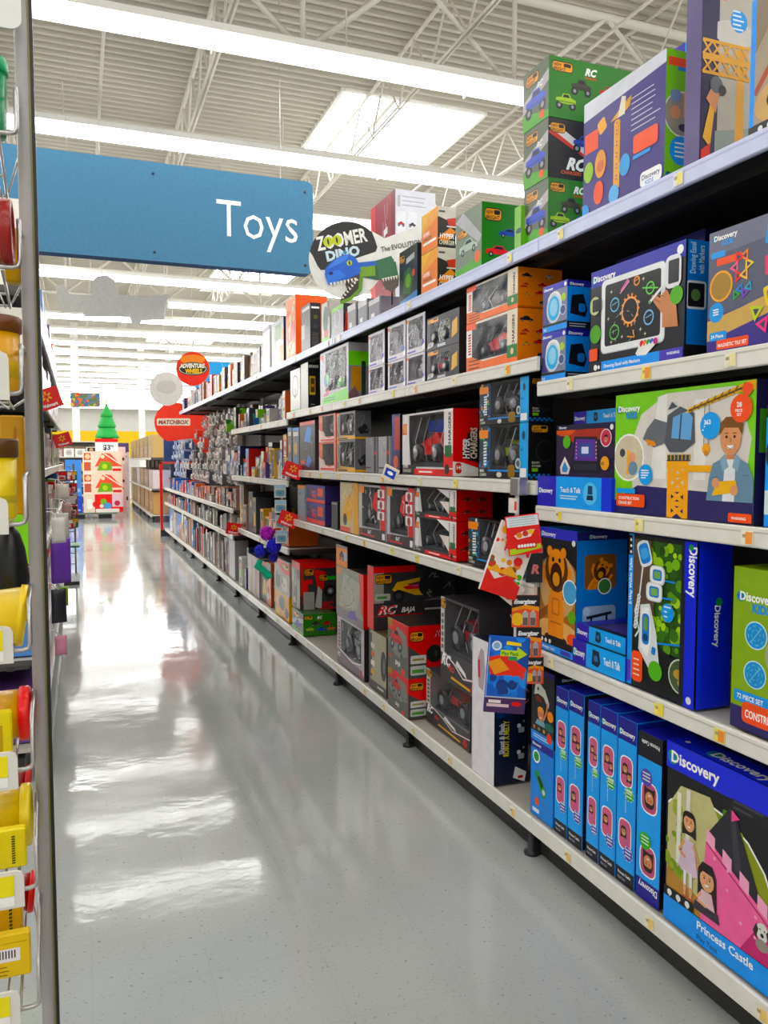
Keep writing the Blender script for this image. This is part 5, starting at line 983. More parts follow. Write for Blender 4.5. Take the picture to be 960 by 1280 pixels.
place('black box with an orange printed end on top of the olive car box', 420, 434, 684, zg+.001, d=.40, body='#141316', frontcol='#f08a1c', front=lambda a: (a.bg('#f0941c'), a_truck(a.sub(.5, .5, .7), '#3a2a1a'), a.r(0, .88, 1, 1, '#8a8088'), a.r(.7, .3, .95, .7, '#a8b8d8')), name='car_box')
def s_long(a):
    a.bg('#3a3a3c'); a.poly([(.12, .3), (.7, .45), (1, .5), (1, .0), (0, 0), (0, .3)], '#77777a'); a.r(0, .9, .5, 1, '#e8281e'); a.r(0, .0, 1, .42, '#3a3638'); a.r(0, .42, .12, .9, '#9a988e'); nb_badge(a, .02, .72, .16, .2); a.rr(.02, .46, .2, .57, '#b8c0b0', .2); a.r(.04, .49, .16, .53, '#4a8a4a')
    a.t('RC', .05, .25, .13, '#f4e8e8', it=.35, bold=.06, sx=1.2); a.t('RC', .045, .255, .13, '#e0242a', it=.35, sx=1.2); a.t('BAJA', .33, .26, .08, W_, it=.35, bold=.03, wf=.25); a.r(.04, .21, .6, .225, '#e0242a'); a.r(.62, .27, .82, .30, '#d8d8d4')
    a.poly([(.22, .62), (.28, .74), (.56, .80), (.56, .74), (.4, .7), (.6, .62), (.8, .5), (.5, .52), (.35, .6), (.3, .56)], '#f4c41c'); a.poly([(.34, .66), (.5, .70), (.66, .66), (.6, .62), (.4, .62)], '#e83a2a'); a.poly([(.44, .68), (.6, .70), (.66, .67), (.5, .65)], '#d85a9a'); a.c(.3, .52, .1, '#242426'); a.c(.3, .52, .05, '#4a4a4e'); a.c(.72, .66, .25, '#2a2a2c', .2); streaks(a, .6, .4, 1, .9, 8, ('#4a4a4e', '#1e1e20', '#8a8a8e'))
place('long black and red off-road car box lying across the red boxes', 459, 467, 709, zcr+.002, d=.48, body='#3a3a3c', frontcol='#d8281e', topcol='#3a1a18', side=s_long, bev=.002, name='car_box')
zg = place('small green truck box at the front of the base shelf', 364, 378, 768, z0, ps=419, X=D0-.008, body='#3f6a3a', frontcol='#7a8278', front=gt_front, side=gt_side(), bev=.002, name='truck_box')
def s_redwin(a):
    a.bg('#3a3638'); a.r(0, .88, 1, 1, '#e8281e'); a.poly([(0, .95), (.1, .95), (.1, .3), (0, .3)], '#b03a30'); a.poly([(.08, .62), (.22, .62), (.22, .12), (.08, .12)], '#f0241c'); a.r(.14, .55, .35, .64, '#f0241c'); a.poly([(.38, .86), (.72, .80), (.66, .45), (.52, .35)], '#f0241c'); nb_badge(a, .12, .72, .16, .26); nb_badge(a, .54, .6, .14, .24)
    a.r(.1, .0, .4, .38, '#a8a6a4'); a.poly([(.42, .05), (.5, .5), (.62, .4), (.6, .0)], '#c8c4c0'); a.rr(.78, .62, 1, .7, '#3ac83a', .3); a.c(.85, .38, .17, '#17171a'); a.c(.85, .38, .09, '#77777c'); a.c(.85, .38, .04, '#d0d0d4'); a.line([(.6, .3), (.8, .1)], .02, '#3a6a5a'); a.t('RC', .6, .03, .13, '#e0242a', it=.35, bold=.04); a.r(.55, .0, 1, .02, RD)
place('red windowed car box with a large black wheel, on the small green truck box', 364, 374, 704, zg+.001, ps=419, body='#e0281e', frontcol='#9a9288', side=s_redwin, front=lambda a: (a.r(0, .85, 1, 1, RD), blobs(a, 0, 0, 1, .85, 8, ['#8a8a7a', '#c8b8a8', '#5a5a4a'], .1, .3)), bev=.002, name='car_box')
zy = place('yellow and black truck box below a red and grey one', 343, 360, 746, z0, d=.26, body='#e8b01c', front=lambda a: (a.bg('#e0a828'), a.c(.5, .6, .45, '#17171a', .3), a.r(0, 0, .3, .3, '#f0c43a'), a.c(.85, .3, .3, '#1a1a1c', .2)), name='truck_box')
place('red and grey action toy box above the yellow and black truck box', 342, 361, 704, zy+.001, d=.26, body='#a8a294', front=lambda a: (a.bg('#a8a294'), a.poly([(0, 1), (1, .95), (1, .6), (.6, .62), (.3, .8)], '#f0281c'), nb_badge(a, .5, .74, .16, .45), a.rr(.1, .1, .4, .5, '#5a584c', .3), a.rr(.5, .08, .85, .5, '#d8d4c0', .3), blobs(a, 0, 0, 1, .6, 8, ['#7a7668', '#c8c0a8', '#484438'], .04, .12)), name='toy_box')

# ================================================================ TOP SHELF OF THE MIDDLE BAYS
z0 = 2.13+.003
def carfront(a): a.bg('#7c8a74'); nb_badge(a, .08, .6, .14, .4); a.poly([(0, .0), (1, 0), (1, .2), (0, .12)], '#5aa82a'); a.poly([(0, .9), (.9, .4), (1, .5), (.3, 1)], '#b8b8bc'); a_car(a.sub(.5, .42, .7), '#b8c8b8'); a.c(.85, .2, .1, '#f0702a')
def carside(a): a.bg('#2f7f1e'); nb_badge(a, .06, .72, .2, .4); a.t('RC', .76, .66, .16, W_, it=.4); a_car(a.sub(.65, .55, .5), '#2a4ab8'); a_car(a.sub(.4, .26, .62), '#e8281e')
place('green and grey remote control car box on the top shelf, red car on its side', 568, 600, 253, z0, ps=652, d=None, body='#2f7f1e', frontcol='#7c8a74', front=carfront, side=carside, bev=.002, name='car_box')
place('pale green box with a dark wheel squeezed beside the tall truck stack', 640, 648, 258, z0, d=.1, X=D0-.004, body='#7cba4a', front=lambda a: (a.bg('#86c456'), a.c(.7, .4, .5, '#2a4a5a', .22)), name='car_box')
def hy_front(a): a.bg('#f08a1c'); a.poly([(0, .5), (1, .75), (1, 1), (0, 1)], '#f4ac24'); a.poly([(0, .6), (.6, 1), (0, 1)], '#fbc43a'); a.t('HYPER', .1, .42, .1, W_, wf=.8, it=.2); a.t('CHARGERS', .1, .3, .08, '#3a3a3e', wf=.8, it=.2); a.r(.1, .2, .9, .26, W_)
def hy_side(a): a.bg('#2c2826'); a.poly([(0, 1), (1, 1), (1, .6), (0, .75)], '#d8d0c8'); a.poly([(0, .2), (.7, .5), (1, .4), (.5, .1)], '#e8902a'); a.poly([(.5, .7), (1, .75), (1, .5), (.6, .55)], '#c8402a'); a.t('HYPER', .1, .22, .12, W_, wf=.8, it=.2); a.t('CHARGER', .08, .06, .11, '#e8e0d0', wf=.85, it=.2); a.r(.05, .85, .4, .9, '#5a5652'); a.r(.5, .5, 1, .53, '#f0e8e0')
zh = place('yellow charger car box beside the round dinosaur sign, lower of two', 526, 546, 309, z0, ps=568, body='#2c2826', frontcol='#f08a1c', front=hy_front, side=hy_side, group='yellow charger car boxes', name='car_box')
place('yellow charger car box beside the round dinosaur sign, upper of two', 526, 546, 258, zh+.001, ps=568, body='#2c2826', frontcol='#f08a1c', front=hy_front, side=hy_side, group='yellow charger car boxes', name='car_box')
def wb_side(a):
    a.bg('#e2e4ee'); a.rr(.05, .88, .12, .96, '#b8b8b8', .1); lines(a, .16, .89, .8, .95, 3, '#b8bcc8', .008)
    for (u, v, c) in ((.14, .76, '#b8303a'), (.14, .56, '#3a3a48'), (.42, .76, '#3a3a3e'), (.42, .56, '#5a5a60')): a.r(u-.1, v-.09, u+.11, v+.09, '#eceef4'); a_truck(a.sub(u, v, .17), c)
def wb_front(a): a.bg('#a83a3a'); streaks(a, .3, .05, .9, .95, 10, ('#e0dcdc', '#6a6464', '#c8a0a0')); a.r(0, 0, .2, 1, '#e84a4a'); a.r(.85, 0, 1, 1, '#8a2024'); vbars(a, .7, .35, .15, .8, 6, W_)
place('big white box with a red windowed end behind the round dinosaur sign', 464, 494, 236, z0, d=.25, X=D0+.28, body='#e2e4ee', frontcol='#a83a3a', front=wb_front, side=wb_side, bev=.002, name='car_set_box')
place('dark green dinosaur toy box standing next to the round dinosaur sign', 499, 521, 303, z0, ps=526, body='#22262a', front=lambda a: (a.bg('#262b2e'), nb_badge(a, .0, .78, .14, .3), a.poly([(.4, .72), (.85, .76), (.85, .86), (.4, .82)], '#b8c4c4'), a.poly([(.2, .2), (.3, .6), (.6, .65), (.8, .4), (.6, .15)], '#3a6a3a'), a.c(.5, .4, .15, '#7aa83a'), a.c(.8, .5, .08, '#e0501c'), a.poly([(0, 0), (1, .0), (1, .16), (0, .06)], '#2a80c8')), name='dinosaur_box')
for i, (p0, p1, yt, c) in enumerate(((461, 476, 369, '#77707e'), (448, 460, 372, '#76767e'), (435, 446, 377, '#7a7a80'))):
    place('small grey box partly behind the round dinosaur sign, %s from the right' % ('first', 'second', 'third')[i], p0, p1, yt, z0, d=.2, body=c, frontcol=c, front=lambda a: (a.r(0, .75, 1, 1, '#d8d4d8'), a.r(.2, .1, .5, .3, '#e8e8ea'), a.r(.9, 0, 1, 1, '#2a2a2e')), group='small grey boxes by the round sign', name='toy_box')
place('silver windowed toy box with an orange and black side on the top shelf', 415, 430, 378, z0, ps=441, body='#17171a', frontcol='#b4b2ba', front=lambda a: (a.r(0, .85, 1, 1, '#84d01c'), a.ring(.5, .6, .3, .04, '#e8e8ec', 16), streaks(a, 0, .1, 1, .85, 5)), side=lambda a: (a.bg('#17171a'), a.poly([(.1, .1), (.3, .75), (.7, .5), (.8, .05)], '#e0481c')), name='robot_box')
place('white and green rounded toy pack between two black boxes on the top shelf', 403, 413, 374, z0, d=.12, body='#c8cac4', front=lambda a: (a.c(.5, .55, .3, '#1f6a55', .5), a.r(0, 0, 1, .12, '#7ad81c'), a.c(.6, .2, .3, '#c84a3a', .15), a.r(.7, .6, 1, 1, '#6a5a2a')), name='robot_box')
place('tall dark grey box with small white print on the top shelf', 378, 389, 377, z0, ps=402, body='#2c2d30', front=lambda a: (a.bg('#3a3b3e'), a.r(.1, .88, .9, .95, '#d8d8d4'), a.r(0, .3, .4, .6, '#b8b8b4'), streaks(a, 0, .1, .5, .9, 4)), side=lambda a: (a.bg('#232427'), a.r(.1, .88, .85, .92, W_), a.c(.5, .7, .2, '#5a5a2a'), a.c(.5, .5, .22, '#2a3a4a'), lines(a, .15, .1, .8, .35, 7, '#8a8c8e', .008)), name='figure_box')
place('tall bright orange box rising above its neighbours on the top shelf', 359, 371, 366, z0, ps=410, body='#ee6a2a', frontcol='#f08a4a', front=lambda a: (a.bg('#f08848'), blobs(a, .1, 0, .9, 1, 26, ['#f4b04a', '#e0602a', '#f4d0a0', '#d8402a', '#c8e0a0'], .05, .15), a.c(.7, .45, .22, '#e82a1c')), bev=.002, name='toy_box')
# ================================================================ FAR ROWS of small packages: each package its own object
CN = {'#d8d4cc': 'pale grey', '#f0ede4': 'white', '#e8b42a': 'yellow', '#e0702a': 'orange', '#c8302a': 'red', '#1c1c20': 'black', '#3a3c44': 'charcoal', '#2a6ab8': 'blue', '#5a8ac8': 'light blue', '#3a8a3a': 'green', '#8ad02a': 'lime green', '#6a4a8a': 'purple', '#7a6250': 'brown', '#b08050': 'cardboard brown', '#9a98a0': 'silver grey', '#b89890': 'dusty pink', '#2a2f6a': 'navy'}
def far_front(base, acc, style):
    def f(a):
        dark = '#1c1b20'
        if style == 'frame': a.r(.12, .14, .88, .9, dark); a.poly([(.2, .2), (.8, .2), (.7, .55), (.35, .6)], acc); a.r(.12, .55, .5, .6, '#8a888e'); a.r(0, .9, 1, 1, mix(base, acc, .4))
        elif style == 'card': a.r(0, .78, 1, 1, acc); a.rr(.2, .1, .8, .7, '#c8ccd2', .3); a.c(.5, .38, .25, mix(base, '#303038', .5), .2); a.r(.1, .02, .9, .08, '#e8e8e4')
        elif style == 'figure': a.r(.1, .06, .9, .94, dark); a.c(.5, .7, .2, '#c89a78'); a.r(.32, .3, .68, .6, acc); a.r(.36, .1, .46, .3, '#3a3a44'); a.r(.54, .1, .64, .3, '#3a3a44'); a.r(0, 0, 1, .08, base)
        elif style == 'print': a.poly([(0, .5), (1, .8), (1, 1), (0, 1)], acc); blobs(a, 0, 0, 1, .6, 5, [acc, '#e8e4da', '#2a2a30', mix(base, acc, .5)], .08, .22)
        else: a.r(.1, .7, .9, .76, '#8a8a90'); a.r(.2, .2, .8, .5, mix(base, acc, .3)); a.r(0, 0, .12, 1, mix(base, '#000000', .3))
    return f
def row(rowname, z, y0, y1, hr, wr, pal, styles, group, X=D0+.012, d=(.1, .3), sgn=1, gap=.12, cat='toy package', Xj=.04, used=None, zmax=None, stack=False, order=None):
    y = y0; i = 0; names = {}
    items = []
    while True:
        w = R.uniform(*wr)
        if y+w > y1: break
        items.append((y, w)); y += w + (.003 if R.random() > gap else R.uniform(.02, .09))
    for (yy, w) in items:
        base = R.choice(pal); acc = R.choice([c for c in pal if c != base] or pal); h = R.uniform(*hr); dd = R.uniform(*d); st = R.choice(styles)
        zz = z+.002; m = 2 if (stack and R.random() < .35) else 1
        for q in range(m):
            hh = h/m-.001 if m > 1 else h
            xx = X+R.uniform(0, Xj)
            nm = '%s %s %s, %s from near end of %s' % (CN[base], {'frame': 'windowed box', 'card': 'carded pack', 'figure': 'figure box', 'print': 'printed box', 'plain': 'carton'}[st], ('' if m == 1 else ('lower' if q == 0 else 'upper')), nth(i), rowname)
            if q == 0: h = min(h, roof_z(yy, z)-z-.004, roof_z(yy+w, z)-z-.004) if sgn > 0 else h; hh = h/m-.001 if m > 1 else h
            nm = ' '.join(nm.replace(' ,', ',').split())
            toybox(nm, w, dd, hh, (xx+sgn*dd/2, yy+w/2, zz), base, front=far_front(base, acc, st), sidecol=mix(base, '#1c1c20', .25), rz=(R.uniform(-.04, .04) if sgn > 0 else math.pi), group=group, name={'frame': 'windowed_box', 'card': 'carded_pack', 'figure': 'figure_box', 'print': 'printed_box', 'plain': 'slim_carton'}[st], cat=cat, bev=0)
            zz += hh+.001
        i += 1
G = ['#d8d4cc', '#f0ede4', '#9a98a0']; DKS = ['#1c1c20', '#3a3c44']
A_ = ['frame', 'card', 'print', 'figure']
place('tall silver toy box with a dark blue top left of the orange box', 341, 356, 394, 2.133, d=.16, body='#b8b8bc', frontcol='#b8b8bc', topcol='#23285a', side=lambda a: a.bg('#2a2f5a'), front=lambda a: (a.r(.3, .55, .8, .9, '#3f7a22'), a.r(.8, .5, 1, .75, '#f0902a'), a.r(.35, 0, .7, .5, '#c8c8cc'), a.r(.7, .05, 1, .4, '#f0a01c'), streaks(a, 0, .1, .4, .9, 4)), name='toy_box')
place('silver striped toy box, second to the left of the tall orange box', 330, 339, 404, 2.133, d=.16, body='#c8c8c8', frontcol='#c4c2c6', front=lambda a: (streaks(a, 0, .1, 1, .9, 8), a.r(0, .9, 1, 1, '#5a5a5e')), name='toy_box')
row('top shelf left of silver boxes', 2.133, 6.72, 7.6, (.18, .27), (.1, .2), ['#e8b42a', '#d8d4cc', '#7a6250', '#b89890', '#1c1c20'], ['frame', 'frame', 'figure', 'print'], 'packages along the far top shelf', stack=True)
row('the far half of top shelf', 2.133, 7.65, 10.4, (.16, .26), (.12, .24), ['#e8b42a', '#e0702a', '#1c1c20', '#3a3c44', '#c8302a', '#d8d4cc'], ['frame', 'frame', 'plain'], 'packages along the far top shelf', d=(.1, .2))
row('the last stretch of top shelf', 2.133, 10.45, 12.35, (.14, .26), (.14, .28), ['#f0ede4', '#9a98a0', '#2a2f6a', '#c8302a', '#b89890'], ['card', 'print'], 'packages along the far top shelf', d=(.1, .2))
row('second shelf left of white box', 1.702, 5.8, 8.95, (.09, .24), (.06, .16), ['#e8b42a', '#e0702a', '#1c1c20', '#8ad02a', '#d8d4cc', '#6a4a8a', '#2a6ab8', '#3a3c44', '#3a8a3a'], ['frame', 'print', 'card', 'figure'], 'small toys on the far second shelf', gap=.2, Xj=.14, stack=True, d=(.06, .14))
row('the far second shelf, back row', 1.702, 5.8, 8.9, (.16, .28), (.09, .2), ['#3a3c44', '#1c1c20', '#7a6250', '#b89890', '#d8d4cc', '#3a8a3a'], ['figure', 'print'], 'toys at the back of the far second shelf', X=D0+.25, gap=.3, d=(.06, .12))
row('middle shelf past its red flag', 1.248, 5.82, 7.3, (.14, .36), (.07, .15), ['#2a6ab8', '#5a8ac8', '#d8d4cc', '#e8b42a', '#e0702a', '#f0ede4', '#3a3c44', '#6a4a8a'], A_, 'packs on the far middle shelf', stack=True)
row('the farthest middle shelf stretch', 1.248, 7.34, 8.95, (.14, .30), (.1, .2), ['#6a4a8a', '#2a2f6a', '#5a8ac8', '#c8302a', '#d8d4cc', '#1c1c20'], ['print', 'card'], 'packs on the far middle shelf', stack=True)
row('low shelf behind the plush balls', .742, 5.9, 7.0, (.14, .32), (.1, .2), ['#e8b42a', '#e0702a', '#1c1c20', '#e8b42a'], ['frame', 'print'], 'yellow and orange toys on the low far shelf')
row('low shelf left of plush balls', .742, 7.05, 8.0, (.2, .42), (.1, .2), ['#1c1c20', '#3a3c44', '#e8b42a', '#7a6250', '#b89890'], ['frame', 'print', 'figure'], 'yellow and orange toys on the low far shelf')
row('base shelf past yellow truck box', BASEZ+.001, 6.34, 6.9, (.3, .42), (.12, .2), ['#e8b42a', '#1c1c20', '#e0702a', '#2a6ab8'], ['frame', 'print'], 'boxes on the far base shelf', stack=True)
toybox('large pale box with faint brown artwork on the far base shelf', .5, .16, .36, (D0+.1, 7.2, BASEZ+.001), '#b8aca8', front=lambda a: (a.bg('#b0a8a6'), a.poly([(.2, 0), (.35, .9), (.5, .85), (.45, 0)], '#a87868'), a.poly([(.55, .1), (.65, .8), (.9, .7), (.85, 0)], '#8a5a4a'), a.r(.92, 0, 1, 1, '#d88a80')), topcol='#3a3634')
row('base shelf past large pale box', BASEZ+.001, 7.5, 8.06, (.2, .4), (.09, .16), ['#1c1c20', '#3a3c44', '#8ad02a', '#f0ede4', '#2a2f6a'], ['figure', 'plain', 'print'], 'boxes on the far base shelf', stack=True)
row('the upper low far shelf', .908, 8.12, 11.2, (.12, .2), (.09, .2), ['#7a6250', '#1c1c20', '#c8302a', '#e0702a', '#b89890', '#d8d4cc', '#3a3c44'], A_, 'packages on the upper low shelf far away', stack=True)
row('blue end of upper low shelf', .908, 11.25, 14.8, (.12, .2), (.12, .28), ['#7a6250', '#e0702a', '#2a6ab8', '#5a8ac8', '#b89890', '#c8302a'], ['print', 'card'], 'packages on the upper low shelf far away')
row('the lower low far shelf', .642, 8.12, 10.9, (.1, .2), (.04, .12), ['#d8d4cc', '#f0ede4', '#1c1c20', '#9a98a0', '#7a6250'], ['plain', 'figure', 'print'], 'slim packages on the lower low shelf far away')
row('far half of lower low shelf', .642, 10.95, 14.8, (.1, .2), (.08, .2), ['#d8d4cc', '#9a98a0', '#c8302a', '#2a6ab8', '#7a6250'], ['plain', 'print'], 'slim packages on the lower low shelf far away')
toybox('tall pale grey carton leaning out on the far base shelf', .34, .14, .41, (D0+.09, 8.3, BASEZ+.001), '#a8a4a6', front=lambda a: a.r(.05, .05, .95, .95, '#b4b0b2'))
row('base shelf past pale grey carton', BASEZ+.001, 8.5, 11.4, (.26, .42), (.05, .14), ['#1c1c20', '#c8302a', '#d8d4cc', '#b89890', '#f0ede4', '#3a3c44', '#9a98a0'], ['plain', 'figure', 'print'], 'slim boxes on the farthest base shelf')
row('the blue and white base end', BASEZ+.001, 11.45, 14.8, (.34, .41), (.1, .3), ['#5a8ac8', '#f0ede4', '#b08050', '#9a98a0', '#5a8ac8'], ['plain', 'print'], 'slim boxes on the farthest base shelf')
# carded toys on pegs
pegcols = [('#b8b4ac', '#6a6460'), ('#cfccc6', '#8a3a34'), ('#a8a49e', '#4a4a50'), ('#d8d4ce', '#5a6a7a'), ('#8f8a84', '#c8c4bc'), ('#8a9ab8', '#c8d4e4')]
protos = []
def peg_card(c, a_, loc, w=.115, h=.15):
    b = MB(); b.box(-.004, -w/2, -h, .0, w/2, 0, c, 'print'); b.face([(-.0046, w*.46, -.045), (-.0046, -w*.46, -.045), (-.0046, -w*.46, -.008), (-.0046, w*.46, -.008)], a_)
    b.tube([(-.03, 0, .012), (.12, 0, -.004)], .0025, '#c8c8cc', 'metal', 5)
    o = b.obj('blister_pack', None, loc, 0, label='', category='blister pack', group='carded toy cars on pegs at the far end')
    b = MB(); b.box(-.032, -w*.33, -h*.88, -.004, w*.33, -h*.42, mix(c, '#ffffff', .4), 'plastic', bev=.006); b.obj('bubble', o); b = MB(); b.box(-.036, -w*.25, -h*.76, -.0325, w*.25, -h*.55, a_, 'plastic'); b.obj('toy_car', o)
    return o
base_l = 'small carded toy car hanging among crowded pegs at the far end of the right run'
n = 0
for zi, zt in enumerate((2.04, 1.885, 1.73, 1.575, 1.42, 1.27)):
    y = 9.15 if zi != 2 and zi != 3 else 9.1
    while y < (12.3 if zi == 0 else 14.9):
        if 12.0 < y < 13.0 and zt > 1.5: y += .2; continue
        k = R.randrange(5) if y < 13.2 else 5
        X = D0+.12+R.uniform(0, .16)+(.1 if zi < 2 else 0); loc = (X, y, zt-R.uniform(0, .03))
        if k < len(protos) and len(protos) > k and protos[k]: o = dup(protos[k], loc)
        else:
            while len(protos) <= k: protos.append(None)
            protos[k] = peg_card(*pegcols[k], loc); o = protos[k]
        o['label'] = base_l if k < 5 else 'small blue carded toy hanging by the red framed end panel'
        o['group'] = 'carded toy cars on pegs at the far end' if k < 5 else 'blue carded toys on pegs by the red panel'
        y += .15+R.uniform(0, .05); n += 1
# end panel: red frame and clear side
t = empty('end_panel', (D0+.02, 15.1, 0), 'red framed clear plastic end panel at the far end of the right run', 'panel')
b = MB(); b.box(-.10, 0, .12, -.05, .05, 1.36, '#e0342a', 'plastic'); b.box(-.1, 0, 1.33, .55, .05, 1.37, '#c85a50', 'plastic'); b.box(.5, 0, 0, .55, .05, 1.36, '#c85a50', 'plastic'); b.box(-.1, 0, 0, .55, .05, .12, '#3a3a44', 'plastic'); b.obj('frame', t)
b = MB(); b.box(-.05, .015, .12, .5, .03, 1.33, '#ffffff', 'poly'); b.obj('clear_panel', t)
b = MB(); b.box(-.02, .0, 1.37, .6, .04, 1.8, '#2a3f6e', 'paint'); b.box(.1, .04, 0, .6, .06, 1.8, '#24304a', 'paint'); b.obj('back_board', t)

# ================================================================ SIGNS
def sgn_frame(px, py, D, roll=0, yaw=0):
    """a frame facing the aisle visitor at depth D; returns origin, U, V, N"""
    O = at_d(px, py, D); U = _Rt.copy(); V = Vector((0, 0, 1))
    if yaw: U = Matrix.Rotation(yaw, 3, 'Z') @ U
    N = U.cross(V); Rm = Matrix.Rotation(roll, 3, N); return O, Rm @ U, Rm @ V, N
def circ(cx, cy, r, a0=0, a1=360, n=40): return [(cx+r*math.cos(math.radians(a0+(a1-a0)*i/n)), cy+r*math.sin(math.radians(a0+(a1-a0)*i/n))) for i in range(n+(0 if a1-a0 == 360 else 1))]
def sign_root(mb, name, label, cat, O): # keep the origin at the sign itself
    mb.v = [(v[0]-O.x, v[1]-O.y, v[2]-O.z) for v in mb.v]; return mb.obj(name, None, O, 0, label=label, category=cat)
class SArt(Art):
    """art in metres about a centre point"""
    def __init__(s, mb, O, U, V, S, m='print', off=.0): super().__init__(mb, Vector(O)-U*S/2-V*S/2+U.cross(V)*off, U, V, S, S, .0004, m)
def wire(mb, a, c, r=.0015): mb.tube([a, c], r, '#c8c8c8', 'metal', 4, False)
# blue department sign
YS = 7.6; rt = on_y(391, 228, YS); rb = on_y(391, 343, YS); lf = on_y(-90, 228, YS)
zt_, zb_ = rt.z, rb.z; xl, xr = lf.x, rt.x; O = Vector(((xl+xr)/2, YS, zb_)); H = zt_-zb_; w2 = (xr-xl)/2; q = .06
outl = [(-w2+q, 0), (w2-q, 0)] + circ(w2-q, q, q, 270, 360, 6) + circ(w2-q, H-q, q, 0, 90, 6) + circ(-w2+q, H-q, q, 90, 180, 6) + circ(-w2+q, q, q, 180, 270, 6)
b = MB(); b.prism(outl, (0, 0, 0), Vector((1, 0, 0)), Vector((0, 0, 1)), Vector((0, -1, 0)), .14, '#4a7a9a', 'matte', side='#17497c')
for x in (w2-.08, .15, -1.3):
    for z in (.08, H-.1): b.lathe([(.012, 0), (.012, .01)], '#2a3a48', 'plastic', 8, Matrix.Translation((x, -.001, z)) @ Matrix.Rotation(math.pi/2, 4, 'X'))
sg = b.obj('department_sign', None, O, 0, label='large blue hanging sign reading Toys in white letters', category='sign')
b = MB(); a = Art(b, (-w2, -.002, 0), (1, 0, 0), (0, 0, 1), 2*w2, H); tl = on_y(271, 296, YS); tr = on_y(372, 296, YS)
u0 = (tl.x-xl)/(2*w2); hh = (on_y(290, 250, YS).z-on_y(290, 294, YS).z)/H
a.t('Toys', u0, (on_y(290, 296, YS).z-zb_)/H, hh*1.1, '#ffffff', bold=-.004, wf=(tr.x-tl.x)/(2*w2)); b.obj('lettering', sg)
b = MB()
for x in (w2-.3, -w2+.3): wire(b, (x, .07, H), (x, .07, 6.15-zb_), .003)
b.obj('hanging_wire', sg)
# grey cut-out card seen from behind
O, U, V, N = sgn_frame(140, 372, 8.6); pts = [(160, 430), (178, 424), (192, 436), (200, 452), (262, 456), (262, 420), (278, 402), (305, 398), (328, 412), (334, 430), (338, 452), (400, 462), (484, 452), (470, 486), (468, 524), (404, 526), (396, 540), (376, 536), (368, 514), (240, 516), (236, 502), (176, 502), (164, 470)]
pl = [((x/2.286-140)*.0086, -((y/2.286+170)-372)*.0086) for x, y in pts]
b = MB(); b.prism(pl[::-1], O, U, V, N, .006, '#cfcdc6', 'matte'); c_ = sign_root(b, 'cutout_sign', 'blank grey cut-out card hanging in the air below the blue sign', 'sign', O)
b = MB(); wire(b, V*.0+Vector((0, 0, .2))-U*.1, Vector((0, 0, 6.15-O.z))-U*.1); wire(b, Vector((0, 0, .12))-U*.45, Vector((0, 0, 6.15-O.z))-U*.45); b.obj('hanging_wire', c_)
# dinosaur toy sign: white card with round end
O, U, V, N = sgn_frame(433, 325, 4.0, math.radians(11)); k = 4.0/1000
card = [(x*k, y*k) for x, y in circ(0, 0, 47, 40, 335, 50)] + [(58*k, -40*k), (98*k, -42*k), (98*k, 25*k), (52*k, 17*k)]
b = MB(); b.prism(card, O, U, V, N, .006, '#e9e8e4', 'print'); sg = sign_root(b, 'header_sign', 'round white dinosaur toy sign with a blue dinosaur head and lettering', 'sign', O)
b = MB(); a = SArt(b, (0, 0, 0), U, V, 300*k)
def Q(x, y): return (.5+x/300, .5+y/300)
def PP(pts, c): a.poly([Q(*p) for p in pts], c)
PP([(47*math.cos(math.radians(q)), 47*math.sin(math.radians(q))) for q in range(36, 158, 8)]+[(-40, 12), (-37, 0), (-34, -6), (-28, -7), (-10, -3), (30, 2), (38, 3), (41, 8), (40, 16)], '#1b1b1c')
a.t('ZOOMER', *Q(-33, 18), 17/300, '#f4f4f0', bold=.03, wf=64/300); a.c(*Q(-18, 26), 6.2/300, '#c8d02a'); a.c(*Q(-18, 26), 1.2/300, '#1b1b1c', 4/300); a.c(*Q(-7, 26), 6.2/300, '#c8d02a'); a.c(*Q(-7, 26), 1.2/300, '#1b1b1c', 4/300)
a.t('DINO', *Q(-24, 3), 12/300, '#cfe4ee', bold=.05, wf=48/300); a.c(*Q(0, 9), 2.5/300, '#3a8ab0'); a.t('The EVOLUTION', *Q(45, 1), 6.5/300, '#2a2a2e', bold=.01, wf=52/300)
# neck and rear dinosaur
PP([(12, -8), (30, -10), (60, -14), (60, -36), (34, -32), (14, -24)], '#2f5a3c'); PP([(14, -10), (34, -12), (32, -26), (12, -24)], '#7aa040'); PP([(12, -6), (34, -8), (58, -10), (58, -16), (14, -12)], '#2f62b8')
PP([(36, -8), (56, -6), (60, -20), (60, -36), (36, -32)], '#3a6a4a'); PP([(38, -32), (60, -34), (58, -44), (48, -50), (40, -44)], '#5a524c')
for i in range(6): PP([(39+i*3.4, -31), (42+i*3.4, -31), (40.5+i*3.4, -36)], '#e8e4d8')
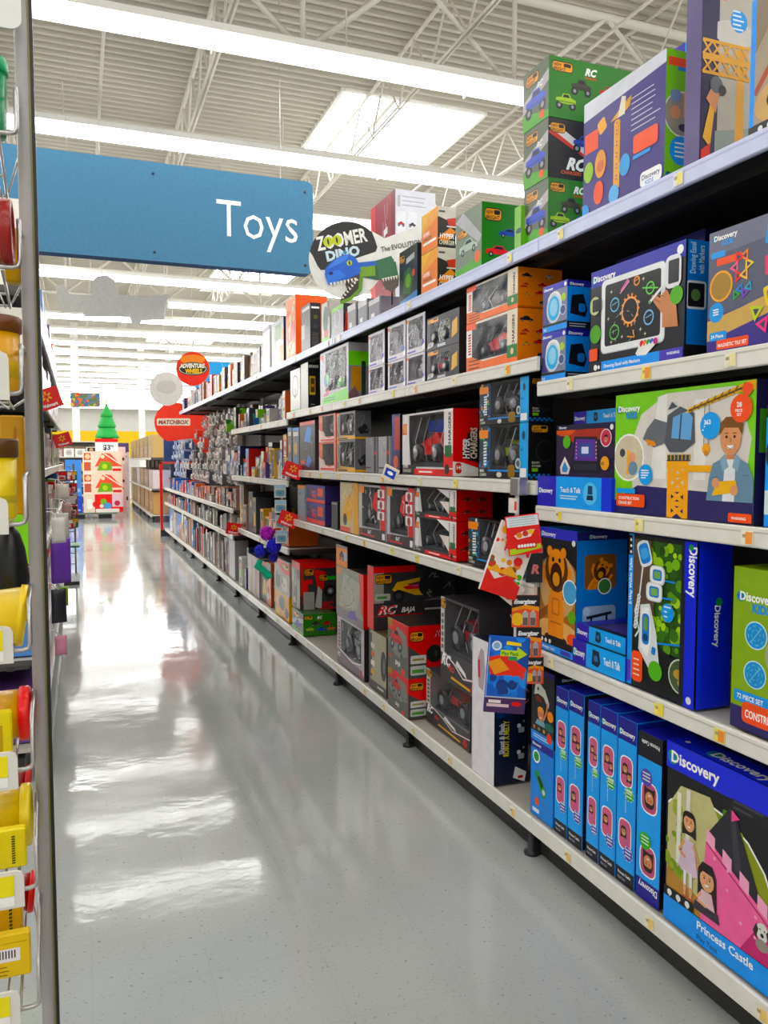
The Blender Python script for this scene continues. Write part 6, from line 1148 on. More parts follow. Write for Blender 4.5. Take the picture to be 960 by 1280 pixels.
# head
PP([(-29, -20), (-30, -13), (-28, -6), (-22, -1), (-14, 3), (-5, 6), (4, 6), (9, 3), (13, -3), (15, -10), (15, -16), (12, -21), (8, -24), (-2, -26), (-10, -24), (-18, -25), (-24, -27), (-28, -26)], '#2c62c8'); PP([(-26, -7), (-14, 2), (-4, 5), (4, 5), (0, 0), (-12, -4)], '#4a80e0'); PP([(-29, -20), (-26, -12), (-12, -10), (-4, -20), (-18, -24), (-28, -26)], '#3a78dc'); a.c(*Q(-22, -13), 3/300, '#14245a', 2/300); a.c(*Q(3, -5), 3.4/300, '#b8d03a'); a.c(*Q(3, -5), 1/300, '#101010', 3/300)
PP([(-8, -25), (14, -20), (12, -36), (-4, -46), (-18, -50), (-15, -44), (-6, -36)], '#3c302c'); PP([(14, -18), (16, -26), (12, -40), (-2, -50), (-17, -53), (-18, -49), (-4, -46), (8, -38), (11, -28)], '#6a9a30')
for i in range(8): x = -26+i*4.4; PP([(x, -24.5), (x+3, -24.5), (x+1.5, -30)], '#f4f0e4')
for i in range(7): x = -14+i*3.6; y = -47+i*3.0; PP([(x, y), (x+2.5, y+1), (x-1, y+5)], '#f4f0e4')
b.obj('printed_picture', sg)
b = MB(); b.tube([U*.2-V*.17+N*-.01, U*.2-V*.17-N*.06+Vector((0, 0, -.08))], .005, '#2a2a2e', 'plastic', 5); b.obj('sign_clip', sg)
# orange round header with tail, at the far end of the run
def round_sign(px, py, D, r, name, label, cols, art, tail=None, wireup=0):
    O, U, V, N = sgn_frame(px, py, D); k = D/1000
    P = circ(0, 0, r*k) if tail is None else [(x*k, y*k) for x, y in tail]
    b = MB(); b.prism(P, O, U, V, N, .008, cols, 'print'); sg = sign_root(b, name, label, 'sign', O)
    b = MB(); a = SArt(b, (0, 0, 0), U, V, 2*r*k, off=.001); art(a); b.obj('printed_face', sg)
    if wireup: b = MB(); wire(b, (0, 0, r*k), (0, 0, 6.15-O.z), .002); b.obj('hanging_wire', sg)
    return sg
round_sign(218, 528, 12.9, 25, 'header_sign', 'orange round sign with a tapering tail above the far pegs', '#e8481c', lambda a: (a.rr(.06, .42, .9, .60, '#e8d8c8', .2), a.t('MATCHBOX', .1, .46, .10, '#8a3a20', bold=.04, it=.2, wf=.76)), tail=circ(0, 0, 25, 62, 250, 30)+[(20, -20), (32, -34), (42, -42), (43, 6), (28, 14)])
round_sign(241, 461, 11.0, 21, 'hanging_sign', 'round orange hanging sign with a black and yellow wheel emblem', '#e8641c', lambda a: (a.c(.5, .5, .49, '#e8421c'), a.c(.5, .78, .38, '#f0902a', .14), a.c(.5, .5, .44, '#1a3a2a', .2), a.c(.5, .5, .41, '#e8e4d0', .17), a.c(.5, .5, .39, '#1c2420', .16), a.t('ADVENTURE', .12, .53, .12, '#f4f0e0', bold=.05, it=.1, wf=.74), a.t('WHEELS', .28, .37, .13, '#f4c81c', bold=.05, it=.1, wf=.5)), wireup=1.6)
round_sign(208, 486, 12.2, 21, 'hanging_sign', 'plain pale grey round card left of the round orange sign', '#d2cfca', lambda a: (a.c(.5, .55, .3, '#c2beb8', .2),), wireup=1.5)
O, U, V, N = sgn_frame(278, 474, 12.6); k = .0126
b = MB(); b.prism([(-34*k, -24*k), (16*k, -30*k), (18*k, 10*k), (8*k, 21*k), (-20*k, 21*k), (-34*k, 8*k)], O, U, V, N, .01, '#3a9ad8', 'print'); sg = sign_root(b, 'hanging_sign', 'blue card panel behind the round orange hanging sign', 'sign', O); b = MB(); wire(b, (0, 0, .2), (0, 0, 6.15-O.z), .003); b.obj('hanging_wire', sg)
O, U, V, N = sgn_frame(106, 500, 24); k = .024
b = MB(); b.prism([(-18*k, -9*k), (19*k, -8*k), (19*k, 9*k), (-18*k, 9*k)], O, U, V, N, .012, '#6a7a8a', 'print'); sg = sign_root(b, 'banner', 'multicoloured rectangular banner hanging beside the inflatable tree', 'banner', O)
b = MB(); a = SArt(b, (0, 0, 0), U, V, 36*k, off=.002); a.box = (0, .24*a.W, a.W, .76*a.W); wb_ = MB(); wire(wb_, Vector((-.3, 0, .2)), Vector((-.3, 0, 6.15-O.z)), .004); wire(wb_, Vector((.3, 0, .2)), Vector((.3, 0, 6.15-O.z)), .004); wb_.obj('hanging_wire', sg); blobs(a, 0, .26, 1, .74, 70, ['#c8402a', '#e0702a', '#5a7a4a', '#4a6a9a', '#7a6a8a', '#c8b040'], .03, .08); b.obj('printed_face', sg)
# red shelf flags
def flag(px, py, X, yaw, label, sz=.075, tilt=-.35):
    O = on_x(px, py, X); U = Matrix.Rotation(yaw, 3, 'Z') @ Vector((1, 0, 0)); V = Vector((0, 0, 1)); N = U.cross(V); Rm = Matrix.Rotation(tilt, 3, N); U = Rm @ U; V = Rm @ V
    b = MB(); w = sz*1.25; b.prism([(-w/2, -sz/2), (w/2, -sz/2), (w/2, sz/2), (-w/2, sz/2)], O, U, V, N, .002, '#e0201c', 'print'); o = sign_root(b, 'shelf_flag', label, 'shelf flag', O)
    b = MB(); a = SArt(b, (0, 0, 0), U, V, sz, off=.0006)
    for i in range(6): an = i*math.pi/3+math.pi/2; a.line([(.5+.09*math.cos(an), .62+.09*math.sin(an)), (.5+.25*math.cos(an), .62+.25*math.sin(an))], .09, '#f8b81c')
    a.t('Walmart', .08, .12, .16, W_, bold=.03, wf=.85); b.obj('printed_face', o); return o
flag(366, 588, D0-.05, -.3, 'red shelf flag with yellow spark on the middle shelf edge', .105)
flag(360, 649, D0-.05, -.3, 'red shelf flag with yellow spark on the third shelf up', .105)
flag(292, 661, D0-.05, -.3, 'red shelf flag with yellow spark on the far low shelf', .115, -.15)
# small white and blue tag card on the middle shelf edge
O = on_x(488, 592, D0-.03); U = Matrix.Rotation(-.35, 3, 'Z') @ Vector((.8, -.6, 0)).normalized(); N = U.cross(Vector((0, 0, 1))); Rm = Matrix.Rotation(-.4, 3, N); U = Rm @ U; V = Rm @ Vector((0, 0, 1))
b = MB(); b.prism([(-.045, -.035), (.045, -.035), (.045, .035), (-.045, .035)], O, U, V, N, .002, '#f4f0e4', 'print'); o = sign_root(b, 'shelf_flag', 'tilted white card with a blue panel hanging from the middle shelf edge', 'shelf flag', O)
b = MB(); a = SArt(b, (0, 0, 0), U, V, .09, off=.0006); a.r(.08, .2, .92, .8, '#f0a02a'); a.r(.1, .22, .9, .78, '#f4f2ec'); a.r(.14, .28, .86, .74, '#2448b8'); a.c(.5, .52, .2, W_, .1); b.obj('printed_face', o)

# ================================================================ CLIP STRIP with hanging packets, at the joint of bays
def pouch(mb, O, U, V, N, w, h, t, col, m='print', crimp=.012):
    """a filled bag: flat crimped ends, bulging middle"""
    nx, ny = 6, 8; F = []; fr = []; bk = []
    for j in range(ny+1):
        for i in range(nx+1):
            x = (i/nx-.5)*w; y = (j/ny-.5)*h; e = max(0, 1-abs(2*i/nx-1)**3)*max(0, 1-abs(2*j/ny-1)**4); fr.append(Vector(O)+U*x+V*y+N*(t/2*e)); bk.append(Vector(O)+U*x+V*y-N*(t/2*e+.0006))
    n = (nx+1)*(ny+1)
    for j in range(ny):
        for i in range(nx): a_ = j*(nx+1)+i; F.append((a_, a_+1, a_+nx+2, a_+nx+1)); F.append((n+a_+nx+1, n+a_+nx+2, n+a_+1, n+a_))
    for i in range(nx): F.append((i, n+i, n+i+1, i+1)); q = ny*(nx+1)+i; F.append((q+1, n+q+1, n+q, q))
    for j in range(ny): a_ = j*(nx+1); F.append((a_+nx+1, n+a_+nx+1, n+a_, a_)); c = a_+nx; F.append((c, n+c, n+c+nx+1, c+nx+1))
    mb.mesh(fr+bk, F, col, m, True)
YC = on_x(655, 600, D0-.02).y; XC = D0-.045
t = empty('clip_strip', (XC, YC, .62), 'clear plastic clip strip hanging at the bay joint, holding small packets', 'clip strip')
b = MB(); b.box(-.002, -.012, 0, .0, .012, .68, '#d8d8da', 'plastic'); b.obj('strip', t)
b = MB(); b.box(-.014, -.03, .66, .025, .03, .72, '#c4c2c0', 'metal', bev=.004); b.box(-.018, -.028, .60, -.012, .028, .65, '#efe6e0', 'plastic'); b.box(-.0185, -.026, .61, -.018, -.012, .64, '#e8502a', 'print'); b.obj('bracket', t)
for i in range(7): b = MB(); b.tube([(-.003, 0, .08+i*.08), (-.02, 0, .082+i*.08), (-.022, 0, .09+i*.08)], .002, '#e8e8ea', 'plastic', 4); b.obj('hook', t)
def packet(label, px, py, D, w, h, roll, col, art, th=.014, name='snack_packet', cat='packet', flat=False):
    O, U, V, N = sgn_frame(px, py, D, roll)
    b = MB()
    if flat: b.prism([(-w/2, -h/2), (w/2, -h/2), (w/2, h/2), (-w/2, h/2)], O, U, V, N, .006, col, 'print')
    else: pouch(b, O, U, V, N, w, h, th, col)
    o = sign_root(b, name, label, cat, O)
    S = max(w, h); b = MB(); a = Art(b, -U*w/2-V*h/2+N*(th/2+.001 if not flat else .0006), U, V, w, h, .00005); art(a); b.obj('printed_face', o); return o
DC = 2.62
def cand1(a):
    a.bg('#e83a2a'); a.win(.02, .02, .98, .98); a.r(0, .72, 1, 1, '#e9eef0'); lines(a, .1, .76, .9, .94, 4, '#a8b8c0', .015); a.poly([(.05, .62), (.5, .72), (.95, .66), (.95, .3), (.5, .22), (.1, .3)], '#e02a24'); a.poly([(.2, .5), (.5, .6), (.85, .62), (.7, .44), (.3, .40)], '#f4e8e0'); a.c(.36, .50, .09, '#f0902a'); a.c(.55, .53, .09, '#c8401c'); a.c(.72, .56, .08, '#f4c83a'); a.poly([(0, 0), (1, .12), (1, .24), (0, .16)], '#b8d41c'); a.rr(.2, .14, .85, .3, '#d8201c', .3); [a.c(.32+q*.09, .22, .045, W_, .055, n=7) for q in range(6)]
def cand2(a):
    a.bg('#f4ece4'); blobs(a, .03, .05, .97, .97, 46, ['#e83a2a', '#f0902a', '#f4c81c', '#4ab03a', '#3a8ad0', '#f4f0ec', '#d84a3a', '#8a5a3a'], .04, .13); a.poly([(0, .0), (1, .0), (1, .2), (.6, .3), (.3, .2), (0, .34)], '#e03a22'); a.t('Play', .3, .62, .09, '#e0402a', bold=.05); a.poly([(.05, .3), (.25, .4), (.4, .34), (.6, .44), (.9, .3)], '#f4b02a'); a.r(0, 0, .03, 1, W_)
packet('tilted colourful snack pouch with a white edge on the clip strip', 635, 700, DC-.03, .125, .235, -.32, '#f0e8e0', cand2, .016)
packet('red and white candy bag at the top of the clip strip', 654, 668, DC-.07, .105, .125, .12, '#e83a2a', cand1, .022)
packet('small triangular looking orange snack bag hanging lowest of the snack pouches', 637, 738, DC-.01, .07, .07, -.7, '#f0c8a0', lambda a: (a.bg('#f4e8dc'), a.c(.5, .5, .3, '#f0902a'), a.c(.6, .3, .2, '#e04a2a'), a.c(.3, .7, .12, '#f0c81c')), .014)
packet('black card with a pink letter R hanging behind the candy bags', 668, 705, DC+.06, .055, .125, 0, '#17171c', lambda a: (a.bg('#17171c'), a.r(0, .8, 1, 1, '#8a8a8c'), a.t('R', .3, .25, .24, '#e08a8a', bold=.05, it=.2), a.c(.5, .9, .15, '#2a2a2c', .06)), flat=True, name='hanging_card', cat='card')
def batt(a):
    a.bg('#17151a'); a.poly([(0, .0), (1, .0), (1, .62), (.5, .7), (0, .6)], '#f0601c'); a.poly([(0, .6), (.5, .7), (1, .64), (1, .5), (.5, .58), (0, .5)], '#f8a02a'); a.t('Energizer', .06, .74, .14, W_, bold=.05, it=.2, wf=.84); a.c(.2, .25, .24, '#f8c83a')
    for u in (.38, .66): a.rr(u, .04, u+.22, .48, '#b8b0ac', .2); a.r(u+.02, .06, u+.2, .3, '#6a5a54'); a.r(u+.07, .48, u+.15, .52, '#d8d4d0')
packet('battery pack with white lettering, upper one on the clip strip', 657, 764, DC-.02, .088, .105, 0, '#f0601c', batt, flat=True, name='battery_pack', cat='batteries')
packet('battery pack with white lettering, second one on the clip strip', 661, 803, DC, .082, .1, 0, '#f0601c', batt, flat=True, name='battery_pack', cat='batteries')
packet('battery pack with white lettering, lowest on the clip strip, half hidden by comic bag', 668, 838, DC+.03, .06, .09, 0, '#f0601c', batt, flat=True, name='battery_pack', cat='batteries')
def comic(a):
    a.bg('#1f5fc0'); a.r(0, 0, 1, .2, '#4a2a5a'); blobs(a, 0, .22, 1, 1, 14, ['#2a78d8', '#184a9a', '#3a90e8'], .1, .2); a.poly([(0, .72), (.4, .78), (.95, .6), (.9, .45), (.5, .5), (.1, .48)], '#e8451c'); a.poly([(0, .66), (.3, .72), (.55, .58), (.2, .5)], '#f0a01c'); blobs(a, .1, .25, .9, .5, 12, ['#1a68d0', '#3a8ae8', '#123a80'], .08, .16)
    a.poly([(.3, .83), (.7, .83), (.7, .88), (.95, .79), (.7, .70), (.7, .75), (.3, .75)], '#c8e02a'); a.t('Play Pack', .33, .765, .045, '#2a8a3a', bold=.03, wf=.42); a.r(.5, .7, .72, .735, '#3aa04a'); a.c(.2, .88, .12, '#e8eef4'); a.c(.2, .88, .08, '#8ab8d8'); a.poly([(.42, .9), (.8, .89), (.78, .93), (.44, .95)], '#f4d83a')
    a.r(.06, .08, .6, .12, '#e8c8d0'); a.r(.1, .13, .4, .17, '#f4e8ec'); a.c(.78, .13, .12, '#d8302a', .06); a.r(0, .2, 1, .215, '#c8d0d8'); a.line([(.02, .22), (.02, .98)], .02, '#a8c0e0'); a.line([(.98, .22), (.98, .98)], .02, '#2a3a5a')
packet('blue and red comic play bag hanging over the tall white box', 633, 843, 2.44, .125, .235, -.07, '#1f5fc0', comic, .016, name='play_bag', cat='play pack')
pb_ = bpy.data.objects['play_bag']; b = MB(); b.tube([Vector((0, 0, .115)), Vector((XC, YC, .745))-pb_.location], .002, '#e8e8ea', 'plastic', 5); b.obj('hang_cord', pb_)
# paler clip strip at the far joint, with pale blue packs
P0 = on_x(352, 600, D0-.03)
t = empty('clip_strip', (P0.x, P0.y, .84), 'narrow clip strip with pale blue packs at the far bay joint', 'clip strip'); b = MB(); b.box(0, -.012, 0, .002, .012, .52, '#dcdcd8', 'plastic'); b.obj('strip', t)
for i in range(4):
    packet('pale blue and white carded pack on the far clip strip, %s from the top' % nth(i), 350+i*.6, 614+i*19, P0.length-.12 if False else 5.85, .085, .095, 0, '#c8d8e0', lambda a: (a.bg('#c8d0cc'), a.rr(.1, .1, .9, .6, '#7a98a8', .3), a.r(0, .72, 1, .95, '#d8e0b8' if False else '#a8c8e0'), a.c(.5, .36, .2, '#4a90b8', .12)), flat=True, name='hanging_card', cat='card', th=.006)
# plush pom-pom toy hanging over the aisle
O = on_x(336, 690, D0-.13); t = empty('plush_toy', O, 'fluffy hanging toy of pink, blue and teal pom-pom balls', 'plush toy')
def furball(c, r, col, name, n=420):
    b = MB(); b.ball(c, r*.86, col, 'plush', 16, 10); C_ = Vector(c)
    for i in range(n):
        z = R.uniform(-1, 1); an = R.uniform(0, 6.283); s = math.sqrt(1-z*z); d = Vector((s*math.cos(an), s*math.sin(an), z)); p = C_+d*r*.8; q = C_+(d+Vector((R.uniform(-.2, .2), R.uniform(-.2, .2), R.uniform(-.2, .2))))*r*R.uniform(1.0, 1.16); sd = d.cross(Vector((0, 0, 1)) if abs(z) < .9 else Vector((1, 0, 0))).normalized()*r*.06
        b.face([p-sd, p+sd, q], mix(col, '#ffffff', R.uniform(0, .18)), 'plush')
    return b.obj(name, t)
k = (O-CAM).length/1000
def off(px, py, dd=0): return _Rt*((px-336)*k)+Vector((0, 0, (690-py)*k))+_F*dd
furball(off(334, 667), .062, '#c83ac8', 'pink_pompom'); furball(off(343, 682, -.02), .064, '#2a2ad8', 'blue_pompom'); furball(off(325, 689, .01), .052, '#2a34d0', 'blue_pompom'); furball(off(341, 697, .02), .04, '#3a2ac0', 'blue_pompom'); furball(off(345, 664, .04), .03, '#d8303a', 'red_pompom', 150)
b = MB(); b.tube([off(325, 700), off(322, 708), off(328, 712), off(334, 718), off(338, 722)], [.02, .03, .022, .03, .024], '#2ad0a0', 'plush', 8); b.obj('teal_legs', t)
b = MB(); b.ball(off(333, 683, -.06), .012, '#e8e8ec', 'plastic', 8, 5); b.ball(off(332, 679, -.06), .008, '#e8e8ec', 'plastic', 8, 5); b.obj('eyes', t)
b = MB(); b.tube([off(336, 662), off(338, 650, .02), Vector((.12, 0, (690-649)*k))], .003, '#e8e8ea', 'plastic', 5); b.obj('cord', t)
# ================================================================ LEFT RUN of shelving across the aisle (seen edge-on)
XLEFT = -.19
def left_bay(y0, y1, label, tiers, seed): return shelf_bay(y0, y1, tiers, label, X=XLEFT, sgn=-1, seed=seed, tags=1, height=2.15)
LB = [3.7, 4.85, 6.0, 7.15, 8.3, 9.45]
for i in range(5): left_bay(LB[i], LB[i+1], 'white shelving bay of the left run, %s behind the steel rack post' % nth(i), [.55, .95, 1.35, 1.75, 2.13], 40+i)
LP = ['#f0ede4', '#d8d4cc', '#9a98a0', '#5a8ac8', '#c8302a', '#1c1c20', '#3a3c44', '#6a4a8a', '#8ad02a', '#b89890']
for (zz, nm, hr) in ((.168, 'left base shelf', (.2, .30)), (.55, 'lowest raised left shelf', (.2, .32)), (.95, 'third left shelf up', (.2, .32)), (1.35, 'fourth left shelf up', (.2, .32)), (1.75, 'fifth left shelf up', (.18, .3)), (2.13, 'top left shelf', (.2, .4))):
    row(nm, zz, 3.75, 9.35, hr, (.18, .42), LP, A_, 'packages on the left run, seen edge-on', X=XLEFT-.012, sgn=-1, Xj=0.0, d=(.15, .3), gap=.2)
flag(59, 499, XLEFT+.05, .1, 'red shelf flag with yellow spark high on the left run', .10, .35)
flag(78, 550, XLEFT+.06, .1, 'red shelf flag farther along the left run', .11, .3)
# hanging packs that stick out from the left run
for i in range(9):
    y = 9.6+.16*(i % 3); zt = 1.25-.13*(i//3)
cl = [('#6a4a3a', '#c8302a'), ('#b8303a', '#f0ede4'), ('#3a6a3a', '#e8b42a'), ('#7a6250', '#d8d4cc'), ('#c8504a', '#2a2a30')]
for i in range(20):
    c, a_ = cl[i % 5]; o = peg_card(c, a_, (0, 0, 0), .16, .11) if i < 5 else dup(hp[i % 5], (0, 0, 0))
    if i == 0: hp = []
    if i < 5: hp.append(o)
    o.location = (XLEFT-.02+.05*(i % 3), 9.7+.17*(i % 4), 1.27-.135*(i//4)); o.rotation_euler.z = math.pi/2+.2
    o['label'] = 'carded toy of a side display near the blue boxes, hanging in a dense column'; o['group'] = 'carded toys hanging at the end of the left run'
t = empty('side_display', (XLEFT-.0, 9.95, 0), 'narrow wire side display stand at the far end of the left run', 'display stand')
b = MB(); b.tube([(-.1, .35, 0), (-.1, .35, 1.35)], .012, '#8a8a8c', 'metal', 6); b.tube([(.12, .35, 0), (.12, .35, 1.35)], .012, '#8a8a8c', 'metal', 6)
for i in range(10): b.tube([(-.1, .35, .15+i*.13), (.12, .35, .15+i*.13)], .005, '#8a8a8c', 'metal', 5)
b.obj('frame', t)
b = MB(); b.box(-.13, -.4, .0, .16, .38, .04, '#3a3a3e', 'paint'); b.box(-.12, -.38, .42, .17, -.0, .44, '#3a7a5a', 'paint'); b.obj('base', t)
hang = [('#7a4ab8', .18, .30, 4.6, .86), ('#f0ede8', .12, .16, 4.3, 1.05), ('#d8d4cc', .13, .2, 5.2, 1.0), ('#9ac83a', .1, .14, 4.9, .62), ('#e8a0b8', .1, .12, 4.15, .5), ('#f0ede8', .11, .16, 5.8, .75), ('#3a6ab8', .08, .2, 6.4, .8), ('#b89890', .12, .14, 6.9, 1.0), ('#2a2a30', .12, .2, 4.0, .72), ('#e8e0d0', .14, .12, 5.5, 1.2)]
for i, (c, w, h, y, z) in enumerate(hang):
    O = Vector((XLEFT+.085, y, z)); b = MB(); pouch(b, (0, 0, 0), Vector((.9, .43, 0)).normalized(), Vector((0, 0, 1)), Vector((.43, -.9, 0)).normalized(), w*.6, h*.8, .03, c)
    o = b.obj('hanging_pack', None, O, 0, label='%s bagged toy hanging off the left run, %s from its near end' % (['purple', 'white', 'pale grey', 'lime green', 'pink', 'long white', 'blue', 'dusty pink', 'black', 'cream'][i], nth(sorted(q[3] for q in hang).index(y))), category='bagged toy', group='bagged toys hanging off the left run')
    b = MB(); b.tube([(0, 0, h*.38), (-.03, 0, h*.38+.03), (-.09, 0, h*.38+.035)], .003, '#c8c8cc', 'metal', 5); b.obj('peg_hook', o)
# ================================================================ ACROSS THE FAR CROSS-AISLE
def gp(px, py): p = on_z(px, py, 0); return p
# stacked display of boxed play sets on a low wheeled platform
p = gp(130, 648); DD = (p-CAM).length; k = DD/1000; FX = p.x; FY = p.y; wd2 = 44*k
t = empty('platform_cart', (FX-.12, FY+.35, 0), 'low dark wheeled platform under the stacked red play set boxes', 'cart')
b = MB(); b.box(-.75, -.35, .10, .42, .35, .14, '#6a7a6a', 'paint'); b.obj('deck', t)
b = MB(); b.box(.0, -.3, .0, .3, .3, .10, '#151517', 'plastic'); b.box(-.6, -.3, 0, -.3, .3, .10, '#151517', 'plastic'); b.obj('pallet_block', t)
for sx in (-.2,): b = MB(); b.lathe([(.02, -.02), (.06, -.02), (.06, .02), (.02, .02)], '#77777a', 'plastic', 14, Matrix.Translation((sx, -.38, .06)) @ Matrix.Rotation(math.pi/2, 4, 'X')); b.obj('wheel', t)
def playset(a, red=False):
    a.bg('#f0d8c4' if not red else '#e83a2c'); a.r(0, 0, .24, 1, '#f4e0d0'); a.r(.03, .6, .2, .92, '#d8502a'); a.c(.12, .76, .12, '#f4c8a0'); a.r(.03, .1, .2, .5, '#c8604a'); a.poly([(.3, .3), (.5, .95), (.7, .9), (1, .3)], '#e8604a'); a.poly([(.35, .1), (.45, .55), (.7, .5), (.75, .12)], '#7aa83a'); a.c(.55, .3, .12, '#b8d84a'); a.c(.5, .75, .09, '#f4d8b8'); a.r(.75, .08, .97, .2, '#d8342a'); a.line([(.5, .95), (.95, .4)], .05, '#f4ece4')
def playset2(a): a.bg('#e8281e'); a.r(0, 0, .28, 1, '#e4d8c4'); a.rr(.08, .2, .22, .75, '#f4f4ee', .3); a.c(.3, .45, .16, '#d82a2a'); a.c(.5, .6, .16, '#7ab83a'); a.c(.6, .35, .2, '#5a9ad0'); a.c(.45, .35, .1, '#f4e8e0'); a.r(.72, .3, 1, 1, '#e8c8d0'); a.c(.85, .5, .15, '#c83a5a'); a.rr(.3, .0, .9, .2, '#f4ece4', .3)
zb = .141
def tset(label, h, front, base): 
    global zb
    o = toybox(label, wd2, .5, h, (FX, FY+.3, zb), base, front=front, bev=.0, group='red play set boxes stacked at the cross aisle', name='play_set_box', rz=0); return o
# boxes here face the visitor (-y): turn the box so its front looks down the aisle
hs = (.43, .47, .52); fr = (playset2, playset, playset)
for i in range(3):
    h = (22, 26, 26)[i]*k*.97; o = toybox(['red play set box, bottom one of the far stack', 'peach and red play set box, middle one of the far stack', 'peach and red play set box, top one of the far stack'][i], wd2, .45, h, (FX, FY+.3, zb), ['#e8281e', '#f0d8c4', '#f0d8c4'][i], front=fr[i], rz=math.pi/2, bev=0, name='play_set_box'); zb += h+.002
o = empty('price_sign', (FX+.1, FY+.12, zb), 'red and white price sign standing on the stacked play set boxes', 'sign'); b = MB(); b.box(-.26, 0, 0, .26, .012, .30, '#f4f0f0', 'print'); b.box(-.26, -.003, .22, .26, 0, .30, '#d8202a', 'print'); a = Art(b, (-.26, 0, 0), (1, 0, 0), (0, 0, 1), .52, .30); a.t('$3', .34, .12, .42, '#2a2a3a', bold=.03); a.t('96', .66, .34, .2, '#2a2a3a'); b.obj('card', o)
zpl = zb
# blue boxed sets beside it
p2 = gp(97, 648)
for i, (h, z_) in enumerate(((.40, .145), (.86, .548))):
    toybox(['dark blue boxed toy at the bottom of the tall blue stack', 'tall light blue boxed toy standing on the dark blue one'][i], .36, .4, h, (on_y(92, 600, FY+.1).x, FY+.3, z_), ['#2a4ac8', '#5a90d0'][i], front=lambda a: (a.bg('#4a84cc' if a.H > .5 else '#2a48c0'), a.rr(.3, .35, .7, .7, '#d8e4f0', .2), a.c(.5, .5, .15, '#c84a5a'), a.r(.1, .1, .9, .2, '#8ab8e8')), rz=math.pi/2, bev=0, name='toy_box')

# far shelving, cartons and pallets right of the cross aisle
def simple_bay(x0, x1, y, h, label, shelves, face='-y', depth=.5, back='#77736c'):
    t = empty('shelving_bay', ((x0+x1)/2, y, 0), label, 'shelving'); w = x1-x0
    b = MB(); b.box(-w/2, depth-.03, .05, w/2, depth, h, back, 'paint'); b.obj('back_panel', t)
    for x in (-w/2, w/2-.04): b = MB(); b.box(x, depth-.08, 0, x+.04, depth-.03, h, '#8e8a84', 'paint'); b.obj('upright', t)
    for z in shelves: b = MB(); b.box(-w/2, 0, z-.03, w/2, depth-.03, z, '#d0ccc2', 'paint'); b.obj('shelf', t)
    return t
# run continuing on the right beyond the cross aisle
Y = 18.6; i = 0
while Y < 27:
    shelf_bay(Y, Y+1.4, [.75, 1.45], 'far shelving bay beyond the cross aisle on the right, %s one' % nth(i), X=D0+.05, seed=90+i, tags=0, height=1.95, top=False)
    for (z, h, c) in ((.17, .5, '#b08a5a'), (.752, .42, ['#c8b8b8', '#9a8a78', '#b09060'][i % 3]), (1.452, .52, ['#b89a6a', '#a08a6a'][i % 2])):
        toybox('brown carton on %s of the far right shelving, %s bay' % ({.17: 'the base', .752: 'the middle shelf', 1.452: 'the top shelf'}[z], nth(i)), 1.2, .4, h, (D0+.30, Y+.7, z+.002), c, bev=0, name='carton', cat='carton', group='brown cartons on the far right shelving', front=lambda a: (a.r(.3, .2, .7, .5, mix(c, '#ffffff', .2)), a.line([(0, .5), (1, .5)], .02, '#d8c8a0')))
    Y += 1.42; i += 1
# pink and white feature boxes seen past the red display stack
for i, (px, py, h, w, c) in enumerate(((157, 640, 1.75, .3, '#e8c0b8'), (171, 634, 1.9, .5, '#d8ccd0'))):
    q = gp(px, py); t_ = toybox(['narrow pink display carton standing past the red play set stack', 'tall pale display of black and white boxes past the pink one'][i], w, .3, h, (q.x-.12-.32*i, q.y+.2, .001), c, front=lambda a: (blobs(a, .1, .1, .9, .95, 26, [c, '#3a3238', '#8a5a6a', '#f4ece8'], .06, .16), a.r(0, .86, 1, 1, '#4a3a6a' if i else '#f0d0c8')), rz=math.pi/2, bev=0, name='display_carton', cat='display')
# aisle-end shelving behind the red stack, under the tree
tx = gp(118, 634)
SB_ = simple_bay(tx.x-1.2, tx.x+.75, tx.y+.9, 1.98, 'grey aisle end shelving behind the red play set stack', [.3, .7, 1.1, 1.5, 1.97])
n = 0
for z in (.302, .702, 1.102, 1.502):
    x = tx.x-1.15
    while x < tx.x+.4:
        w = R.uniform(.2, .36); c = R.choice(['#d8d4cc', '#c8b8b0', '#9a98a0', '#e8b42a', '#b89890', '#f0ede4'])
        toybox('small package on the grey aisle end shelving behind the red stack', w, .25, R.uniform(.2, .32), (x+w/2, tx.y+1.05, z), c, front=far_front(c, '#7a6250', R.choice(A_)), rz=math.pi/2, bev=0, name='toy_package', cat='toy package', group='small packages on the grey aisle end shelving'); x += w+.03; n += 1
# white cabinet-like display and grey shelf end on the left of the cross aisle
q = gp(84, 645)
for i, (dx, h, w, c) in enumerate(((-.35, 2.0, .6, '#e8e6e0'), (.65, 1.85, .7, '#d8d0c8'))):
    o = simple_bay(q.x+dx-w/2, q.x+dx+w/2, q.y+7.2+i*1.4, h, ['white shelf end standing far left behind the blue boxes', 'beige shelf end with jars, far left of the tree'][i], [.4, .8, 1.2, 1.6, h-.01], back=c)
    for z in (.402, .802, 1.202, 1.602):
        for j in range(3): toybox('small boxed item on the %s' % ['white shelf end', 'beige shelf end with jars'][i], w/3.4, .2, .2+.02*j if z < 1.6 else .17, (q.x+dx+(j-1)*w/3.1, q.y+7.35+i*1.4, z), ['#b8a8a0', '#c8504a', '#8a8a90'][(j+i) % 3], rz=math.pi/2, bev=0, name='toy_package', cat='toy package', group='small boxed items on the %s' % ['white shelf end', 'beige shelf end'][i], front=lambda a: a.r(.2, .2, .8, .7, '#e8e0d8'))
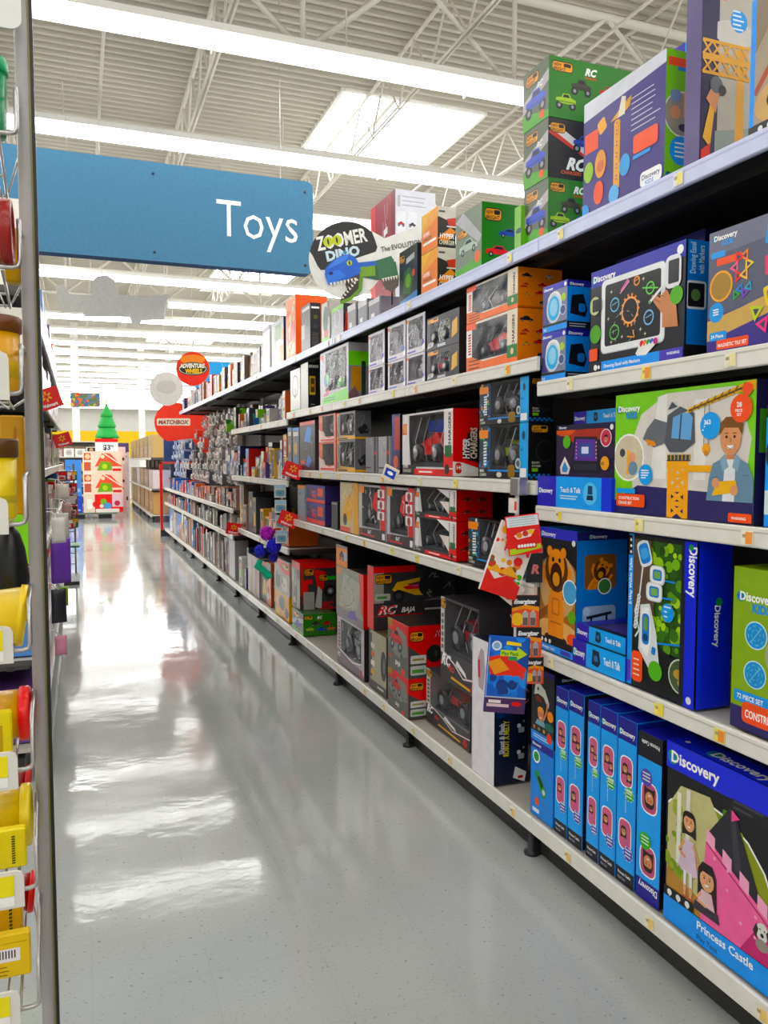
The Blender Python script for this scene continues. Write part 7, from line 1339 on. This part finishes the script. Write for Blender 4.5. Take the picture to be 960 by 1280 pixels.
# inflatable tree on top of the grey aisle end shelving
zt0 = 1.975; D2 = (Vector((tx.x, tx.y+1.2, 1.9))-CAM).length; tp = on_y(134, 548, tx.y+1.2); k2 = D2/1000*.88
t = empty('inflatable_tree', (tp.x, tx.y+1.2, zt0), 'green inflatable tree with a yellow star standing on far shelving', 'decoration')
def tree_tier(z0, z1, r0, r1, n=18):
    b = MB(); P = [(r0*.6, z0+.01), (r0*.93, z0-.015), (r0, z0+.03), (r0*.9, z0+.1), (r1*1.3, z1-.06), (r1, z1)]; V = []
    rings = [[Vector((r*(1+.07*math.cos(t_*2*math.pi/n*6))*math.cos(2*math.pi*t_/n), r*(1+.07*math.cos(t_*2*math.pi/n*6))*math.sin(2*math.pi*t_/n), z)) for t_ in range(n)] for r, z in P]
    F = [(i*n+j, i*n+(j+1) % n, (i+1)*n+(j+1) % n, (i+1)*n+j) for i in range(len(P)-1) for j in range(n)]
    b.mesh([v for r_ in rings for v in r_], F, '#12a04c', 'nylon', True); b.mesh(rings[0], [tuple(range(n))[::-1]], '#0a7a38', 'nylon'); return b
b = MB(); b.lathe([(7*k2, 0), (7.5*k2, 5*k2), (7*k2, 7*k2)], '#7a3a20', 'nylon', 14); b.obj('trunk', t)
tree_tier(5*k2, 22*k2, 14.5*k2, 7*k2).obj('lower_tier', t); tree_tier(19*k2, 36*k2, 11*k2, 5*k2).obj('middle_tier', t); tree_tier(33*k2, 50*k2, 7.5*k2, 1.2*k2).obj('upper_tier', t)
b = MB(); P = [((3.6 if i % 2 == 0 else 1.5)*k2*math.cos(math.pi/2+i*math.pi/5), (3.6 if i % 2 == 0 else 1.5)*k2*math.sin(math.pi/2+i*math.pi/5)) for i in range(10)]; b.prism(P, (0, -.02, 52.5*k2), Vector((1, 0, 0)), Vector((0, 0, 1)), Vector((0, -1, 0)), .04, '#f0c860', 'plastic'); b.obj('star', t)
for px, Yc in ((178, 34), (96, 30)):
    q = on_y(px, 560, Yc); b = MB(); b.box(-.12, -.12, 0, .12, .12, 6.14, '#dcdad4', 'wall'); b.obj('trim_%d' % (1 if px == 178 else 2), None, (q.x, q.y, 0), 0, kind='structure')

# ================================================================ NEAR LEFT: steel display rack with yellow tubs
RT = Vector((1, 0, 0)); FW = Vector((0, 1, 0)); ZV = Vector((0, 0, 1))
DPOST = 1.6
pc = at_d(43, 640, DPOST); RX, RY = pc.x, pc.y
rack = empty('display_rack', (RX, RY, 0), 'tubular steel display rack with wire shelves at the left edge, close by', 'display rack', None, 0)
def loc(px, py, d): p = at_d(px, py, d)-Vector((RX, RY, 0)); return Vector((p.dot(RT), p.dot(FW), p.z))     # rack-local point
b = MB(); b.tube([(0, 0, 0), (0, 0, 2.75)], .0125, '#a8a4a4', 'paint', 16); b.obj('post', rack)
b = MB(); b.box(.0125, -.002, 0, .0145, .006, 2.7, '#8f8a3a', 'paint'); b.obj('edge_trim', rack)
b = MB(); b.box(.0145, -.002, 0, .021, .012, 2.7, '#17171a', 'paint'); b.obj('rear_channel', rack)
b = MB(); b.lathe([(.03, 0), (.03, .01), (.014, .03)], '#2a2a2c', 'plastic', 14); b.obj('foot', rack)
b = MB(); P = [(-.35, 0), (-.02, 0)] + [(-.02+.02*math.sin(math.radians(t_)), .02-.02*math.cos(math.radians(t_))) for t_ in range(0, 91, 15)] + [(0, .5), (-.35, .5)]
O_ = loc(27, 38, 1.5); b.prism([(x, y) for x, y in P], O_, Vector((1, 0, 0)), ZV, Vector((0, -1, 0)), .004, '#e4e2e0', 'plastic'); b.obj('header_card', rack)
TY = [168, 335, 492, 655, 812, 960, 1108, 1256]; TX = [21, 25, 28, 33, 38, 42, 47, 50]; DF = 1.44
tierz = []
for i, (ty, txx) in enumerate(zip(TY, TX)):
    c = loc(txx, ty, DF); zz = c.z; tierz.append(zz); xr_ = c.x; yf = c.y
    b = MB(); wr = .0042; up = loc(txx-1, ty-52, DF); cc = '#c0bebe'
    b.tube([(-.45, yf, zz), (xr_-.012, yf, zz), (xr_-.003, yf, zz+.003), (xr_, yf, zz+.012), (xr_, yf, up.z), (xr_-.001, yf+.012, up.z+.012), (-.01, -.005, up.z+.016)], wr, cc, 'metal', 8)
    b.obj('front_wire', rack)
    b = MB(); b.tube([(-.45, .12, zz), (-.045, .12, zz)], .003, cc, 'metal', 6); b.tube([(-.035, yf, zz-.004), (-.05, .26, zz-.004)], .003, cc, 'metal', 6)
    for j in range(10): x = -.06-j*.04; b.tube([(x, yf, zz-.004), (x, .26, zz-.004)], .0022, cc, 'metal', 5)
    b.tube([(-.45, .26, zz), (-.05, .26, zz), (-.01, .0, zz)], .003, cc, 'metal', 6)
    s_ = b.obj('wire_shelf', rack)
    lx = [None, None, 12, 11, 17, 23, 31, 26][i]
    if lx is not None:
        tp_ = [0, 0, 440, 622, 782, 938, 1086, 1236][i]; bt = [0, 0, 500, 668, 829, 986, 1133, 1282][i]
        a0 = loc(lx, bt, DF-.03); a1 = loc(lx, tp_, DF-.03); lh = a1.z-a0.z; b = MB()
        P = [(-.25, 0), (0, 0), (0, lh-.012), (-.003, lh-.004), (-.012, lh), (-.25, lh)]
        b.prism(P, a0, Vector((1, 0, 0)), ZV, Vector((0, -1, 0)), .006, '#e2dfd8', 'plastic')
        if i >= 4: b.box(a0.x-.2, a0.y-.0015, a0.z+lh*.35, a0.x-.016, a0.y-.0002, a0.z+lh*.9, '#f0e23a', 'print'); b.box(a0.x-.2, a0.y-.0015, a0.z+lh*.08, a0.x-.016, a0.y-.0002, a0.z+lh*.34, '#f4f2ee', 'print')
        b.obj('label_holder', s_)
def ritem(name, label, px0, px1, i, d, build, cat='tub', group=None):
    """item standing on wire shelf i; px0..px1 its width seen, d distance"""
    lean = (640-TY[i])*.028; a0 = loc(px0+lean, 640, d); a1 = loc(px1+lean, 640, d); w = (a1-a0).length; cx = (a0.x+a1.x)/2; cyy = (a0.y+a1.y)/2
    P = rack.location+RT*cx+FW*cyy; o = empty(name, (P.x, P.y, tierz[i]+.0045), label, cat, group, 0); build(o, w); return o
def tub(h, col, lid, lidh=.025, clear=False, label=None, lidcol2=None):
    def f(o, w):
        r = w/2; b = MB(); b.lathe([(r*.82, 0), (r*.86, .004), (r*.92, h-lidh), (r*.9, h-lidh)], col, 'plastic', 28)
        if label: 
            for j in range(-6, 7): a_ = -math.pi/2+j*.14; 
            b.lathe([(r*.875, h*.2), (r*.905, h*.62)], label, 'print', 28)
        b.obj('tub_body', o); b = MB(); b.lathe([(r*.95, h-lidh), (r, h-lidh+.002), (r, h-.003), (r*.95, h), (r*.8, h), (r*.78, h-.003), (0.0001, h-.003)], lid, 'plastic', 28); b.obj('lid', o)
    return f
def lying(h, col, lid, tilt=0, lidh=.02, openrim=False):
    """tub lying on its side, lid toward the post"""
    def f(o, w):
        r = h/2; T = Matrix.Translation((-w/2, 0, r)) @ Matrix.Rotation(tilt, 4, 'Y') @ Matrix.Rotation(math.pi/2, 4, 'Y'); b = MB()
        if openrim:
            b.lathe([(r*.55, 0), (r*.6, .004), (r*.92, w-.012), (r, w-.012), (r, w), (r*.9, w), (r*.86, w-.02), (r*.5, .02), (.0001, .02)], col, 'plastic', 30, T); b.obj('cup_body', o); return
        b.lathe([(r*.8, 0), (r*.85, .004), (r*.9, w-lidh)], col, 'plastic', 28, T); b.obj('tub_body', o)
        b = MB(); b.lathe([(r*.93, w-lidh), (r, w-lidh+.002), (r, w-.003), (r*.95, w), (r*.8, w), (r*.78, w-.003), (.0001, w-.003)], lid, 'plastic', 28, T); b.obj('lid', o)
    return f
def pack(h, col, d=.05, art=None, tab=None):
    def f(o, w):
        b = MB(); b.box(-w/2, -d/2, 0, w/2, d/2, h, col, 'print', bev=.003); a = Art(b, (-w/2, -d/2, 0), (1, 0, 0), (0, 0, 1), w, h)
        if art: art(a)
        b.obj('carton_body', o)
        if tab: b = MB(); b.box(-w*.3, -d*.3, h-.002, w*.3, d*.3, h+.012, tab, 'plastic', bev=.003); b.obj('cap', o)
    return f
YY = '#e8c81c'; Y2 = '#dba814'
def txt(a): vbars(a, .80, .12, .06, .85, 12, '#3a4a1a'); a.c(.2, .5, .22, '#f4f0e8'); a.c(.2, .5, .19, '#d8281e'); a.r(0, .75, .5, .84, '#2a9a7a')
def barcode(a):
    a.r(0, .38, .84, .68, '#f6eef0'); [a.r(.3+q*.045, .46, .3+q*.045+.02, .64, '#2a2428') for q in range(11)]; lines(a, .1, .08, .7, .26, 3, '#7a6a14', .02); a.r(0, .8, .95, .81, '#b89410')
ritem('dough_tub', 'green tub with a white lid rim, topmost on the steel rack', -45, 11, 0, 1.5, tub(.135, '#0e8a58', '#1fa068'), 'tub')
ritem('dough_tub', 'amber tub with a red ring lid on the second wire shelf', -50, 15, 1, 1.47, lying(.12, '#e0b21c', '#8e2416', 0, .02), 'tub')
ritem('dough_carton', 'small dull yellow carton behind the red ringed tub', 8, 27, 1, 1.62, pack(.105, '#c8a020', .04, lambda a: a.r(.4, .6, .7, .85, '#4a3a1a')), 'carton')
ritem('dough_tub', 'dark amber tub with a brown lid on the third wire shelf', -40, 27, 2, 1.53, tub(.145, '#d8a216', '#6a3e12', .03, label='#ecc41a'), 'tub')
ritem('dough_carton', 'yellow wrapped pack leaning behind the brown-capped bottle', 6, 33, 3, 1.64, pack(.20, '#e2ae16', .05, lambda a: (a.poly([(.3, .1), (.6, .9), (.7, .85), (.5, .1)], '#c8860e'), a.r(.4, .55, .5, .75, '#7a5a14'))), 'carton')
ritem('dough_tub', 'yellow bottle with a brown cap on the fourth wire shelf', -38, 23, 3, 1.5, tub(.15, '#ecd01a', '#5a3a14', .035, label='#f4dc22'), 'tub')
ritem('black_pouch', 'crumpled black pouch on the fifth wire shelf above the yellow cup', -10, 36, 4, 1.62, lambda o, w: (lambda b: (b.ball((0, 0, .105), (w*.5, .03, .105), '#151517', 'plastic', 12, 9), b.obj('pouch_body', o)))(MB()), 'pouch')
ritem('dough_cup', 'open yellow cup lying on its side facing the post', -40, 30, 4, 1.47, lying(.115, '#f0cf14', '#f0cf14', .12, openrim=True), 'cup')
ritem('dough_tub', 'amber tub lying down with a bright red lid toward the post', -45, 36, 5, 1.53, lying(.105, '#d8a81c', '#e81e1a', 0, .02), 'tub')
ritem('dough_carton', 'flat yellow pack standing in front of the red lidded tub', -30, 14, 5, 1.455, pack(.085, '#f0dc22', .02, lambda a: a.r(.6, .1, .75, .7, '#c8a818')), 'carton')
ritem('dough_tub', 'yellow tub lying with a yellow lid and white sticker', -45, 38, 6, 1.53, lying(.12, '#e0c018', '#ecd21c', 0, .02), 'tub')
ritem('dough_carton', 'yellow carton with sideways lettering and a red disc on the seventh shelf', -36, 31, 6, 1.452, pack(.075, '#f0dc1e', .02, txt), 'carton')
ritem('dough_carton', 'yellow carton with a white barcode panel on the lowest wire shelf', -42, 36, 7, 1.452, pack(.085, '#eecb14', .02, barcode), 'carton')
ritem('dough_carton', 'amber carton standing behind the barcode carton', -32, 28, 7, 1.54, pack(.125, '#d8a81a', .04, txt), 'carton')
ritem('dough_tub', 'red lidded tub deep in the rack behind the lettered cartons', 22, 46, 7, 1.68, lying(.085, '#a01816', '#e0201c', .1, .012), 'tub')
ritem('dough_tub', 'dark red tub deep in the rack on the sixth wire shelf', 18, 40, 6, 1.7, lying(.1, '#8e1a18', '#c8201c', .1, .012), 'tub')
ritem('dough_carton', 'dark carton with small print deep on the fifth wire shelf', -30, 28, 4, 1.72, pack(.14, '#4a3a30', .05, lambda a: a.r(.2, .3, .8, .5, '#d8c8c0')), 'carton')
ritem('dough_carton', 'dark brown carton deep on the fourth wire shelf', -30, 26, 3, 1.74, pack(.12, '#3a2a22', .05), 'carton')
